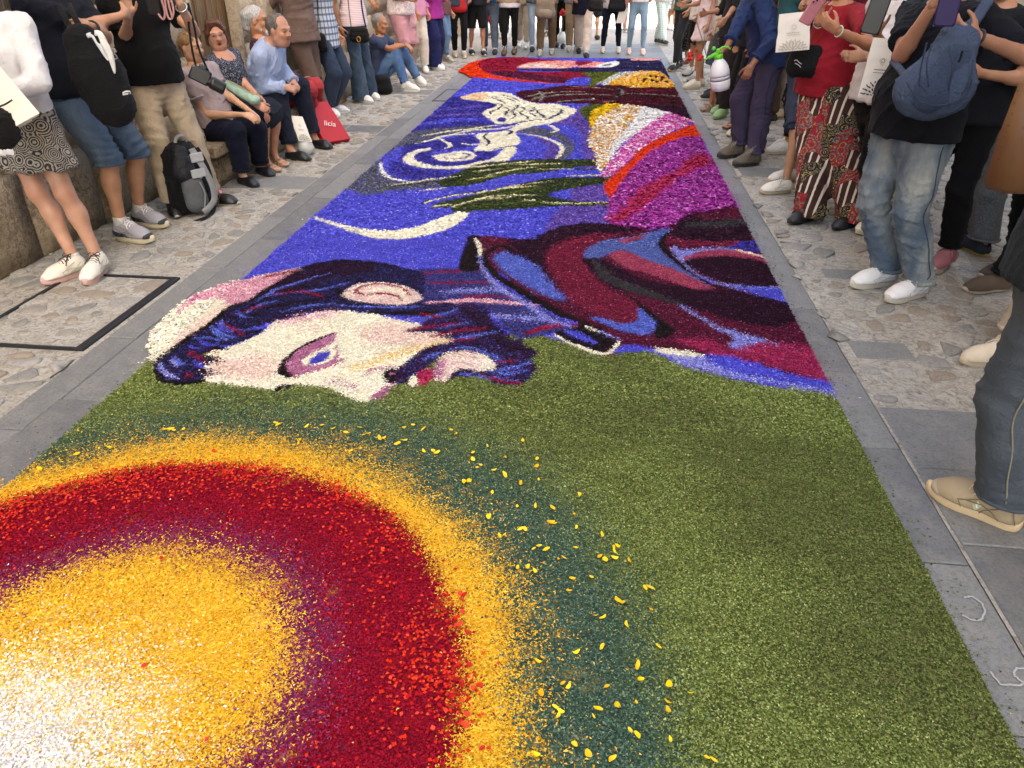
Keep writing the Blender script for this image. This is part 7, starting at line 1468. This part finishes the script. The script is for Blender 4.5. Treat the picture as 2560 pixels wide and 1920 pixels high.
MB().add(V, [(j*8+i, j*8+(i+1) % 8, j*8+8+(i+1) % 8, j*8+8+i) for j in range(3) for i in range(8)] + [tuple(reversed(range(8)))]).build('bag', RD, rb).modifiers.new('thick', 'SOLIDIFY').thickness = .002
for s_ in (1, -1): ptube(rb, 'handle', [cB + up_ * hh + rt_ * -.05 + fw_ * .02 * s_, cB + up_ * (hh + .07) + fw_ * .02 * s_, cB + up_ * hh + rt_ * .05 + fw_ * .02 * s_], .004, RD, 6)
def letters(txt, root, c, rt, up, size, m, shear=.25, name='lettering'):
    cu = bpy.data.curves.new('txt', 'FONT'); cu.body = txt; cu.size = size; cu.shear = shear; cu.align_x = 'CENTER'; cu.extrude = .0004; tmp = bpy.data.objects.new('txt', cu); COL.objects.link(tmp)
    bpy.context.view_layer.update(); me = bpy.data.meshes.new_from_object(tmp.evaluated_get(bpy.context.evaluated_depsgraph_get())); bpy.data.objects.remove(tmp); me.name = name
    o = obj(name, me, m, root); fw = np.cross(rt, up); c2 = c - np.array(root['o_']); o.matrix_local = Matrix(((rt[0], up[0], fw[0], c2[0]), (rt[1], up[1], fw[1], c2[1]), (rt[2], up[2], fw[2], c2[2]), (0, 0, 0, 1))); return o
rs_ = rt_ if np.cross(rt_, up_) @ fw_ > 0 else -rt_
letters('licia', rb, cB + fw_ * .053 - up_ * .06, nz(rs_ * .9 + up_ * -.25), nz(up_ * .9 + rs_ * .25), .085, plain('#d9cfc8', .7))
# --- bags of the people further up on the left
def soft_bag(c, ext, label, col, strap=None, seed=1, cat='bag', name='handbag', rough=.5, m=None):
    t = things(name, c - A_(0, 0, ext[2]), label, cat); S = SDF(max(.010, min(ext) * .2)); x, y, z_ = ext
    S.cap(c - A_(x * .55, 0, z_ * .4), c + A_(x * .55, 0, -z_ * .4), z_ * .58, None, .04, (0, 1, 0), y / z_); S.cap(c + A_(-x * .5, 0, z_ * .35), c + A_(x * .5, 0, z_ * .35), z_ * .5, None, .04, (0, 1, 0), y / z_ * .9)
    part(t, 'bag', S, m or cloth(col, rough, .15, .3), .006, 50, seed)
    if strap: ptube(t, 'strap', strap, .009, m or cloth(col, rough), 6, .5)
    return t
q = Dp(898,86,9.52); hb = soft_bag(q, (.13, .06, .10), 'black handbag with gold ring hanging on the flared jeans', '#131316', [q + A_(-.09, 0, .08), Dp(872,20,9.6), Dp(868,-40,9.65)], 2); ptube(hb, 'strap', [q + A_(.09, 0, .08), Dp(905,20,9.6), Dp(900,-40,9.65)], .009, BLK, 6); o_ = np.array(hb['o_'])
ptube(hb, 'ring', [q + A_(.012, -.075, -.045) + A_(math.cos(a) * .022, -.004, math.sin(a) * .028) for a in np.linspace(0, 6.28, 10)], .005, plain('#c79a4a', .3, .9), 6)
soft_bag(G(957,236) + A_(0, 0, .13), (.13, .12, .14), 'black bag standing on the ground beside the sitting jeans wearer', '#121215', None, 3)
q = Dp(1024,48,12.3); soft_bag(q, (.09, .05, .12), 'pale pink handbag held before the white trousers', '#d6aab0', [q + A_(-.05, 0, .1), Dp(1020,16,12.35), q + A_(.06, 0, .1)], 4)
q = Dp(797,105,8.7); soft_bag(q, (.06, .08, .12), 'black shoulder bag between brown tunic and plaid shirt', '#17171a', [q + A_(0, 0, .1), Dp(795,20,8.75), Dp(792,-20,8.8)], 5)
q = Dp(1146,10,15.0); soft_bag(q, (.15, .09, .15), 'bright red rucksack carried by the person in black trousers', '#b3242a', None, 6, 'backpack', 'backpack')
q = Dp(1363,20,15.33); tb = soft_bag(q, (.17, .09, .19), 'taupe rucksack worn in front above the brown trousers', '#7d7163', None, 7, 'backpack', 'backpack'); S = SDF(.014); S.cap(q + A_(-.07, -.09, -.09), q + A_(.07, -.09, -.09), .075, None, .03, (0, 1, 0), .5); part(tb, 'pocket', S, cloth('#877b6d'), .004)
q = Dp(1489,12,15.2); soft_bag(q, (.14, .08, .12), 'black belt bag of the person in cream trousers', '#141416', None, 8)
q = Dp(1543,10,15.9); soft_bag(q, (.18, .09, .14), 'large black shoulder bag above the dark navy trousers', '#17181b', [q + A_(-.1, 0, .1), Dp(1535,-30,15.95), Dp(1530,-60,16)], 9)
q = Dp(1556,38,15.9); r_, u_, t_ = frame_to(q); pp = things('paper_sheet', q - A_(0, 0, .15), 'white sheet of paper held beside the dark navy trousers', 'paper'); pbox(pp, 'sheet', q, r_, nz(u_ + r_ * .25), nz(np.cross(r_, u_ + r_ * .25)), .08, .14, .002, wp, 0)
# --- white vase with a red rose in the back row
q = Dp(1404,108,16.7); vz = things('vase', q, 'white vase with a single red rose held low in the back row', 'vase'); o_ = np.array(vz['o_'])
MB().lathe(q - o_, [(.05, 0), (.085, .03), (.10, .09), (.09, .15), (.055, .19), (.06, .21)], 18).build('pot', plain('#dfe3e0', .3), vz, smooth=True); ptube(vz, 'stem', [q + A_(0, 0, .2), q + A_(.01, 0, .35), q + A_(.0, 0, .5)], .008, plain('#3f5a2c'), 6)
S = SDF(.012); rr = np.random.default_rng(3)
for k in range(9): v = nz(rr.normal(0, 1, 3)); S.ell(q + A_(0, 0, .56) + v * .03, A_(.04, .038, .05), None, .008)
part(vz, 'rose', S, plain('#b3141f', .7), .004, 90)
# --- flowers and sprayer on the right
bunch(Dp(1741,112,11.0), 'bunch of red carnations hanging upside down beside the pink dress', 7, .34, '#c8271a', '#4a5a30', .042, .20, seed=8, dirv=(0, 0, -1))
t = bunch(Dp(1766,140,9.6), 'dry yellowish sprig standing up behind the green spray head', 9, .28, '#a8924c', '#6f6a34', .012, .40, 'sprig', seed=9, name='dry_sprig')
sq = Dp(1800,186,6.86); ax_ = nz(A_(-.22, -.05, 1)); sp = things('spray_bottle', sq - A_(0, 0, .13), 'white pump spray bottle with bright green head held over the carpet', 'spray bottle'); o_ = np.array(sp['o_'])
x_ = nz(np.cross(ax_, A_(0, 1, 0))); y_ = np.cross(ax_, x_); WB = plain('#dcdde0', .35, 0, .03, .04); GR = plain('#56b81c', .4, 0, .05)
def lathe_ax(root, name, base, prof, m, n=20, lob=0.0):
    V = []; F = []
    for r__, h__ in prof:
        for k in range(n): th_ = 2 * math.pi * k / n; rr_ = r__ * (1 + lob * math.cos(th_ * 5) * max(0, 1 - h__ / .05)); V.append(base + ax_ * h__ + (x_ * math.cos(th_) + y_ * math.sin(th_)) * rr_ - np.array(root['o_']))
    for i in range(len(prof) - 1):
        for k in range(n): F.append((i*n+k, i*n+(k+1) % n, i*n+n+(k+1) % n, i*n+n+k))
    F += [tuple(reversed(range(n))), tuple(range((len(prof)-1)*n, len(prof)*n))]; return MB().add(V, F).build(name, m, root, smooth=True)
bb_ = sq - ax_ * .13
lathe_ax(sp, 'bottle', bb_, [(.045, 0), (.066, .008), (.078, .04), (.080, .07), (.080, .085), (.077, .088), (.077, .122), (.080, .125), (.080, .15), (.072, .19), (.055, .225), (.034, .25), (.030, .262)], WB, 24, .10)
lathe_ax(sp, 'label', bb_, [(.0785, .092), (.0785, .118)], plain('#b9b6c2', .5), 24); 
for h_ in (.0885, .1205): lathe_ax(sp, 'band', bb_, [(.0795, h_), (.0795, h_ + .004)], plain('#2a2c34', .5), 24)
lathe_ax(sp, 'collar', bb_, [(.034, .255), (.036, .262), (.036, .285), (.026, .292)], GR); hd_ = bb_ + ax_ * .30; fo_ = nz(-x_ * (1 if x_[0] > 0 else -1) - ax_ * .25)
ptube(sp, 'nozzle', [hd_ + fo_ * -.02, hd_ + fo_ * .05, hd_ + fo_ * .085, hd_ + fo_ * .12], [.017] * 7 + [.013] * 6 + [.007] * 6, GR, 10); ptube(sp, 'grip', [hd_ + fo_ * .02, hd_ + ax_ * .028 - fo_ * .03, hd_ + ax_ * .012 - fo_ * .075, hd_ - ax_ * .015 - fo_ * .10], .013, GR, 10, .6); lathe_ax(sp, 'neck', hd_ - ax_ * .012, [(.018, 0), (.018, .03), (.012, .045)], GR, 14)
S = SDF(.007); S.ell(hd_ + fo_ * .035 + ax_ * .05, A_(.018, .018, .018)); part(sp, 'pump_knob', S, GR)
# --- bags and phones of the nearer people on the right
q = Dp(1984,80,5.55); r_, u_, t_ = frame_to(q); paper_bag(q, nz(r_ + u_ * .12), nz(u_ - r_ * .12), .105, .115, .03, 'creased white paper bag hanging beside the pink phone', '#d9d2c8', 4, True, ink='#b3aaa0')
q = Dp(2014,150,5.72); wb_ = soft_bag(q, (.11, .06, .12), 'black waist bag with white logo over the cropped denim', '#121214', None, 11); r_, u_, t_ = frame_to(q)
for pts in ([(1986,152),(1992,150),(1998,156),(2004,160)], [(1988,158),(1996,162),(2002,168)]): ptube(wb_, 'logo', [Dp(x, y, 5.72) + t_ * .072 for x, y in pts], .006, plain('#dcd9d4'), 6, .4)
q = Dp(2030,26,4.90); r_, u_, t_ = frame_to(q); phone(q, nz(r_ * .8 - t_ * .4 - u_ * .35), nz(u_ * .75 + t_ * .1 - r_ * -.35), 'phone in dusty pink case held by the person in red t-shirt', '#b5737c')
q = Dp(2190,34,4.62); r_, u_, t_ = frame_to(q); phone(q, nz(r_ - u_ * .15), nz(u_ + r_ * .15), 'large black phone held up between red t-shirt and white shirt', '#0f0f12', (.05, .10), False)
q = Dp(2202,172,4.52); r_, u_, t_ = frame_to(q); paper_bag(q, nz(r_ - u_ * .03), nz(u_ + r_ * .03), .082, .150, .05, 'white paper bag printed with tree and leaves beside the red t-shirt', '#d3cbc2', 6)
q = Dp(2232,262,4.6); r_, u_, t_ = frame_to(q); paper_bag(q, nz(r_ + u_ * .2), nz(u_ - r_ * .2), .06, .13, .03, 'brown kraft paper bag behind the navy polo', '#8a6c4a', 7, False)
q = Dp(2372,14,3.62); r_, u_, t_ = frame_to(q); phone(q, r_, nz(u_ + t_ * .2), 'phone in dark purple case held by the person in navy polo', '#2a2050', (.042, .08))
# blue sling bag
a, b = Dp(2392,110,3.70), Dp(2330,228,3.68); r_, u_, t_ = frame_to((a + b) / 2); BL = cloth('#424f66', .75, .12, .5); BLD = cloth('#364258', .75, .12, .5)
sl_ = things('sling_bag', A_((a + b)[0] / 2, (a + b)[1] / 2, b[2] - .12), 'slate blue sling bag across the navy polo', 'sling bag'); S = SDF(.011); S.cap(a, b, .092, .118, .06, t_, .62); S.cap(b - r_ * .06, b + r_ * .07 + u_ * .02, .100, None, .06, t_, .6); part(sl_, 'bag', S, BL, .006, 36, 12, nz(a - b))
S = SDF(.011); S.cap(a + t_ * .03 - u_ * .06, b + t_ * .03 + u_ * .0, .075, .10, .05, t_, .6); part(sl_, 'front_pocket', S, BLD, .005, 44, 13, nz(a - b)); ptube(sl_, 'zip', [Dp(x, y, 3.66) + t_ * .085 for x, y in ((2318,108),(2310,140),(2302,180),(2300,215))], .004, cloth('#2a3650'), 6); ptube(sl_, 'zip', [Dp(x, y, 3.66) + t_ * .085 for x, y in ((2405,128),(2400,146),(2395,156))], .005, BLK, 6)
ptube(sl_, 'strap', [a + u_ * .06, Dp(2430,60,3.78), Dp(2465,10,3.86), Dp(2500,-40,3.95)], .024, BL, 8, .3, t_); ptube(sl_, 'strap', [b - r_ * .10, Dp(2262,190,3.85), Dp(2230,150,4.05)], .016, BL, 8, .3, t_)
for pts in ([(2268,205),(2300,250),(2350,262),(2410,240),(2430,200)], [(2330,110),(2318,160),(2322,215)], [(2372,112),(2380,165),(2372,225)], [(2430,150),(2425,200),(2400,238)]): ptube(sl_, 'seam', [Dp(x, y, 3.66) + t_ * (.075 if i_ in (0, len(pts) - 1) else .088) for i_, (x, y) in enumerate(pts)], .0035, BLD, 6)
# tan monogrammed tote at the right edge
tm = pat('monogram', f_mono, .6, .1); q = Dp(2622,338,3.02); r_, u_, t_ = frame_to(q); tt = things('tote_bag', q - A_(0, 0, .19), 'tan tote bag with small dark monograms at the right edge', 'tote bag')
rt_ = nz(A_(.9, .42, 0)); up_ = A_(0, 0, 1); fw_ = np.cross(rt_, up_); V = []; o_ = np.array(tt['o_'])
for j, (y, k, dd) in enumerate(((-.19, .88, .065), (-.17, .96, .075), (0, 1.0, .065), (.17, 1.04, .03))):
    for sx, sy in ((-1, .6), (-.7, 1), (0, 1.05), (.7, 1), (1, .6), (1, -.6), (.7, -1), (0, -1.05), (-.7, -1), (-1, -.6)): V.append(q + rt_ * sx * .20 * k + up_ * (y + .03 * (1 if j == 3 else 0) * (abs(sx) - .5)) + fw_ * sy * dd - o_)
MB().add(V, [(j*10+i, j*10+(i+1) % 10, j*10+10+(i+1) % 10, j*10+10+i) for j in range(3) for i in range(10)] + [tuple(reversed(range(10)))]).build('bag', tm, tt, smooth=True).modifiers.new('thick', 'SOLIDIFY').thickness = .004
for s_ in (-1, 1): ptube(tt, 'handle', [q + rt_ * -.11 + up_ * .15 + fw_ * .035 * s_, q + rt_ * -.09 + up_ * .33 + fw_ * .02 * s_, q + up_ * .42 + fw_ * .02 * s_, q + rt_ * .09 + up_ * .33 + fw_ * .02 * s_, q + rt_ * .11 + up_ * .15 + fw_ * .035 * s_], .014, tm, 8, .5)
S = SDF(.012); S.cap(q + up_ * .18 - rt_ * .12, q + up_ * .20 + rt_ * .1, .05, None, .03, fw_, .6); part(tt, 'scarf', S, cloth('#23271f'), .008)
# ------------------------------------------------------------------ small parts on people: glasses, beard, jewellery, trim
def glasses(J, col, wire=.0016, lens=True):
    P, (r, f, u), sc = J['P'], J['ax'], J['sc']; rt = J['root']; m = plain(col, .3, .4, .02); pts = []
    gl = None
    for s in (-1, 1):
        c = P(s * .033, .098, .002); ring = [c + sc * (r * .024 * math.cos(a) + u * .0155 * math.sin(a)) for a in np.linspace(0, 2 * math.pi, 13)]
        o = ptube(rt, 'glasses', ring, wire, m, 6) if gl is None else ptube(gl, 'rim', ring, wire, m, 6)
        if gl is None: gl = o
        ptube(gl, 'temple', [P(s * .057, .097, .006), P(s * .074, .05, .008), P(s * .080, -.01, .006)], wire, m, 6)
        if lens:
            t_ = NT('lens'); t_.b.inputs['Base Color'].default_value = (.75, .72, .75, 1); t_.b.inputs['Transmission Weight'].default_value = .9; t_.b.inputs['Alpha'].default_value = .28; mm = t_.set(Roughness=.08); V = [c] + ring[:-1]; k = len(ring) - 1; o_ = np.array(rt['o_'])
            MB().add([v - o_ for v in V], [(0, 1 + i, 1 + (i + 1) % k) for i in range(k)]).build('lens', mm, gl)
    ptube(gl, 'bridge', [P(-.010, .100, .006), P(0, .106, .009), P(.010, .100, .006)], wire, m, 6)
glasses(L5, '#8a8078'); glasses(L6, '#1c1a1a', .0022)
def beard(J, col, n=0):
    P, (r, f, u), sc = J['P'], J['ax'], J['sc']; S = SDF(.006); fr = np.array([r, f, u])
    S.cap(P(-.045, .03, -.075), P(0, .07, -.105), .026 * sc, .030 * sc, .03); S.cap(P(.045, .03, -.075), P(0, .07, -.105), .026 * sc, .030 * sc, .03); S.cap(P(-.028, .084, -.046), P(.028, .084, -.046), .010 * sc, None, .01); S.sub(P(0, .10, -.061), A_(.020, .02, .008) * sc, fr, .006)
    V, F = S.mesh(1); sobj('beard', (folds(V, F, .007, 5, 110, r), F), hairm(col), J['root'])
beard(L6, '#c9c4bd')
def ring(J, i, t, rad, th, m, name='bracelet'):
    a, b = J['el'][i], J['wr'][i]; c = a + (b - a) * t; d = nz(b - a); x = nz(np.cross(d, A_(0, 0, 1) + d * .01)); y = np.cross(d, x); o = ptube(J['root'], name, [c + rad * (x * math.cos(k) + y * math.sin(k)) for k in np.linspace(0, 6.28, 13)], th, m, 8, .6); return o
ring(R10, 0, .97, .031, .006, plain('#14161c', .5)); ring(R8, 0, .95, .030, .004, plain('#b9c4a8', .6)); ring(R8, 1, .95, .031, .007, plain('#b0aca8', .25, .7)); ring(L2, 0, .90, .034, .009, plain('#17171a', .6)); ring(L2, 0, .84, .036, .006, plain('#17171a', .6)); ring(L3, 0, .94, .031, .008, plain('#9a9a98', .25, .8), 'watch'); ring(L5, 0, .93, .029, .003, plain('#b59a5c', .3, .8)); ring(L7, 0, .97, .032, .004, plain('#8a6a48', .6)); ring(L12, 1, .95, .031, .005, plain('#2a2a2c', .5), 'watch')
def belt(J, m, dz=.0):
    p = J['pelv'] + J['up'] * (.045 * J['H'] + dz); r, f = J['r'], J['f']; w_ = .093 * J['H'] * J['wd'] + .012; return ptube(J['root'], 'belt', [p + r * w_ * math.cos(k) + f * w_ * .76 * math.sin(k) for k in np.linspace(0, 6.28, 17)], .015, m, 8, 1.0)
def strip(J, pts, wd_, m, name, parent=None): return ptube(parent or J['root'], name, pts, wd_, m, 6, .35, J['f'])
# side seams and flies on jeans and trousers
def seams(J, col, hem=.93, lift=.0):
    if not J.get('bots'): return
    bo = J['bots'][0]; me = bo.data; n = len(me.vertices); co = np.empty(n * 3, np.float32); me.vertices.foreach_get('co', co); co = co.reshape(-1, 3).astype(float) + np.array(J['root']['o_']); m = cloth(col)
    for i in range(2):
        for sgn in (-1, 1):
            out = J['r'] * (-1 if i == 0 else 1) * sgn; pts = []
            for t in np.linspace(.12, 1.88, 16):
                p = J['hip'][i] + (J['kn'][i] - J['hip'][i]) * t if t <= 1 else J['kn'][i] + (J['ank'][i] - J['kn'][i]) * (t - 1) / .88 * hem
                if sgn < 0 and t < .3: continue
                d = co - p; near = np.abs(d[:, 2]) < .03; w_ = d @ out; w_ = np.where(near & (np.abs(d @ J['f']) < .035), w_, -9); k = int(np.argmax(w_))
                if w_[k] > 0 and w_[k] < .25: pts.append(co[k] + out * .001)
            if len(pts) > 4:
                pts = np.array(pts); pts[1:-1] = (pts[:-2] + 2 * pts[1:-1] + pts[2:]) / 4; ptube(bo, 'seam', list(pts), .0028, m, 5)
bo_done = [seams(j_, c_, h_) for j_, c_, h_ in ((R10, '#39485a', .93), (R15, '#8a8670', .9), (L3, '#9a8c76', .93), (R5, '#2c2638', .88), (L7, '#191f30', .82))]
# shirt placket and collar of the light blue shirt, collar points on polos
def collar(J, m, w_=.03):
    n, up, fc, rc, H = J['neck'], J['up'], J['fc'], J['rc'], J['H']; S = SDF(.009); 
    for s in (-1, 1): S.cap(n - fc * .045 + up * .022, n + rc * s * .058 + up * .016, .020, .019, .02); S.cap(n + rc * s * .058 + up * .016, n + fc * .075 + rc * s * .022 - up * .030, .018, .012, .02)
    sobj('collar', S.mesh(1), m, J['root'])
for j_, c_ in ((L7, '#a9bce0'), (R10, '#121520'), (L3, '#141416'), (L12, '#3a4560')): collar(j_, cloth(c_, .85))

# shield emblem on the tan trainer nearest the camera
for sh_ in [c for c in R15['root'].children if c.name.split('.')[0] == 'shoe']:
    for s_ in (-1, 1):
        pts = [(-.013, .016), (0, .019), (.013, .016), (.013, -.002), (.007, -.014), (0, -.019), (-.007, -.014), (-.013, -.002)]
        mb = MB(); V = []
        for k_, ex in ((1.0, .0), (1.0, .003)): V += [((.0475 + ex - .45 * (q_[1] + .019)) * s_, .122 + q_[0] * k_, .066 + q_[1] * k_) for q_ in pts]
        n_ = len(pts); mb.add(V, [tuple(range(n_, 2 * n_)) if s_ > 0 else tuple(reversed(range(n_, 2 * n_)))] + [(i, (i + 1) % n_, n_ + (i + 1) % n_, n_ + i) for i in range(n_)]); e_ = mb.build('emblem', plain('#a3a884', .5), sh_)
        MB().tube([((.0515 - .45 * (z_ + .019)) * s_, .122 + y_, .066 + z_) for y_, z_ in ((-.004, -.010), (.002, -.003), (-.003, .003), (.004, .010))], .0022, 5).build('emblem_mark', plain('#dcdccb', .5), sh_)
# ------------------------------------------------------------------ loose petals lying on the carpet, one by one
def petal_mesh(seed, L=.020, W=.0085):
    r = np.random.default_rng(seed); n, k = 5, 3; V = []; b = r.uniform(.2, 1.0); cu = r.uniform(.15, .7)
    for i in range(n):
        s = i / (n - 1)
        for j in range(k):
            t = j - 1; w_ = W * math.sin(math.pi * (.08 + .86 * s)) ** .8 * t
            V.append((w_ + .002 * math.sin(4 * s + seed), (s - .5) * L, .0015 + b * L * .28 * (2 * s - 1) ** 2 + cu * abs(t) * W * .8 * math.sin(math.pi * s)))
    F = [(i*k+j, i*k+j+1, (i+1)*k+j+1, (i+1)*k+j) for i in range(n - 1) for j in range(k - 1)]; return np.array(V), F
def petal_mat(cols):
    t = NT('petal'); c = t.ramp(t.n('ObjectInfo').outputs['Random'], [(i / (len(cols) - 1), lin(h)) for i, h in enumerate(cols)]); t.col(c); t.b.inputs['Specular IOR Level'].default_value = .2; return t.set(Roughness=.7)
PY, PR = petal_mat(['#f2c414', '#f7d838', '#e3a91a']), petal_mat(['#d02a1c', '#e8452c', '#b3161c'])
VAR = [mesh_np('petal', *petal_mesh(s, .021 * (1 + .12 * (s % 3)), .0055 + .001 * (s % 4)), True) for s in range(6)]
VARR = [mesh_np('petal', *petal_mesh(s + 20, .020, .0085), True) for s in range(4)]
for me in VAR: me.materials.append(PY)
for me in VARR: me.materials.append(PR)
Y7 = '30,220 95,205 165,235 355,240 390,272 30,315 170,385 235,385 505,395 505,440 605,350 850,320 730,432 950,445 940,490 535,500 655,520 725,552 960,585 830,610 445,600 640,670 1245,695 815,775 940,768 1055,780 1200,825 615,840 1040,880 1220,920 835,930 690,975 1390,965 1475,1050 1475,1085 1215,1060 925,1065 1010,1072 1380,1120 1415,1140 1475,1125 1580,1150 1095,1140 810,1195 885,1190 905,1220 1190,1270 1325,1268 1170,1360 1690,1338 1505,1425 1730,1485 1350,1530 1400,1545 1560,1590'
Y6 = '715,150 745,145 800,145 880,175 480,225 275,280 180,320 1195,120 1300,190 1275,215 1330,135 1395,130 1445,145 1495,160 1555,140 1575,172 1645,185 1745,195 1720,210 1835,240 1870,240 1485,285 345,255 1950,148 1970,170 1790,125 1520,240'
YD = '1200,1540 1205,1560 1280,1560 1290,1545 1310,1495 1330,1535 1375,1450 1380,1480 1375,1530 1360,1590 1375,1600 1445,1490 1440,1530 1440,1550 1445,1610 1420,1410 1350,1365 1270,1640 1320,1650 1525,1650 1490,1510 1215,1490 1170,1510 1240,1620 1155,1640 1160,1440 1245,1420 1300,1410'
R6 = '630,1170 705,707 900,1492 1145,868 1995,890 1990,860 2000,940 1975,1000 2020,1030 2030,1170 2045,1270 2010,1430 2085,1530 1995,1245 2020,1380 650,195 930,240'
P2 = lambda s: [tuple(map(float, q.split(','))) for q in s.split()]
ylw = [(1000 + x * .36166, 1000 + y * .36166) for x, y in P2(Y7)] + [(x * .57866, 1000 + y * .57866) for x, y in P2(Y6)] + [(x * KD, y * KD) for x, y in P2(YD)]
red = [(x * .57866, 1000 + y * .57866) for x, y in P2(R6)]
def scatter(pts, var, label, group, name):
    seen = []
    for i, (px, py) in enumerate(pts):
        p = G(px, py)
        if any(np.hypot(*(p - q)[:2]) < .010 for q in seen): continue
        seen.append(p)
        for k in range(1 if random.random() < .8 else 2):
            o = bpy.data.objects.new(name, var[(i + k) % len(var)]); o.location = (p[0] + k * .014, p[1] + k * random.uniform(-.01, .012), .021); o.rotation_euler = (random.uniform(-.4, .4), random.uniform(-.5, .5), random.uniform(0, 6.28)); s = random.uniform(.6, 1.15); o.scale = (s, s, s); link(o); tag(o, label, 'petal', group)
scatter(ylw, VAR, 'loose yellow petal lying on the green part of the flower carpet', 'yellow petals scattered on the green', 'yellow_petal')
scatter(red, VARR, 'loose red petal lying on the yellow part of the flower carpet', 'red petals strayed onto the yellow', 'red_petal')
